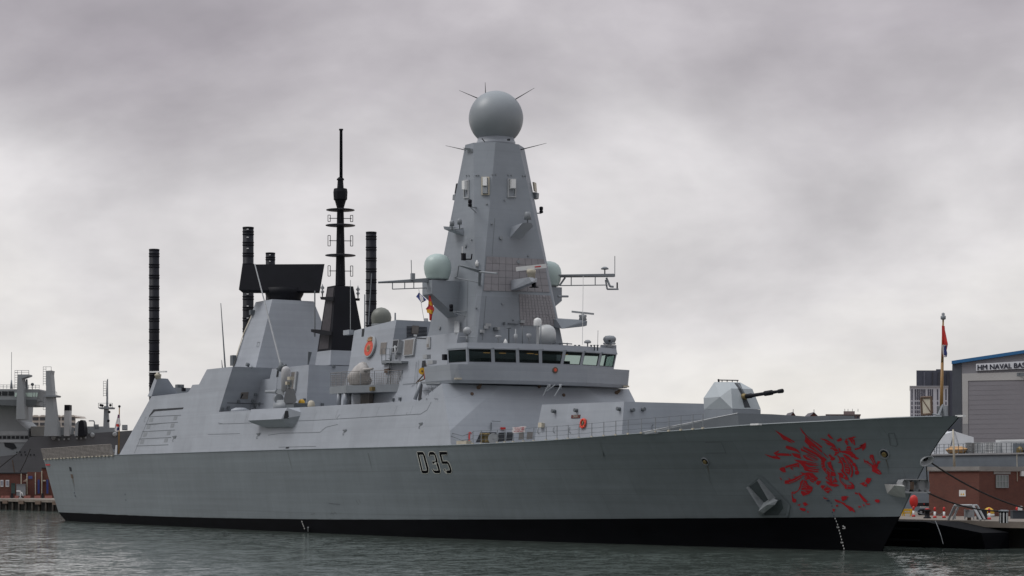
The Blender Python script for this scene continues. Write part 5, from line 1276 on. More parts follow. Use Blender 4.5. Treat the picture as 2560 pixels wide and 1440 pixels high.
# ---- hangar roof, radar tower gear, after mast
def build_after():
    # pylon on the hangar's after corner with a navigation radar
    p1, p2, p3, p4, p5 = side(378.4, 991), side(393.7, 946), side(386.5, 945), side(369, 991), side(415, 986)
    w = 2.3
    P = [p1, p2, p3, p4]+[p+Vector((-.1, w*.55 if p in (p2, p3) else w*1.5, 0)) for p in (p1, p2, p3, p4)]
    o = L('hangar_pylon', MB().cvx(P), GREY, SHIP)
    L('hangar_pylon', MB().cvx([mir(p) for p in P]), GREY, SHIP)
    c = A(395, 945, t=8.3)
    L('radar_pedestal', MB().lathe(c, [(.32, -.1), (.32, .18), (.36, .2), (.36, .42), (.2, .46), (.2, .6)], 14), CREAM, o)
    a, b = A(374, 930, t=8.3), A(416, 929, t=8.3)
    d = (b-a).normalized(); L('radar_scanner', MB().box((a+b)/2, ((b-a).length, .16, .16), (d, d.cross(Vector((0, 0, 1))), Vector((0, 0, 1)))), WHITE, o)
    zz = A(440, 969, t=4).z
    mb = MB().box((A(445, 975, t=3.5).x, 0, zz-.7), (1.2, 9.4, 1.4)); L('hangar_roof_screen', mb, MGREY, SHIP)
    L('roof_box', MB().box(A(449, 968, t=3), (.7, .8, .6)).tube(A(454, 968, t=3), A(454, 964, t=3), .12), DGREY, SHIP)
    L('roof_box', MB().box(A(459, 974, t=4.5), (.3, .4, .4)), MATTE, SHIP)
    for u0, v0, u1, v1, t, r in ((563, 920, 552, 758, 6.5, .075), (556, 920, 554, 900, 6.5, .05)):
        L('whip_aerial', MB().tube(A(u0, v0, t=t), A(u1, v1, t=t), r*1.25, r*.5, 6), DGREY, SHIP)
    b0 = A(703, 916, t=6.4)
    o = L('whip_aerial', MB().tube(b0, A(637, 660, t=6.4), .10, .055, 6), STEEL, SHIP)
    L('aerial_base', MB().lathe(b0, [(.35, -.5), (.3, 0), (.16, .4)], 10).path([A(693, 922, t=6.4), A(715, 913, t=6.4)], .12), DGREY, o)
    L('aerial_post', MB().tube(A(770, 914, t=5), A(775, 879, t=5), .06, .2, 6), DGREY, SHIP)
    # tower conduit, hatch
    mb = MB(); ribbon(mb, [(634, 783), (622, 800), (586, 915)], .22, .12, 12); L('tower_conduit', mb, CREAM, SHIP)
    L('conduit_box', MB().box(H(634, 783, .2), (.4, .5, .5)).box(H(587, 903, .2), (.7, .4, 1.1)), DGREY, SHIP)
    mb = MB(); ribbon(mb, [(644, 856), (650, 856), (647, 867), (642, 867), (644, 856)], .06, .02); L('tower_hatch', mb, DGREY, SHIP)
    mb = MB(); stud(mb, 622, 913, .2, .3); L('tower_lamp', mb, DGREY, SHIP)
    # long-range radar: turntable and slab antenna
    c = A(711, 750, t=0)
    o = L('radar_turntable', MB().lathe(c, [(1.85, -.25), (1.75, .12), (2.0, .55), (2.15, 1.2)], 32), MATTE, SHIP)
    yc = (c-CAM).dot(AWAY)
    def Y(u, v, dy): return A(u, v, Y=yc+dy)
    slab = [Y(606, 661, -.9), Y(811.5, 660, -.9), Y(799.5, 728, -1.5), Y(597, 724, -1.5)]
    back = [Y(612, 662, .1), Y(809, 661, .1), Y(799, 733, .2), Y(608, 733, .2)]
    L('radar_slab', MB().cvx(slab+back+[Y(608, 732, -1.2), Y(798, 732, -1.2)]), MATTE, o)
    # after mast
    T = 1.02; z1, z2 = A(883, 716, t=-T).z, A(880, 876, t=-1.6).z
    f1 = A(838, 713, t=T); f2 = A(828, 875, t=1.95); a1, a2 = A(818, 717, t=T), A(793, 877, t=1.95)
    zlow = A(823, 912, t=2.2).z-.3
    def lev(fr, af, t, z): return [st(fr, t, z), st(af, t, z), st(af, -t, z), st(fr, -t, z)]
    L0, L1 = lev(f1.x, a1.x, T, z1), lev(f2.x, a2.x, 1.95, f2.z)
    o = L('after_mast', MB().cvx(L0+L1), MATTE, SHIP, solid=True)
    k = (912-875)/(875-713); L2 = [q+(q-p)*k for p, q in zip(L0, L1)]
    L('mast_pedestal', MB().cvx([p-Vector((0, 0, .01)) for p in L1]+L2), GREY, SHIP)
    rebvh()
    def fq(x, y): return (L0[0].lerp(L0[1], x)).lerp(L1[0].lerp(L1[1], x), y)
    mb = MB().cvx([fq(x, y)+Vector((0, d, 0)) for x, y in ((.12, .03), (.85, .03), (.9, .97), (.2, .97)) for d in (.05, -.03)])
    L('mast_grating', mb, M('sooty_brown', (.035, .030, .034), .6, .3, (2, 2, 2)), o)
    def plat(pts, t0, t1, nm='mast_platform'): return L(nm, MB().cvx([A(u, v, t=t) for u, v in pts for t in (t0, t1)]), MATTE, o)
    for pts, t0, t1, u, v in ((((800, 742), (834, 742), (834, 752), (802, 749)), .6, 1.6, 806, 742), (((883, 745), (900, 746), (899, 752), (884, 752)), -1.4, -2.4, 895, 746)):
        pl = plat(pts, t0, t1)
        L('sensor_cluster', MB().lathe(A(u, v, t=(t0+t1)/2), [(.05, 0), (.08, .35), (.2, .5), (.1, .65), (.06, .7), (.22, .9), (.05, 1.15), (.03, 1.3)], 10), STEEL, pl)
    plat(((777, 823), (800, 824), (829, 829), (829, 838), (812, 838), (778, 830)), 1.0, 2.6)
    # pole: everything turned about the mast's own axis
    ax0 = A(851, 713, t=0); sc_ = F/((ax0-CAM).dot(AWAY))
    def Z(v): return A(851, v, Y=(ax0-CAM).dot(AWAY)).z
    c0 = Vector((ax0.x, 0, 0))
    prof = [(12.6, 714), (11, 640), (9.3, 560), (8.6, 530), (8.6, 521), (14, 502), (17, 499), (18, 480), (16.5, 472), (8.5, 471), (7, 451), (9.5, 450), (9, 447), (4.5, 443)]
    L('mast_pole', MB().lathe(c0, [(r/sc_, Z(v)) for r, v in prof], 10, smooth=False), MATTE, o)
    L('topmast', MB().lathe(c0+Vector((.15, 0, 0)), [(.17, Z(446)), (.15, Z(327)), (.22, Z(326)), (.22, Z(323))], 12), MATTE, o)
    for v, r in ((638.5, 38), (563.5, 37), (525, 35.5)):
        L('mast_disc', MB().lathe(c0, [(r/sc_*.3, Z(v)+.1), (r/sc_, Z(v)+.02), (r/sc_, Z(v)-.03), (r/sc_*.3, Z(v)-.12)], 36), M('disc_dark', (.03, .028, .035), .5), o)
    for v, hh in ((546, 8), (602, 13), (677.5, 13)):
        arms = MB()
        for k_ in range(4):
            an_ = math.radians(58+90*k_+ (0 if v > 560 else 8))
            d = Vector((math.sin(an_), math.cos(an_), 0)) if 0 else (RIGHT*math.cos(math.radians(90*k_+4))+AWAY*math.sin(math.radians(90*k_+4)))
            e = c0+d*(28/sc_); z = Z(v); e = Vector((e.x, e.y, z))
            arms = MB().tube(Vector((c0.x, c0.y, z)), e, .04, n=5)
            h = hh/sc_; s_ = d.cross(Vector((0, 0, 1)))*0+d*.12
            pts = [e-s_+Vector((0, 0, h)), e+s_+Vector((0, 0, h)), e+s_-Vector((0, 0, h)), e-s_-Vector((0, 0, h))]
            arms.path(pts+pts[:1], .035, 5)
            L('dipole_aerial', arms, MATTE, o)
build_after()

# ------------------------------------------------------------------ quay and the land behind
GZ = 1.92
CONC = M('quay_concrete', (.165, .14, .118), .85, .25, (.5, .5, .5))
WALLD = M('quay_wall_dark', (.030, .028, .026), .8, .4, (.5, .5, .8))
PILE = M('tarred_pile', (.035, .028, .022), .85, .35, (2, 2, .6))
def brick(name, col, sc=3.0):
    if name in MATS: return MATS[name]
    m = bpy.data.materials.new(name); m.use_nodes = True; t = m.node_tree; k = t.links.new; b = t.nodes['Principled BSDF']
    b.inputs['Roughness'].default_value = .85
    tc = nd(t, 'ShaderNodeTexCoord'); sx = nd(t, 'ShaderNodeSeparateXYZ'); k(tc.outputs['Object'], sx.inputs[0])
    ad = nd(t, 'ShaderNodeMath', operation='ADD'); k(sx.outputs[0], ad.inputs[0]); k(sx.outputs[1], ad.inputs[1])
    cb = nd(t, 'ShaderNodeCombineXYZ'); k(ad.outputs[0], cb.inputs[0]); k(sx.outputs[2], cb.inputs[1])
    br = nd(t, 'ShaderNodeTexBrick', i_Scale=1.0); br.inputs['Brick Width'].default_value = .24; br.inputs['Row Height'].default_value = .085; br.inputs['Mortar Size'].default_value = .012
    br.inputs['Color1'].default_value = (*col, 1); br.inputs['Color2'].default_value = (col[0]*.72, col[1]*.66, col[2]*.7, 1); br.inputs['Mortar'].default_value = (.095, .062, .05, 1)
    k(cb.outputs[0], br.inputs['Vector'])
    n = nd(t, 'ShaderNodeTexNoise', i_Scale=.8, i_Detail=5.0); k(tc.outputs['Object'], n.inputs['Vector'])
    r = nd(t, 'ShaderNodeMapRange'); r.inputs['To Min'].default_value = .7; r.inputs['To Max'].default_value = 1.3; k(n.outputs[0], r.inputs[0])
    s_ = nd(t, 'ShaderNodeVectorMath', operation='SCALE'); k(br.outputs[0], s_.inputs[0]); k(r.outputs[0], s_.inputs['Scale']); k(s_.outputs[0], b.inputs['Base Color'])
    MATS[name] = m; return m
BRICK = brick('red_brick', (.135, .034, .020))
def G(u, v): return A(u, v, z=GZ)
def fb(u0, v0, u1, v1, Y, d):
    return MB().ext([A(u0, v0, Y=Y), A(u1, v0, Y=Y), A(u1, v1, Y=Y), A(u0, v1, Y=Y)], (AWAY+RIGHT*(((u0 if u0 > U0 else u1)-U0)/F))*d)
def build_ground():
    pl = [(-600, 21), (20, 21), (20, 12), (400, 12), (400, 2500), (-2500, 2500), (-2500, 21)]
    L('quay', MB().prism([Vector((x, y, GZ)) for x, y in pl], [Vector((x, y+(.0), GZ-.45)) for x, y in pl]), CONC, kind='structure')
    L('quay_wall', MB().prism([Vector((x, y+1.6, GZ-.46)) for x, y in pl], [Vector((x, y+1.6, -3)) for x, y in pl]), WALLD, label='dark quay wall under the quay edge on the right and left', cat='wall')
    # timber piles of the left jetty
    for i, x in enumerate([-122+i*3.4 for i in range(16)]):
        o = L('jetty_pile', MB().tube((x, 21.3, -2), (x+.1, 21.3, GZ-.45), .24, n=10), PILE, label='dark timber pile under the brick-backed jetty at the far left', cat='pile', group='timber piles under the left jetty')
    for i, x in enumerate([-121.5+i*8.5 for i in range(6)]):
        L('jetty_fender', MB().box((x, 20.9, GZ-.55), (2.6, .2, .55)), RUST, label='weathered timber fender board along the edge of the left jetty', cat='fender', group='fender boards on the left jetty')
build_ground()

def build_right_bank():
    # fender pontoon
    x0, x1, x2 = 96, 138.6, 143.6
    y0, y1 = 8.6, 11.9
    P = [Vector((x, y, z)) for x, y, z in ((x0, y0, -1), (x0, y1, -1), (x0, y0, 1.86), (x0, y1, 1.86), (x1, y0, 1.86), (x1, y1, 1.86), (x2, y0+.6, 1.15), (x2, y1, 1.15), (x2+.4, y0+1, -1), (x2, y1, -1), (x1, y0, -1))]
    o = thing('fender_pontoon', (120, 10, 0), 'black floating fender pontoon between the bow and the quay', 'pontoon')
    L('pontoon_hull', MB().cvx(P), BLACK, o)
    mb = MB()
    for z in (.5, 1.3): mb.box((117, y0-.06, z), (42, .1, .14))
    L('rubbing_strake', mb, MATTE, o)
    # gantry frame standing on the pontoon and quay edge
    o = thing('gangway_frame', G(2410, 1297), 'grey tubular A-frame on the quay edge in front of the brick hut', 'frame')
    a, b, c, d = A(2371, 1299, t=-12.4), A(2387, 1264, t=-12.4), A(2432, 1264, t=-12.6), A(2452, 1300, t=-12.6)
    mb = MB().path([a, b, c, d], .10); bk = Vector((-.9, 1.3, 0)); mb.path([a+bk, b+bk, c+bk, d+bk], .08); mb.path([b, b+bk], .07).path([c, c+bk], .07)
    L('tube_frame', mb, STEEL, o)
    mb = MB().path([A(2388, 1272, t=-12.5), A(2388, 1298, t=-12.5)], .05).path([A(2412, 1272, t=-12.6), A(2412, 1298, t=-12.6)], .05).path([A(2434, 1270, t=-12.6), A(2434, 1299, t=-12.6)], .05); L('inner_upright', mb, STEEL, o)
    L('control_cabinet', MB().box(A(2423, 1284, t=-13), (.55, .5, .55)), STEEL, o); L('cabinet_leg', MB().box(A(2423, 1294, t=-13), (.2, .2, .4)), RUST, o)
    # brick hut
    cr = G(2448, 1291); w = .0
    z1 = A(2448, 1176, Y=(cr-CAM).dot(AWAY)).z; z2 = A(2448, 1166, Y=(cr-CAM).dot(AWAY)).z
    LX, LY = 5.9, 9.0
    o = thing('brick_hut', (cr.x-LX/2, cr.y+LY/2, GZ), 'flat-roofed red brick hut with a pale parapet on the right-hand quay', 'hut')
    mid = Vector((cr.x-LX/2, cr.y+LY/2, (GZ+z1)/2))
    L('wall', MB().box(mid, (LX, LY, z1-GZ)), BRICK, o)
    L('roof', MB().box(Vector((mid.x, mid.y, (z1+z2)/2)), (LX+.35, LY+.35, z2-z1)), M('parapet_grey', (.22, .21, .20), .8, .2), o)
    L('roof_edge', MB().box(Vector((mid.x, mid.y, z1-.03)), (LX+.2, LY+.2, .05)), WHITE, o)
    # window on the bow-ward wall
    xw = cr.x+.01
    p = [A(u, v, s=xw) for u, v in ((2489, 1188), (2519, 1188), (2519, 1219), (2489, 1219))]
    wd = L('window', MB().ext([q for q in p], Vector((.05, 0, 0))), M('barred_glass', (.20, .22, .21), .3, .1), o)
    mb = MB()
    for f in (0, .25, .5, .75, 1): mb.tube(p[0].lerp(p[1], f)+Vector((.08, 0, 0)), p[3].lerp(p[2], f)+Vector((.08, 0, 0)), .03, n=4)
    for f in (0, .5, 1): mb.tube(p[0].lerp(p[3], f)+Vector((.08, 0, 0)), p[1].lerp(p[2], f)+Vector((.08, 0, 0)), .03, n=4)
    L('window_bars', mb, STEEL, wd)
    q = A(2498, 1182, s=xw); L('window_lintel', MB().box(q+Vector((.03, .3, 0)), (.06, 1.9, .22)), M('parapet_grey', (.22, .21, .20)), o)
    q = A(2406, 1233, t=-cr.y+.02)
    sg = L('notice', MB().box(q, (.75, .03, .52)), WHITE, o)
    L('notice_symbol', MB().cvx([q+Vector((x, -.02, z)) for x, z in ((-.22, -.16), (.0, -.16), (-.11, .04))]+[q+Vector((-.11, -.03, -.1))]), YELLOW, sg); L('notice_symbol', MB().cvx([q+Vector((x, -.02, z)) for x, z in ((.03, -.16), (.25, -.16), (.14, .04))]+[q+Vector((.14, -.03, -.1))]), YELLOW, sg)
    L('meter_box', MB().box(A(2556, 1184, s=xw)+Vector((.1, 0, 0)), (.2, .6, .42)), WHITE, o)
    L('wall_conduit', MB().tube(A(2541, 1136, s=xw)+Vector((.06, 0, 0)), A(2542, 1203, s=xw)+Vector((.06, 0, 0)), .03, n=5), CREAM, o)
    # street lamp on the hut's corner, and the cream flagpole
    g = G(2362, 1285)
    o = thing('lamp_post', g, 'slim grey lamp post with a bent arm at the hut corner', 'lamp post')
    Yg = (g-CAM).dot(AWAY)
    L('post', MB().path([g, A(2361, 1189, Y=Yg), A(2358, 1183, Y=Yg), A(2352, 1181.5, Y=Yg)], .055, 8), STEEL, o)
    L('lamp_head', MB().lathe(A(2350.5, 1182.5, Y=Yg), [(.12, -.1), (.2, .0), (.15, .1), (.05, .14)], 12), WHITE, o)
    g = G(2390, 1284); Yg = (g-CAM).dot(AWAY)
    o = thing('mast_pole', g, 'tall cream tapering pole standing in front of the brick hut', 'pole')
    L('pole', MB().tube(g, A(2386.5, 1180, Y=Yg), .16, .13, 10).tube(A(2386.5, 1180, Y=Yg), A(2382.5, 1074, Y=Yg), .12, .07, 10), CREAM, o)
    L('pole_foot', MB().lathe(g, [(.28, 0), (.28, .2), (.18, .3)], 12), STEEL, o)
    # grey barge behind the hut
    y0 = 44.0; zt = A(2400, 1136, t=-y0).z
    o = thing('harbour_barge', (120, y0+5, 0), 'long slab-sided grey barge moored behind the brick hut', 'barge')
    BG = M('barge_grey', (.105, .122, .142), .6, .14, (.3, .3, .5), streak=.08)
    P = [Vector((x, y, z)) for x in (70, 190) for y in (y0, y0+12) for z in (0, zt)]
    L('barge_hull', MB().cvx(P), BG, o); L('deck_edge', MB().box((130, y0-.05, zt), (120, .2, .14)), M('barge_edge', (.25, .25, .26)), o)
    mb = MB()
    for u in range(2300, 2640, 12):
        p = A(u, 1134, t=-y0-.1); p.z = zt; mb.tube(p, p+Vector((0, 0, 1.0)), .03, n=4)
    pa, pb = A(2300, 1134, t=-y0-.1), A(2640, 1134, t=-y0-.1)
    for h in (.35, .68, 1.0): mb.tube((pa.x, pa.y, zt+h), (pb.x, pb.y, zt+h), .022, n=4)
    L('barge_rail', mb, DGREY, o)
    P = [A(u, v, t=-y0-2.5) for u, v in ((2489, 1101), (2640, 1101), (2640, 1136), (2489, 1136))]
    L('deck_housing', MB().ext(P, (0, 4, 0)), M('housing_grey', (.42, .43, .44), .6), o); L('housing_top', MB().ext([A(u, v, t=-y0-2.7) for u, v in ((2489, 1100), (2640, 1097), (2640, 1101), (2489, 1102))], (0, 4, 0)), WHITE, o)
    L('deck_locker', MB().ext([A(u, v, t=-y0-1.2) for u, v in ((2532, 1108), (2566, 1108), (2566, 1136), (2532, 1136))], (0, 1.5, 0)), BG, o)
    c = A(2550, 1127, t=-y0-1.1)
    L('winch_drum', MB().lathe(c, [(.42, 0), (.34, .1), (.2, .16), (.26, .3)], 18, ax=(Vector((1, 0, 0)), Vector((0, 0, 1)), Vector((0, -1, 0)))), BRASS, o)
    ib = None
    for i, (u0, u1) in enumerate(((2420, 2442), (2443, 2466), (2467, 2501))):
        p0 = A((u0+u1)/2, 1135, t=-y0-2.2); p0.z = zt
        lb = ['brown caged pallet tank on the grey barge, nearest the white tent', 'white caged pallet tank in the middle of the barge rail row', 'pale wide caged pallet tank beside the white deck housing'][i]
        t_ = thing('pallet_tank', p0, lb, 'tank', 'caged tanks on the grey barge')
        w = (u1-u0)/25*1.0
        L('tank', MB().box(p0+Vector((0, 0, .62)), (w*.8, 1, 1.0)), GRILLE if i == 0 else WHITE, t_)
        mb = MB()
        for k in range(6): x = -w*.45+k*w*.18; mb.tube(p0+Vector((x, -.55, .05)), p0+Vector((x, -.55, 1.15)), .025, n=4)
        for k in range(5): mb.tube(p0+Vector((-w*.45, -.55, .1+k*.26)), p0+Vector((w*.45, -.55, .1+k*.26)), .025, n=4)
        L('cage', mb, STEEL, t_); L('pallet', MB().box(p0+Vector((0, 0, .06)), (w*.85, 1.1, .1)), RUST, t_)
    p0 = A(2393, 1129, t=-y0-1.5); p0.z = zt
    o = thing('dinghy', p0, 'small orange covered dinghy on the barge beside the white tent', 'dinghy')
    L('boat_hull', MB().cvx([p0+Vector(v) for v in ((-1.2, -.4, .5), (1.0, -.4, .5), (1.4, 0, .55), (-1.2, .4, .5), (1, .4, .5), (-1, -.2, .15), (.9, -.2, .15), (-1, .2, .15), (.9, .2, .15), (-.9, 0, .8), (.6, 0, .8))]), M('faded_orange', (.40, .22, .08), .6), o)
    L('boat_cradle', MB().box(p0+Vector((-.6, 0, .1)), (.15, .9, .2)).box(p0+Vector((.6, 0, .1)), (.15, .9, .2)), RUST, o)
    yt = y0+6
    o = thing('white_tent', (A(2390, 1134, t=-yt).x, yt, zt), 'white sheeted tent with a pitched top on the barge', 'tent')
    sh = [(2300, 1136), (2300, 1100), (2345, 1090), (2386, 1078), (2434, 1093), (2436, 1136)]
    SHEET = M('white_sheet', (.50, .51, .53), .7, .06, (.8, .8, .8), bump=.6)
    L('sheeting', MB().ext([A(u, v, t=-yt) for u, v in sh], AWAY*4+Vector((-3, 0, 0))), SHEET, o)
    mb = MB()
    for u0, v0, u1, v1 in ((2386, 1078, 2372, 1136), (2386, 1078, 2404, 1136), (2345, 1090, 2340, 1136)): mb.tube(A(u0, v0, t=-yt)-Vector((0, .05, 0)), A(u1, v1, t=-yt)-Vector((0, .05, 0)), .05, n=5)
    L('tent_seam', mb, M('tent_seam', (.36, .37, .39), .7), o)
    # quayside clutter
    RW = [(2284, 1292, 'red and white post under the red covered lifebuoy'), (2337, 1295, 'red and white chain post between the trailer and the cream pole'), (2360, 1295, 'red and white chain post at the foot of the lamp post'),
          (2473, 1299, 'red and white post beside the yellow hump'), (2508, 1290, 'red capped post behind the black and white bollard'), (2542, 1295, 'red and white post in front of the dark bin')]
    proto = None
    for u, v, lb in RW:
        g = G(u, v)
        if proto is None:
            proto = thing('chain_post', g, lb, 'post', 'red and white chain posts along the quay')
            L('post', MB().tube(g, g+Vector((0, 0, .5)), .09, n=10), WHITE, proto)
            L('post_top', MB().lathe(g, [(.092, .5), (.092, .8), (.05, .86)], 10), BRED, proto); L('post_base', MB().lathe(g, [(.15, 0), (.13, .14), (.09, .16)], 10), BRED, proto)
        else: dup(proto, g, lb)
    pts = [G(u, v)+Vector((0, 0, .6)) for u, v, _ in RW[:3]]
    mb = MB()
    for a, b in zip(pts[:-1], pts[1:]): mb.path([a+(b-a)*f-Vector((0, 0, .35*(1-(2*f-1)**2))) for f in (0, .2, .4, .6, .8, 1)], .025, 5)
    L('barrier_chain', mb, DGREY, label='dark sagging chain strung between the red and white posts', cat='chain')
    g = G(2284, 1291.5)+Vector((0, -.12, 0))
    o = thing('covered_lifebuoy', g, 'red sheeted lifebuoy stand on the quay beside the ship\'s bow', 'lifebuoy')
    c = A(2284.5, 1254, Y=(g-CAM).dot(AWAY))
    L('red_cover', MB().lathe(c, [(.06, -.52), (.22, -.44), (.33, -.2), (.36, .05), (.31, .3), (.22, .46), (.05, .54)], 7, ax=(RIGHT, AWAY*.6, Vector((0, 0, 1)))), BRED, o)
    L('stand', MB().tube(g, c, .06, n=8), STEEL, o)
    g = G(2318, 1296)
    o = thing('bollard', g, 'dark cast-iron mooring bollard behind the chain, right of the bow', 'bollard')
    L('bollard_body', MB().lathe(g, [(.3, 0), (.3, .08), (.2, .14), (.19, .5), (.27, .56), (.27, .66), (.1, .7)], 16), MATTE, o); L('bollard_cap', MB().lathe(g, [(.2, .7), (.14, .76), (.02, .78)], 14), BRED, o)
    g = G(2509, 1307.5)
    o = thing('striped_bollard', g, 'thick mooring bollard with black and white vertical stripes', 'bollard')
    L('bollard_body', MB().lathe(g, [(.3, 0), (.3, .78)], 24), MATTE, o)
    for k in range(8):
        a = 2*math.pi*k/8; d = Vector((math.cos(a), math.sin(a), 0)); s_ = Vector((-d.y, d.x, 0))
        L('white_stripe', MB().box(g+d*.3+Vector((0, 0, .36)), (.02, .1, .7), (d, s_, Vector((0, 0, 1)))), WHITE, o)
    L('bollard_cap', MB().lathe(g, [(.36, .78), (.36, .86), (.2, .9)], 24), MGREY, o)
    # trailer
    g = G(2312, 1288)
    o = thing('flatbed_trailer', g, 'low dark flatbed trailer parked beyond the bow', 'trailer')
    Yg = (g-CAM).dot(AWAY)
    def Bx(u0, v0, u1, v1, d): return MB().ext([A(u0, v0, Y=Yg), A(u1, v0, Y=Yg), A(u1, v1, Y=Yg), A(u0, v1, Y=Yg)], AWAY*d)
    L('trailer_bed', Bx(2292, 1257, 2338, 1266, 2.2), DARK, o); L('side_board', MB().ext([A(u, v, Y=Yg-.05) for u, v in ((2300, 1266), (2324, 1266), (2324, 1269), (2300, 1269))], AWAY*.06), WHITE, o)
    for u, dy in ((2302, 0), (2309, .25), (2303, 1.8), (2310, 2.0)):
        c = A(u, 1281, Y=Yg+dy); w_ = L('wheel', MB().lathe(c, [(.16, -.12), (.27, -.1), (.29, 0), (.27, .1), (.16, .12)], 18, ax=(RIGHT, Vector((0, 0, 1)), -AWAY)), MATTE, o)
        L('hub', MB().lathe(c, [(.12, .11), (.1, .14)], 12, ax=(RIGHT, Vector((0, 0, 1)), -AWAY)), STEEL, w_)
    L('tail_lamp', MB().box(A(2310, 1260, Y=Yg-.03), (.14, .03, .08)), BRED, o)
    # yellow barriers
    for u0, u1, v0, v1, lb in ((2255, 2282, 1272, 1291, 'yellow trestle barrier tucked under the flare of the bow'), (2364, 2411, 1271, 1290, 'long yellow trestle barrier behind the grey A-frame')):
        g = G((u0+u1)/2, v1-1); Yg = (g-CAM).dot(AWAY)
        o = thing('yellow_barrier', g, lb, 'barrier', 'yellow barriers on the quay')
        L('barrier_rail', MB().ext([A(u, v, Y=Yg) for u, v in ((u0, v0), (u1, v0), (u1, v0+6), (u0, v0+6))], AWAY*.12).ext([A(u, v, Y=Yg) for u, v in ((u0, v0+8.5), (u1, v0+8.5), (u1, v0+12), (u0, v0+12))], AWAY*.12), YELLOW, o)
        for f in (.12, .88): L('barrier_leg', MB().tube(A(u0+(u1-u0)*f-3, v1, Y=Yg), A(u0+(u1-u0)*f, v0, Y=Yg), .05, n=6).tube(A(u0+(u1-u0)*f+3, v1, Y=Yg), A(u0+(u1-u0)*f, v0, Y=Yg), .05, n=6), YELLOW, o)
    g = G(2420, 1290); Yg = (g-CAM).dot(AWAY)
    o = thing('traffic_board', g, 'red and yellow chevron board inside the A-frame', 'board')
    L('board', MB().ext([A(u, v, Y=Yg) for u, v in ((2414, 1271), (2432, 1271), (2432, 1276), (2414, 1276))], AWAY*.06), YELLOW, o); L('red_panel', MB().ext([A(u, v, Y=Yg-.02) for u, v in ((2416, 1271.5), (2423, 1271.5), (2423, 1275.5), (2416, 1275.5))], AWAY*.015), BRED, o)
    L('board_leg', MB().tube(A(2423, 1276, Y=Yg), A(2423, 1289, Y=Yg), .04, n=6), STEEL, o)
    def crate(nm, u0, v0, u1, v1, lb, cat, mt, dep=.8):
        g = G((u0+u1)/2, v1); Yg = (g-CAM).dot(AWAY)
        o = thing(nm, g, lb, cat)
        L('body', MB().ext([A(u, v, Y=Yg) for u, v in ((u0, v0+2.5), (u1, v0+2.5), (u1, v1), (u0, v1))], AWAY*dep), mt, o)
        L('lid', MB().ext([A(u, v, Y=Yg-.04) for u, v in ((u0-.7, v0), (u1+.7, v0), (u1+.7, v0+2.3), (u0-.7, v0+2.3))], AWAY*(dep+.08)), mt, o); return o, Yg
    crate('storage_bin', 2447, 1274, 2468, 1299, 'black box bin right of the A-frame', 'bin', DARK)
    o, Yg = crate('storage_bin', 2532, 1276, 2570, 1297, 'dark blue-grey bin at the right edge of the quay', 'bin', M('bin_blue', (.03, .04, .05), .6))
    L('notice', MB().ext([A(u, v, Y=Yg-.1) for u, v in ((2545, 1265), (2556, 1265), (2556, 1276), (2545, 1276))], AWAY*.03), WHITE, o)
    g = G(2472, 1292); Yg = (g-CAM).dot(AWAY)
    o = thing('covered_pump', g, 'rounded yellow and white hump beside the black bin', 'pump')
    L('yellow_cover', MB().lathe(g+Vector((0, 0, .1)), [(.42, 0), (.45, .25), (.36, .5), (.15, .64), (.02, .67)], 16), YELLOW, o); L('white_skirt', MB().lathe(g, [(.47, 0), (.46, .22), (.44, .24)], 16), WHITE, o)
    for i, (u0, u1) in enumerate(((2465, 2504), (2508, 2534), (2536, 2575))):
        g = G((u0+u1)/2, 1284); Yg = (g-CAM).dot(AWAY)
        o = thing('mesh_barrier', g, ['grey crowd barrier nearest the yellow hump', 'grey crowd barrier under the hut window', 'grey crowd barrier at the right edge of the photo'][i], 'barrier', 'crowd barriers along the hut')
        q = [A(u, v, Y=Yg) for u, v in ((u0, 1259), (u1, 1259), (u1, 1281), (u0, 1281))]
        L('frame', MB().path(q+q[:1], .03, 6), STEEL, o)
        mb = MB(); n = int((u1-u0)/3)
        for k in range(1, n): mb.tube(q[0].lerp(q[1], k/n), q[3].lerp(q[2], k/n), .012, n=4)
        L('bars', mb, STEEL, o); L('foot', MB().tube(q[3], q[3]-Vector((0, 0, .1))-AWAY*.3, .03, n=5).tube(q[2], q[2]-Vector((0, 0, .1))-AWAY*.3, .03, n=5), STEEL, o)
    g = G(2347, 1285); Yg = (g-CAM).dot(AWAY)
    o = thing('steel_cabinet', g, 'dark upright steel cabinet against the left end of the hut', 'cabinet')
    L('body', MB().ext([A(u, v, Y=Yg) for u, v in ((2340, 1217), (2354, 1217), (2354, 1285), (2340, 1285))], AWAY*1.0), M('cabinet_dark', (.035, .042, .05), .6), o); L('door', MB().ext([A(u, v, Y=Yg-.03) for u, v in ((2342, 1220), (2352, 1220), (2352, 1282), (2342, 1282))], AWAY*.03), M('cabinet_door', (.05, .06, .07), .6), o)
    g = G(2311, 1270); Yg = (g-CAM).dot(AWAY)
    o = thing('access_ladder', g, 'dark steel ladder frame against the barge behind the trailer', 'ladder')
    mb = MB()
    for u in (2305, 2322): mb.tube(A(u, 1231, Y=Yg), A(u, 1270, Y=Yg), .05, n=5)
    for v in (1233, 1240, 1247, 1254): mb.tube(A(2305, v, Y=Yg), A(2322, v, Y=Yg), .04, n=5)
    L('ladder_frame', mb, DGREY, o); L('ladder_foot', MB().box(A(2313, 1270, Y=Yg), (.6, .3, .1)), DGREY, o)
build_right_bank()

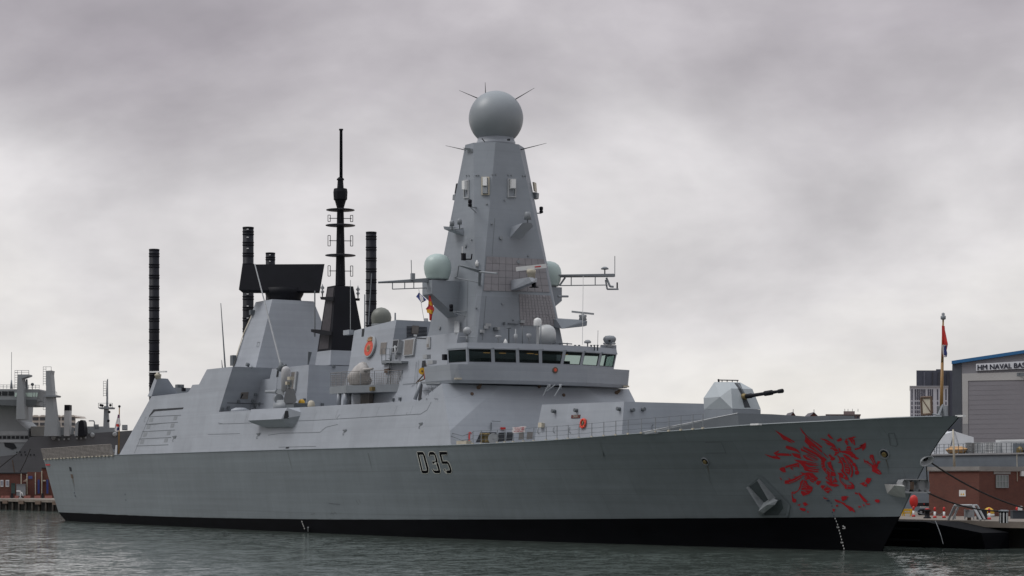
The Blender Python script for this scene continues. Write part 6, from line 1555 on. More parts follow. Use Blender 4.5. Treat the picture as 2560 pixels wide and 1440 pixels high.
# ------------------------------------------------------------------ hall and towers on the right
def AP(u, v, p0, n):
    r = RIGHT*((u-U0)/F)+AWAY+Vector((0, 0, (V0-v)/F)); k = (p0-CAM).dot(n)/r.dot(n); return CAM+r*k
def build_far_right():
    an = math.radians(30); d = RIGHT*math.cos(an)-AWAY*math.sin(an); n = d.cross(Vector((0, 0, 1))); n = -n if n.dot(AWAY) < 0 else n
    p0 = A(2380, 1250, Y=235)
    def P(u, v, off=0.0): return AP(u, v, p0-n*off, n)
    def slab(px, off, th): return MB().ext([P(u, v, off) for u, v in px], n*th)
    base = P(2470, 1208); base.z = GZ
    o = thing('dock_hall', base, 'big grey dock hall with a blue roof edge and a huge shutter door', 'hall')
    gy = lambda c, nm: M(nm, c, .6, .06, (.2, .2, .6))
    vb = 1262
    L('wall', slab([(2404, 906), (2760, 852), (2760, vb), (2404, vb)], 0, 40), gy((.20, .195, .21), 'hall_cladding'), o)
    L('corner_cladding', slab([(2380.5, 909), (2403.8, 906), (2403.8, vb), (2380.5, vb)], 0.05, 40), gy((.055, .062, .075), 'hall_dark_cladding'), o)
    L('roof_edge', slab([(2379, 902), (2760, 845), (2760, 853), (2379, 910)], .35, 41), M('roof_blue', (.015, .11, .26), .5, .05), o)
    L('door_surround', slab([(2405, 934), (2760, 924), (2760, 947), (2420, 952), (2420, 1060), (2407, 1060)], .12, .2), gy((.38, .37, .36), 'hall_pale_cladding'), o)
    L('door_post', slab([(2407, 1060.5), (2420, 1060.5), (2421, vb), (2408, vb)], .12, .2), gy((.25, .245, .25), 'hall_mid_cladding'), o)
    dr = L('shutter_door', slab([(2420.5, 952.5), (2760, 947.5), (2760, vb), (2420.5, vb)], .06, .05), gy((.205, .195, .21), 'shutter_grey'), o)
    mb = MB()
    for i in range(1, 26):
        v = 952+i*12; mb.tube(P(2421, v, .08), P(2760, v-5+5*(i/26), .03), .008, n=4)
    L('shutter_seam', mb, gy((.198, .189, .204), 'seam_grey'), dr)
    sg = L('name_sign', slab([(2440, 909.5), (2760, 892), (2760, 912), (2440, 927)], .25, .2), M('sign_white', (.60, .61, .64), .6), o)
    upv = Vector((0, 0, 1))
    # lettering laid along the sign
    cu = bpy.data.curves.new('t', 'FONT'); cu.body = 'HM NAVAL BASE'; cu.align_x = 'LEFT'; cu.offset = 0.0; cu.extrude = .01
    ob = bpy.data.objects.new('t', cu); COL.objects.link(ob); bpy.context.view_layer.update()
    me = bpy.data.meshes.new_from_object(ob.evaluated_get(bpy.context.evaluated_depsgraph_get())); bpy.data.objects.remove(ob)
    xs = [v.co.x for v in me.vertices]; ys = [v.co.y for v in me.vertices]; x0, x1, y0, y1 = min(xs), max(xs), min(ys), max(ys)
    W_ = 127.0   # whole name in the units of the photo's sign; the last letter runs past the frame
    mb = MB()
    for dx, dy, dz in ((0, 0, 0), (.55, .15, .012), (1.1, 0, .024), (.5, -.5, .036)):     # heavy strokes
        mb.add([P(2443.5+dx+(v.co.x-x0)/(x1-x0)*W_, 925+dy-(v.co.x-x0)/(x1-x0)*6.5-(v.co.y-y0)/(y1-y0)*12.5, .28+dz+v.co.z) for v in me.vertices], [tuple(p.vertices) for p in me.polygons])
    L('sign_lettering', mb, M('sign_navy', (.012, .014, .03), .6), sg)
    L('security_camera', MB().tube(P(2549, 934, .2), P(2549, 934, 1.4), .1).box(P(2556, 936, 1.2), (1.2, .5, .4)), DGREY, o)
    # towers behind
    def tower(nm, u0, v0, u1, Y, dep, lb, mt, cat='tower'):
        b_ = A((u0+u1)/2, 1215, Y=Y); b_.z = GZ
        o = thing(nm, b_, lb, cat)
        q = [A(u0, v0, Y=Y), A(u1, v0, Y=Y)]
        D_ = (AWAY+RIGHT*((u0-U0)/F))*dep; P4 = [q[0], q[1], q[1]+D_, q[0]+D_]
        L('wall', MB().prism(P4, [Vector((p.x, p.y, GZ)) for p in P4]), mt, o); return o
    WT_ = M('tower_white', (.50, .50, .54), .7, .04, (.05, .05, .05)); DT_ = M('tower_slate', (.055, .060, .085), .6, .12, (.1, .1, .1))
    o = tower('apartment_tower', 2275, 966, 2370, 560, 25, 'white apartment tower with thin window strips behind the bow', WT_)
    L('parapet', fb(2274, 964.5, 2371, 966.5, 559.5, 26), M('parapet_mid', (.33, .33, .36)), o)
    for u in (2280, 2288.5, 2293.5, 2298, 2303, 2307.5, 2312, 2321, 2326, 2331, 2344, 2356, 2365):
        for v0, v1 in ((973, 1000), (1004, 1012), (1015, 1023), (1025.5, 1033), (1036, 1044)):
            L('window', MB().ext([A(u+x, v, Y=559.9) for x, v in ((-1.5, v0), (1.6, v0), (1.6, v1), (-1.5, v1))], AWAY*.05), M('tower_glass', (.05, .05, .075), .3), o)
    o = tower('slate_tower', 2291, 926, 2381, 640, 30, 'dark slate tower block rising behind the white apartment tower', DT_)
    for u0, u1, c in ((2309, 2312.5, .1), (2330, 2333, .03), (2345, 2361, .035), (2367, 2374, .03)):
        L('facade_strip', fb(u0, 930, u1, 1040, 639.6, .2), M('strip_%d' % int(c*1000), (c, c*1.05, c*1.4), .5), o)
    L('roof_plant', fb(2340, 923, 2352, 926, 645, 8), DT_, o)
    o = tower('brown_block', 2066, 1037, 2150, 700, 30, 'flat brown office block on the skyline above the bow', M('block_brown', (.22, .17, .165), .8, .1, (.2, .2, .2)), 'building')
    L('roof_parapet', fb(2064, 1035.5, 2152, 1038, 699.5, 31), M('block_edge', (.15, .115, .115), .8), o)
    L('roof_plant', fb(2109, 1028, 2150-13, 1036, 710, 10), M('block_brown', (.2, .2, .2)), o)
    for i in range(9): L('window_strip', fb(2068+i*9.2, 1041, 2074+i*9.2, 1050, 699.8, .1), M('tower_glass', (.05, .05, .075)), o)
    mb = MB()
    for u in (2112, 2120, 2131, 2145): mb.tube(A(u, 1029, Y=712), A(u, 1022, Y=712), .08, n=4)
    L('roof_aerial', mb, DGREY, o)
    Y_ = 420
    b_ = A(2010, 1060, Y=Y_); b_.z = GZ
    o = thing('gabled_building', b_, 'dark red building whose two pointed gables show over the breakwater', 'building')
    L('wall', fb(1900, 1058, 2085, 1200, Y_, 14), M('gable_red', (.14, .055, .045), .8), o)
    for u0, u1, vt in ((1972, 1994, 1031), (2018, 2052, 1031.5)):
        mid = (u0+u1)/2
        L('gable', MB().ext([A(u, v, Y=Y_) for u, v in ((u0, 1057.8), (u0, 1048), (mid, vt), (u1, 1048), (u1, 1057.8))], AWAY*8), M('gable_red', (.14, .055, .045), .8), o)
        for a, b in ((u0-2, mid), (u1+2, mid)): L('roof', MB().cvx([A(a, 1049, Y=Y_-.4), A(b, vt-1.5, Y=Y_-.4), A(a, 1050.5, Y=Y_-.4), A(b, vt, Y=Y_-.4)]+[p+AWAY*9 for p in (A(a, 1049, Y=Y_-.4), A(b, vt-1.5, Y=Y_-.4), A(a, 1050.5, Y=Y_-.4), A(b, vt, Y=Y_-.4))]), M('slate_roof', (.09, .085, .095), .7), o)
        L('weather_vane', MB().tube(A(mid, vt, Y=Y_+1), A(mid, vt-8, Y=Y_+1), .06, n=4), DGREY, o)
build_far_right()

# ------------------------------------------------------------------ left side: supply ship, jetty huts, offices
def build_left():
    Y = 410
    def X(u0, v0, u1, v1, dy=0, d=4): return fb(u0, v0, u1, v1, Y+dy, d)
    def PX(px, dy=0, d=4): return MB().ext([A(u, v, Y=Y+dy) for u, v in px], AWAY*d)
    SG = M('supply_hull', (.092, .093, .10), .6, .12, (.2, .2, .4), streak=.06); SU = M('supply_upper', (.25, .262, .27), .6, .08, (.2, .2, .2))
    b_ = A(150, 1200, Y=Y); b_.z = 0
    o = thing('supply_ship', b_, 'dark grey naval supply ship lying behind the left jetty', 'ship')
    L('hull', PX([(-150, 1142), (0, 1141), (42, 1136), (60, 1112), (76, 1092), (200, 1085), (420, 1070), (420, 1225), (-150, 1225)], 0, 24), SG, o)
    L('upper_works', PX([(-150, 985), (44, 985), (40, 1050), (70, 1076), (70, 1100), (45, 1141), (-150, 1145)], 2, 14), SU, o)
    L('white_band', X(-150, 1078, 70, 1088, 1.9, 1), M('supply_white', (.36, .37, .38), .6), o)
    for u in range(-4, 66, 11): L('window', X(u, 1090, u+8, 1097, 1.85, .2), DARK, o)
    L('mooring_port', PX([(10, 1106), (34, 1108), (42, 1120), (30, 1124), (12, 1116)], 1.85, .2), DARK, o); L('deck_band', X(-150, 1099, 70, 1106, 1.8, .4), M('supply_white', (.36, .37, .38), .6), o)
    br = L('bridge', PX([(-150, 972), (97.5, 973), (98, 976), (92, 996), (88.5, 1013), (60, 1014), (-150, 1006)], -2, 10), SU, o)
    for u0, u1 in ((-12, 3), (5, 19), (21, 35)): L('bridge_window', PX([(u0, 978), (u1, 978.5), (u1-.5, 989), (u0, 989)], -2.1, .2), DARK, br)
    for u0, u1 in ((37, 41.5), (60, 66), (67.5, 81), (82.5, 87.5), (89, 93.5)): L('bridge_window', PX([(u0+1, 981.5), (u1+1, 982), (u1-1, 993), (u0-.5, 991)], -2.1, .2), M('lit_bridge_glass', (.55, .68, .60), .2, .03), br)
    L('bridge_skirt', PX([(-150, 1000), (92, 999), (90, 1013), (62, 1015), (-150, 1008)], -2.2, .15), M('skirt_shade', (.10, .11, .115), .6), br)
    L('bridge_wing', PX([(92, 999), (102, 999), (102, 1003), (92, 1004)], -2, 3), SU, o)
    mb = MB()
    for u in range(-10, 100, 9): mb.tube(A(u, 972, Y=Y), A(u, 962, Y=Y), .05, n=4)
    for v in (962, 967): mb.tube(A(-10, v, Y=Y), A(97, v+1, Y=Y), .05, n=4)
    L('bridge_rail', mb, MGREY, o)
    L('deck_light_post', PX([(64, 948), (67.5, 948), (68.5, 973), (64, 973)], -1, .6), MGREY, o); L('searchlight', MB().ball(A(81, 961, Y=Y-1), .32, n=12, m=8).tube(A(81, 973, Y=Y-1), A(81, 962, Y=Y-1), .06), DGREY, o)
    L('whip_aerial', MB().tube(A(28.5, 952, Y=Y), A(29, 880, Y=Y), .05, n=5).tube(A(28.5, 972, Y=Y), A(28.5, 950, Y=Y), .3, .12, 8), MGREY, o)
    def ladder(u, v0, v1):
        mb = MB().tube(A(u, v0, Y=Y-2.2), A(u, v1, Y=Y-2.2), .04, n=4).tube(A(u+7, v0, Y=Y-2.2), A(u+7, v1, Y=Y-2.2), .04, n=4)
        n = int((v1-v0)/6)
        for i in range(n+1): mb.tube(A(u, v0+6*i, Y=Y-2.2), A(u+7, v0+6*i, Y=Y-2.2), .05, n=4)
        return mb
    m1 = L('crane_tower', PX([(43.5, 936), (72, 936), (72, 940), (54, 946), (59, 985), (60, 1000), (63, 1048), (40, 1048), (42, 990)], -4, 3), SU, o)
    L('tower_rail', MB().path([A(u, 926+0*u, Y=Y-4) for u in (37, 72)], .05, 4).path([A(u, 931, Y=Y-4) for u in (37, 72)], .04, 4).tube(A(72, 926, Y=Y-4), A(72, 936, Y=Y-4), .05).tube(A(54, 926, Y=Y-4), A(54, 936, Y=Y-4), .05), MGREY, m1)
    L('tower_ladder', ladder(37, 926, 970), MGREY, m1)
    m2 = L('replenishment_mast', PX([(115, 927), (128.5, 926), (127, 936), (131, 985), (139, 1052), (113, 1052), (115, 985)], -4, 3), SU, o)
    L('mast_base', PX([(112, 1052.2), (139, 1052.2), (143, 1090), (110, 1090)], -4.2, 4), SU, o)
    L('mast_platform', PX([(107, 988), (142, 988), (140, 992), (110, 992)], -4.6, 4), MGREY, m2)
    L('mast_rail', MB().path([A(107, 981, Y=Y-4.5), A(107, 988, Y=Y-4.5)], .05, 4).path([A(107, 980, Y=Y-4.5), A(116, 980, Y=Y-4.5)], .05, 4).path([A(132, 980, Y=Y-4.5), A(142, 980, Y=Y-4.5), A(142, 988, Y=Y-4.5)], .05, 4).path([A(u, 917, Y=Y-4.5) for u in (109, 128)], .05, 4).path([A(128, 917, Y=Y-4.5), A(128, 927, Y=Y-4.5)], .05, 4), MGREY, m2)
    L('mast_ladder', ladder(108, 917, 964), MGREY, m2); L('mast_ladder', ladder(108, 994, 1024), MGREY, m2)
    fw = L('funnel', PX([(160.5, 1026), (174, 1026), (173, 1090), (159.5, 1090)], -1, 2), M('funnel_white', (.42, .42, .42), .6), o)
    L('funnel_top', PX([(161, 1012), (174, 1012), (174, 1026), (160.5, 1026)], -1.05, 2.1), MATTE, fw)
    L('exhaust_hood', PX([(195, 1090), (197, 1056), (201, 1050), (206, 1050), (209, 1055), (211.5, 1080), (211.5, 1090)], -2, 3), MATTE, o); L('hood_side', PX([(186, 1090), (188, 1060), (196, 1052), (194.5, 1090)], -2, 3), SU, o)
    m3 = L('lattice_mast', PX([(260, 1015), (269, 1015), (271, 1070), (258, 1070)], -3, 1.2).ext([A(u, v, Y=Y-3) for u, v in ((267, 950), (269, 947), (269.5, 1015), (265, 1015))], AWAY*.5), MGREY, o)
    L('mast_ladder', ladder(258.5, 953, 991), MGREY, m3)
    L('mast_platform', PX([(246, 1018), (281, 1018), (279, 1022), (248, 1022)], -3.5, 3).path([A(246, 1008, Y=Y-3.5), A(281, 1008, Y=Y-3.5)], .05, 4).path([A(246, 1008, Y=Y-3.5), A(246, 1020, Y=Y-3.5)], .05, 4).path([A(281, 1008, Y=Y-3.5), A(281, 1020, Y=Y-3.5)], .05, 4), MGREY, m3)
    for u, v in ((252, 1013), (276, 1013), (256, 1014), (273, 1030), (271, 1052)): L('mast_lamp', MB().ball(A(u, v, Y=Y-3.5), .28, n=10, m=6), MATTE, m3)
    for u0, v0, u1, v1 in ((77, 1066, 112, 1090), (141, 1068, 185, 1088), (212, 1066, 258, 1085), (258, 1069, 290, 1081), (234, 1061, 247, 1073), (305, 1062, 319, 1074)):
        L('deck_house', X(u0, v0, u1, v1, 3, 6), SU if u0 != 77 else M('pale_deckhouse', (.30, .29, .27), .7), o)
    L('vent_pipe', MB().path([A(222, 1052, Y=Y), A(234, 1052, Y=Y), A(236, 1055, Y=Y), A(236, 1075, Y=Y)], .12, 6), MGREY, o)
    for i, (u, v) in enumerate(((147, 1099), (160, 1098), (171, 1097), (192, 1096), (202, 1096), (213, 1094))): L('deck_fitting', MB().box(A(u, v, Y=Y-.2), (.5, .3, .35)), STEEL, o)
    for u, v in ((134, 1094), (231, 1088), (287, 1086)): L('fairlead', MB().lathe(A(u, v, Y=Y-.1), [(.5, 0), (.38, .2), (.2, .2)], 14, ax=(RIGHT, Vector((0, 0, 1)), -AWAY)), STEEL, o)
    for u, v in ((42, 1131), (50, 1130), (62, 1130), (64, 1137), (76, 1137), (85, 1137), (53, 1137)): L('fairlead', MB().lathe(A(u, v, Y=Y-.1), [(.16, 0), (.12, .1)], 10, ax=(RIGHT, Vector((0, 0, 1)), -AWAY)), DARK, o)
    L('rust_streak', PX([(30, 1150), (32, 1150), (37, 1182), (35, 1182)], -.06, .03), RUST, o)
    for pts, lb in (([(42, 1135), (22, 1150), (0, 1168), (-30, 1190)], 'dark mooring rope slanting down to the left from the supply ship'), ([(76, 1122), (64, 1152), (50, 1180)], 'dark mooring rope running steeply down past the supply ship\'s fairleads')):
        L('mooring_rope', MB().path([A(u, v, Y=Y-3) for u, v in pts], .09, 6), ROPE, label=lb, cat='rope', group='mooring ropes of the supply ship')
    # offices behind
    Yo = 620
    b_ = A(120, 1200, Y=Yo); b_.z = GZ
    o = thing('office_building', b_, 'long beige office building with dark window bands behind the supply ship', 'building')
    BE = M('beige_concrete', (.50, .45, .40), .8, .08, (.2, .2, .2))
    L('wall', fb(60, 1042, 189, 1230, Yo, 16), BE, o)
    for i in range(7):
        u = 62+i*18.2
        L('roof_vault', MB().ext([A(u, 1042, Y=Yo-.4), A(u+4, 1037.5, Y=Yo-.4), A(u+13, 1037.5, Y=Yo-.4), A(u+17.8, 1042, Y=Yo-.4)], AWAY*16), BE, o)
        for v in (1043.5, 1056.5, 1070): L('window', fb(u+1.5, v, u+16, v+7.5, Yo-.15, .2), M('office_glass', (.05, .052, .06), .3, .2), o)
    # brick jetty building
    Yb = 385
    b_ = A(80, 1247, Y=Yb); b_.z = GZ
    o = thing('jetty_building', b_, 'low dark red brick building with white drainpipes on the left jetty', 'building')
    DB = brick('dark_brick', (.15, .042, .028))
    L('wall', fb(-120, 1184, 68, 1249, Yb, 8), DB, o); L('wall', fb(68.05, 1180, 104, 1249, Yb-.6, 8), DB, o); L('wall', fb(104.05, 1171, 220, 1249, Yb-.3, 8), DB, o)
    L('roof', fb(-121, 1181.5, 68, 1184, Yb-.3, 8.6), DARK, o); L('roof', fb(104, 1169, 222, 1171, Yb-.6, 8.6), DARK, o)
    for u0, u1 in ((1, 8.5), (14, 23)):
        w_ = L('window', fb(u0, 1200, u1, 1217, Yb-.1, .15), WHITE, o); L('pane', fb(u0+1.4, 1202, u1-1.6, 1214, Yb-.15, .03), M('window_lilac', (.22, .22, .27), .3), w_)
    for u, v in ((67.5, 1185), (88.5, 1181), (104.5, 1177), (53, 1184)): L('drainpipe', MB().tube(A(u, v, Y=Yb-.9), A(u, 1236, Y=Yb-.9), .09, n=6), CREAM, o)
    for u0, u1, v0 in ((94, 99, 1199), (116, 121, 1199)): L('door', fb(u0, v0, u1, 1234, Yb-.95, .1), BLUE, o)
    L('sign', fb(71, 1190, 81, 1197, Yb-.95, .1), M('sign_blue', (.04, .06, .2), .6), o); L('canopy', MB().cvx([A(u, v, Y=Yb-d) for u, v, d in ((57, 1204, .6), (67, 1195, .6), (67, 1204, .6), (57, 1204, 1.2), (67, 1204, 1.2))]), RUST, o)
    L('porch', fb(107, 1200, 114, 1203, Yb-.95, .5), CREAM, o)
    def unit(nm, u0, v0, u1, v1, dy, lb, cat, mt, d=2):
        g = A((u0+u1)/2, v1, Y=Yb+dy); g.z = GZ
        o = thing(nm, g, lb, cat); L('body', fb(u0, v0+1.2, u1, v1, Yb+dy, d), mt, o); L('lid', fb(u0-.5, v0, u1+.5, v0+1.2, Yb+dy-.1, d+.2), mt, o)
    unit('generator_box', 41, 1210, 64, 1240, -4, 'pale grey plant box in front of the jetty building', 'plant box', M('plant_grey', (.20, .21, .22), .6), 3)
    unit('green_cabinet', 28, 1208, 38, 1234, -3, 'dark green cabinet left of the pale plant box', 'cabinet', M('cabinet_green', (.03, .055, .05), .6))
    unit('small_bin', 27, 1233, 33, 1248, -8, 'dark bin at the jetty edge under the green cabinet', 'bin', DARK, 1)
    unit('small_bin', 104, 1233, 109, 1248, -8, 'dark bin at the jetty edge near the ship\'s stern', 'bin', DARK, 1)
    # pinkish barrier boards along the jetty edge
    k = 0
    for u0, u1 in ((2, 9), (11, 24), (37, 46), (60, 76), (86, 101), (112, 130)):
        g = A((u0+u1)/2, 1247, Y=Yb-9); g.z = GZ
        o = thing('barrier_board', g, 'faded red and white barrier board along the left jetty edge', 'barrier', 'barrier boards on the left jetty')
        L('board', fb(u0, 1239, u1, 1247, Yb-9, .15), M('faded_red', (.30, .12, .10), .8, .35, (1.2, 1.2, 1.2)), o); L('board_foot', fb(u0+1, 1247, u0+3, 1249, Yb-9.3, .7), RUST, o)
    o = thing('wash_stand', A(50, 1240, Y=Yb-8), 'white tubular stand in front of the pale plant box', 'stand')
    L('tube_frame', MB().path([A(u, v, Y=Yb-8) for u, v in ((41, 1228), (51, 1228), (51, 1243))], .1, 6).tube(A(54, 1230, Y=Yb-8), A(58, 1241, Y=Yb-8), .08), WHITE, o); L('stand_foot', MB().box(A(51, 1244, Y=Yb-8), (.8, .3, .15)), STEEL, o)
    # black ribbed columns of a jack-up rig beyond the quay
    CY = M('column_black', (.006, .0065, .011), .55, .25, (.5, .5, .5), spec=.2)
    for u, vt, w, Yc, lb, marks in ((385.5, 623, 27, 335, 'tall black ribbed column standing alone behind the hangar', 0), (620.5, 568, 29, 320, 'tallest black ribbed column, rising behind the radar slab', 1), (676, 632, 25, 372, 'black ribbed column whose top just shows above the radar slab', 1), (928, 580, 28, 335, 'black ribbed column between the after mast and the pyramid mast', 0)):
        p = A(u, vt, Y=Yc); g = Vector((p.x, p.y, GZ)); r = w/2/(F/Yc)
        o = thing('ribbed_column', g, lb, 'column', 'black ribbed columns behind the warship')
        H_ = p.z-GZ; pitch = 27/(F/Yc)
        prof = [(r*.93, 0)]
        z = H_-pitch*.5
        rings = []
        while z > 2: rings.append(z); z -= pitch
        L('shaft', MB().lathe(g, [(r*.93, 0), (r*.93, H_)], 24), CY, o)
        for z in rings[:30]:
            rb = L('collar', MB().lathe(g, [(r*.9, z-.36), (r, z-.34), (r, z-.22), (r*.94, z-.18), (r*.94, z+.04), (r, z+.08), (r, z+.2), (r*.9, z+.22)], 24), CY, o)
        L('cap', MB().lathe(g, [(r*.97, H_-.25), (r*.97, H_), (r*.6, H_+.01)], 24), CY, o)
        if marks:
            for v in ((573, 593, 621, 735, 765, 795) if u < 640 else (637, 653)): L('white_mark', MB().box(A(u-1.5, v, Y=Yc-r-.02), (.3, .05, .14), (RIGHT, AWAY, Vector((0, 0, 1)))), WHITE, o)
build_left()

# ------------------------------------------------------------------ flags, lifebuoy, banner, mooring lines
def cloth(nm, px, t, mat, parent=None, amp=.1, th=.02, **kw):
    """hanging cloth: a rectangle of rows between two edges, pushed in and out in folds"""
    (l, r) = px; rows = []
    n = 9
    for i in range(len(l)):
        row = []
        for j in range(n):
            f = j/(n-1); u = l[i][0]+(r[i][0]-l[i][0])*f; v = l[i][1]+(r[i][1]-l[i][1])*f
            row.append(A(u, v, t=t)+Vector((0, -amp*math.sin(f*9+i*1.1), 0)))
        rows.append(row)
    mb = MB().grid(rows, True); back = [[p+Vector((0, th, 0)) for p in r_] for r_ in rows]; mb.grid(back, True)
    return L(nm, mb, mat, parent, **kw)
def build_cloth():
    UB, UR, UW = BLUE, BRED, M('flag_white', (.55, .53, .53), .8)
    o = cloth('jack_flag', ([(2356.5, 814), (2357, 835), (2357.5, 855), (2358, 875), (2357.5, 893)], [(2361, 816), (2363, 838), (2366.5, 860), (2364, 876), (2364.5, 890)]), .1, UR, label='red and blue national flag hanging limp from the bow staff', cat='flag')
    cloth('flag_canton', ([(2358, 866), (2358.5, 873), (2359, 884), (2360, 893)], [(2366, 864), (2364, 874), (2365, 884), (2364, 892)]), .25, UB, o)
    cloth('flag_cross', ([(2357.2, 862), (2358, 866)], [(2366.6, 862.5), (2365, 866)]), .27, UW, o); cloth('flag_cross', ([(2358, 866), (2359, 880), (2361, 893)], [(2359.4, 866), (2360.6, 880), (2362.2, 893)]), .30, UW, o)
    o = cloth('ensign', ([(296, 1036), (293, 1050), (289, 1064), (286, 1075), (290, 1080)], [(298.5, 1036), (298.5, 1050), (299.5, 1062), (297, 1072), (293, 1080)]), 2.6, UW, label='white ensign with red marks drooping from the stern staff', cat='flag')
    cloth('ensign_cross', ([(291, 1060), (292, 1066)], [(297, 1060), (296, 1067)]), 2.75, UR, o); cloth('ensign_canton', ([(296.3, 1037), (294.5, 1044)], [(298.3, 1037), (298, 1045)]), 2.75, M('flag_dusk', (.16, .05, .12), .8), o); cloth('ensign_canton', ([(294, 1069), (293, 1076)], [(298, 1068), (296, 1075)]), 2.75, UB, o)
    o = cloth('signal_flag', ([(1047, 732), (1041, 742), (1045, 745), (1053, 757)], [(1049, 733), (1058, 742), (1065, 750), (1056, 755)]), 9, UB, label='blue and white swallow-tailed signal flag under the left yard', cat='flag', amp=.05)
    cloth('white_half', ([(1049, 736), (1050, 744), (1053, 756)], [(1052, 737), (1057, 744), (1058, 752)]), 9.1, UW, o, amp=.03)
    o = cloth('signal_flag', ([(1073, 738), (1073, 752), (1072, 765), (1064, 772), (1072, 786), (1075, 800)], [(1076, 740), (1078, 754), (1081, 766), (1085, 774), (1080, 790), (1077, 802)]), 6.6, UR, label='red and yellow signal flags hanging in front of the left pedestal', cat='flag', amp=.08)
    YC = M('yellow_cloth', (.55, .30, .02), .8)
    cloth('yellow_patch', ([(1073.5, 753), (1073, 760)], [(1078, 754), (1079, 764)]), 6.75, YC, o); cloth('yellow_patch', ([(1066, 773), (1070, 782)], [(1082, 775), (1080, 785)]), 6.75, YC, o)
    L('flag_halyard', MB().tube(A(1047, 723, t=9), A(1060, 800, t=9), .02, n=4), WIRE, label='thin halyard hanging from the left yard by the flags', cat='halyard')
    # lifebuoy on the silo wall
    p, n = HN(1460, 1059)
    o = thing('lifebuoy', p, 'orange ring lifebuoy hung on the silo deckhouse wall', 'lifebuoy')
    x = n.cross(Vector((0, 0, 1))).normalized(); y = x.cross(n); y = y if y.z > 0 else -y
    mb = MB(); R_, r_ = .32, .085; rows = []
    for i in range(25):
        a = 2*math.pi*i/24; d = x*math.cos(a)+y*math.sin(a)
        rows.append([p+n*.1+d*(R_+r_*math.cos(2*math.pi*j/10))+n*(r_*math.sin(2*math.pi*j/10)) for j in range(11)])
    L('ring', mb.grid(rows), M('buoy_orange', (.60, .035, .015), .5, .06), o)
    for k in range(4):
        a = math.pi/4+k*math.pi/2; d = x*math.cos(a)+y*math.sin(a); e = n.cross(d)
        L('band', MB().box(p+n*.1+d*R_, (.2, .07, .19), (d, e, n)), M('buoy_band', (.62, .12, .06), .5), o)
    L('buoy_lamp', MB().lathe(p+n*.08, [(.1, -.2), (.12, .0), (.07, .2)], 10, ax=(x, n, y)), M('lamp_olive', (.10, .09, .04), .5), o)
    # banner tied on the rail
    rows = []
    for i in range(4):
        row = []
        for j in range(7):
            f, g_ = j/6, i/3
            u = 1281+(1315-1281)*f+(-2*math.sin(g_*3) if f in (0, 1) else 0)+(3 if j == 0 and i == 1 else 0)+(1.5-3*f)*g_; v = 1067.5-1.5*f+15*g_+(.9*math.sin(f*6))
            row.append(A(u, v, t=10.15)+Vector((0, -.03*math.sin(f*11+i), 0)))
        rows.append(row)
    o = L('banner', MB().grid(rows).grid([[p_+Vector((0, .015, 0)) for p_ in r] for r in rows]), M('banner_white', (.52, .48, .48), .8), label='white cloth banner with red writing tied to the forecastle rail', cat='banner')
    rd = M('banner_red', (.30, .05, .07), .8)
    for k, (a, b, v0, v1) in enumerate(((1286, 1290, 1069.5, 1071), (1291.5, 1297, 1069.3, 1071), (1298.5, 1301, 1069, 1071), (1303, 1310, 1068.6, 1071.2), (1287, 1300, 1074.2, 1075.6), (1303, 1309, 1073, 1075), (1285, 1289, 1078, 1079.6), (1291, 1298, 1078, 1079.4), (1300, 1307, 1077.4, 1079))):
        L('red_stroke', MB().ext([A(u, v, t=10.22) for u, v in ((a, v0), (b, v0-.3), (b, v1-.3), (a, v1))], (0, .01, 0)), rd, o)
    # mooring lines from the bow
    def rope(pts, r, lb): L('mooring_line', MB().path(pts, r, 7), ROPE, label=lb, cat='rope', group='mooring lines from the bow')
    a, b = A(2322, 1153, t=.3), A(2660, 1270, t=-18); b.z = GZ+.4
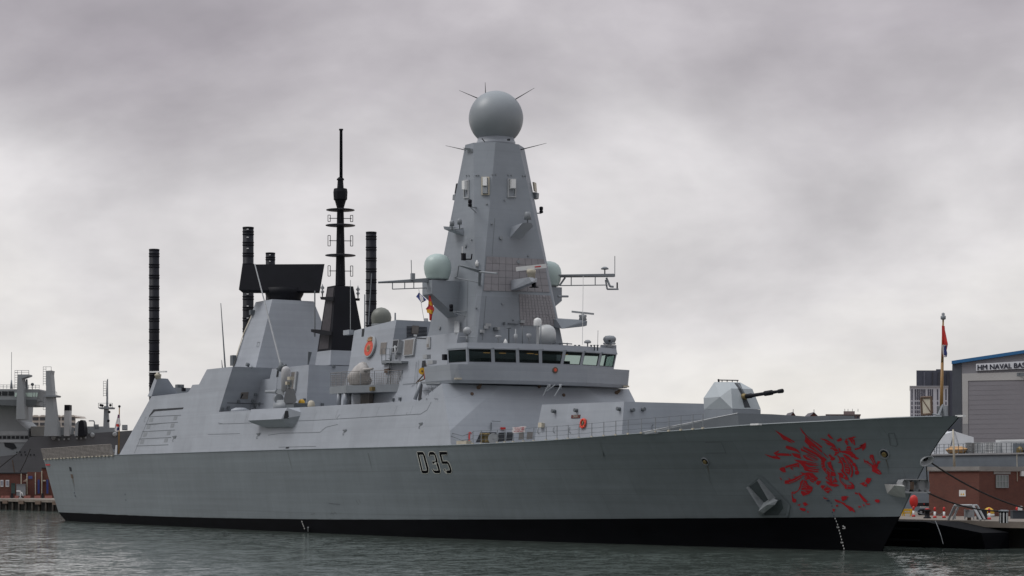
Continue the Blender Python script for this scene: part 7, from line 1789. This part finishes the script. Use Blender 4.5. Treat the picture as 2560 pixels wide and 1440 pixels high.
    rope([a.lerp(b, f)-Vector((0, 0, .9*(1-(2*f-1)**2)))+Vector((0, 0, .7*f*(1-f))) for f in [i/14 for i in range(15)]], .055, 'upper dark mooring line running right from the bow chock')
    a, b = A(2312, 1228, t=-.5), G(2509, 1307)+Vector((0, 0, .8))
    rope([a.lerp(b, f)-Vector((0, 0, .35*(1-(2*f-1)**2))) for f in [i/12 for i in range(13)]], .055, 'lower dark mooring line running from the fairlead box to the striped bollard')
    rope([A(2316, 1160, t=.1), A(2318, 1203, t=-.4)], .04, 'short dark line hanging straight down from the bow chock')
    a = A(2338, 1302, t=-8.4)
    L('slack_rope', MB().path([a, A(2345, 1318, t=-8.3), A(2352, 1338, t=-8.2), A(2358, 1360, t=-8.2)], .03, 5), STEEL, label='thin pale slack rope trailing down the black pontoon', cat='rope')
    # clutter stowed on the quarterdeck and the wing
    g = A(262, 1120, t=4)
    o = thing('canvas_bundle', g, 'pale canvas bundle lying behind the stern nets', 'bundle')
    L('bundle_cloth', MB().cvx([A(u, v, t=t) for u, v in ((252, 1118), (258, 1114), (268, 1114), (272, 1118), (268, 1127), (255, 1128)) for t in (7.2, 7.9)]), CANVAS, o); L('bundle_strap', MB().tube(A(262, 1113.5, t=8.0), A(261, 1128, t=8.0), .05), RUST, o)
    p = A(1055.5, 928, t=8.8)
    o = thing('yellow_reel', p, 'yellow hose reel on the wing bracket beside the bridge', 'reel')
    L('reel_drum', MB().lathe(p, [(.3, -.15), (.3, -.1), (.2, -.08), (.2, .08), (.3, .1), (.3, .15)], 14, ax=(RIGHT, Vector((0, 0, 1)), -AWAY)), YELLOW, o); L('reel_hub', MB().tube(p-AWAY*.15, p-AWAY*.22, .08), RUST, o)
    p = A(1065, 932, t=8.8)
    o = thing('red_kit', p, 'red kit bag hanging beside the yellow reel', 'bag'); L('bag', MB().lathe(p, [(.05, -.6), (.18, -.45), (.16, .2), (.06, .5)], 10), M('kit_red', (.32, .05, .03), .7), o); L('bag_strap', MB().tube(p+Vector((0, 0, .45)), p+Vector((0, 0, .8)), .03), RUST, o)
build_cloth()
for ob in bpy.data.objects:
    if '_o' in ob: del ob['_o']
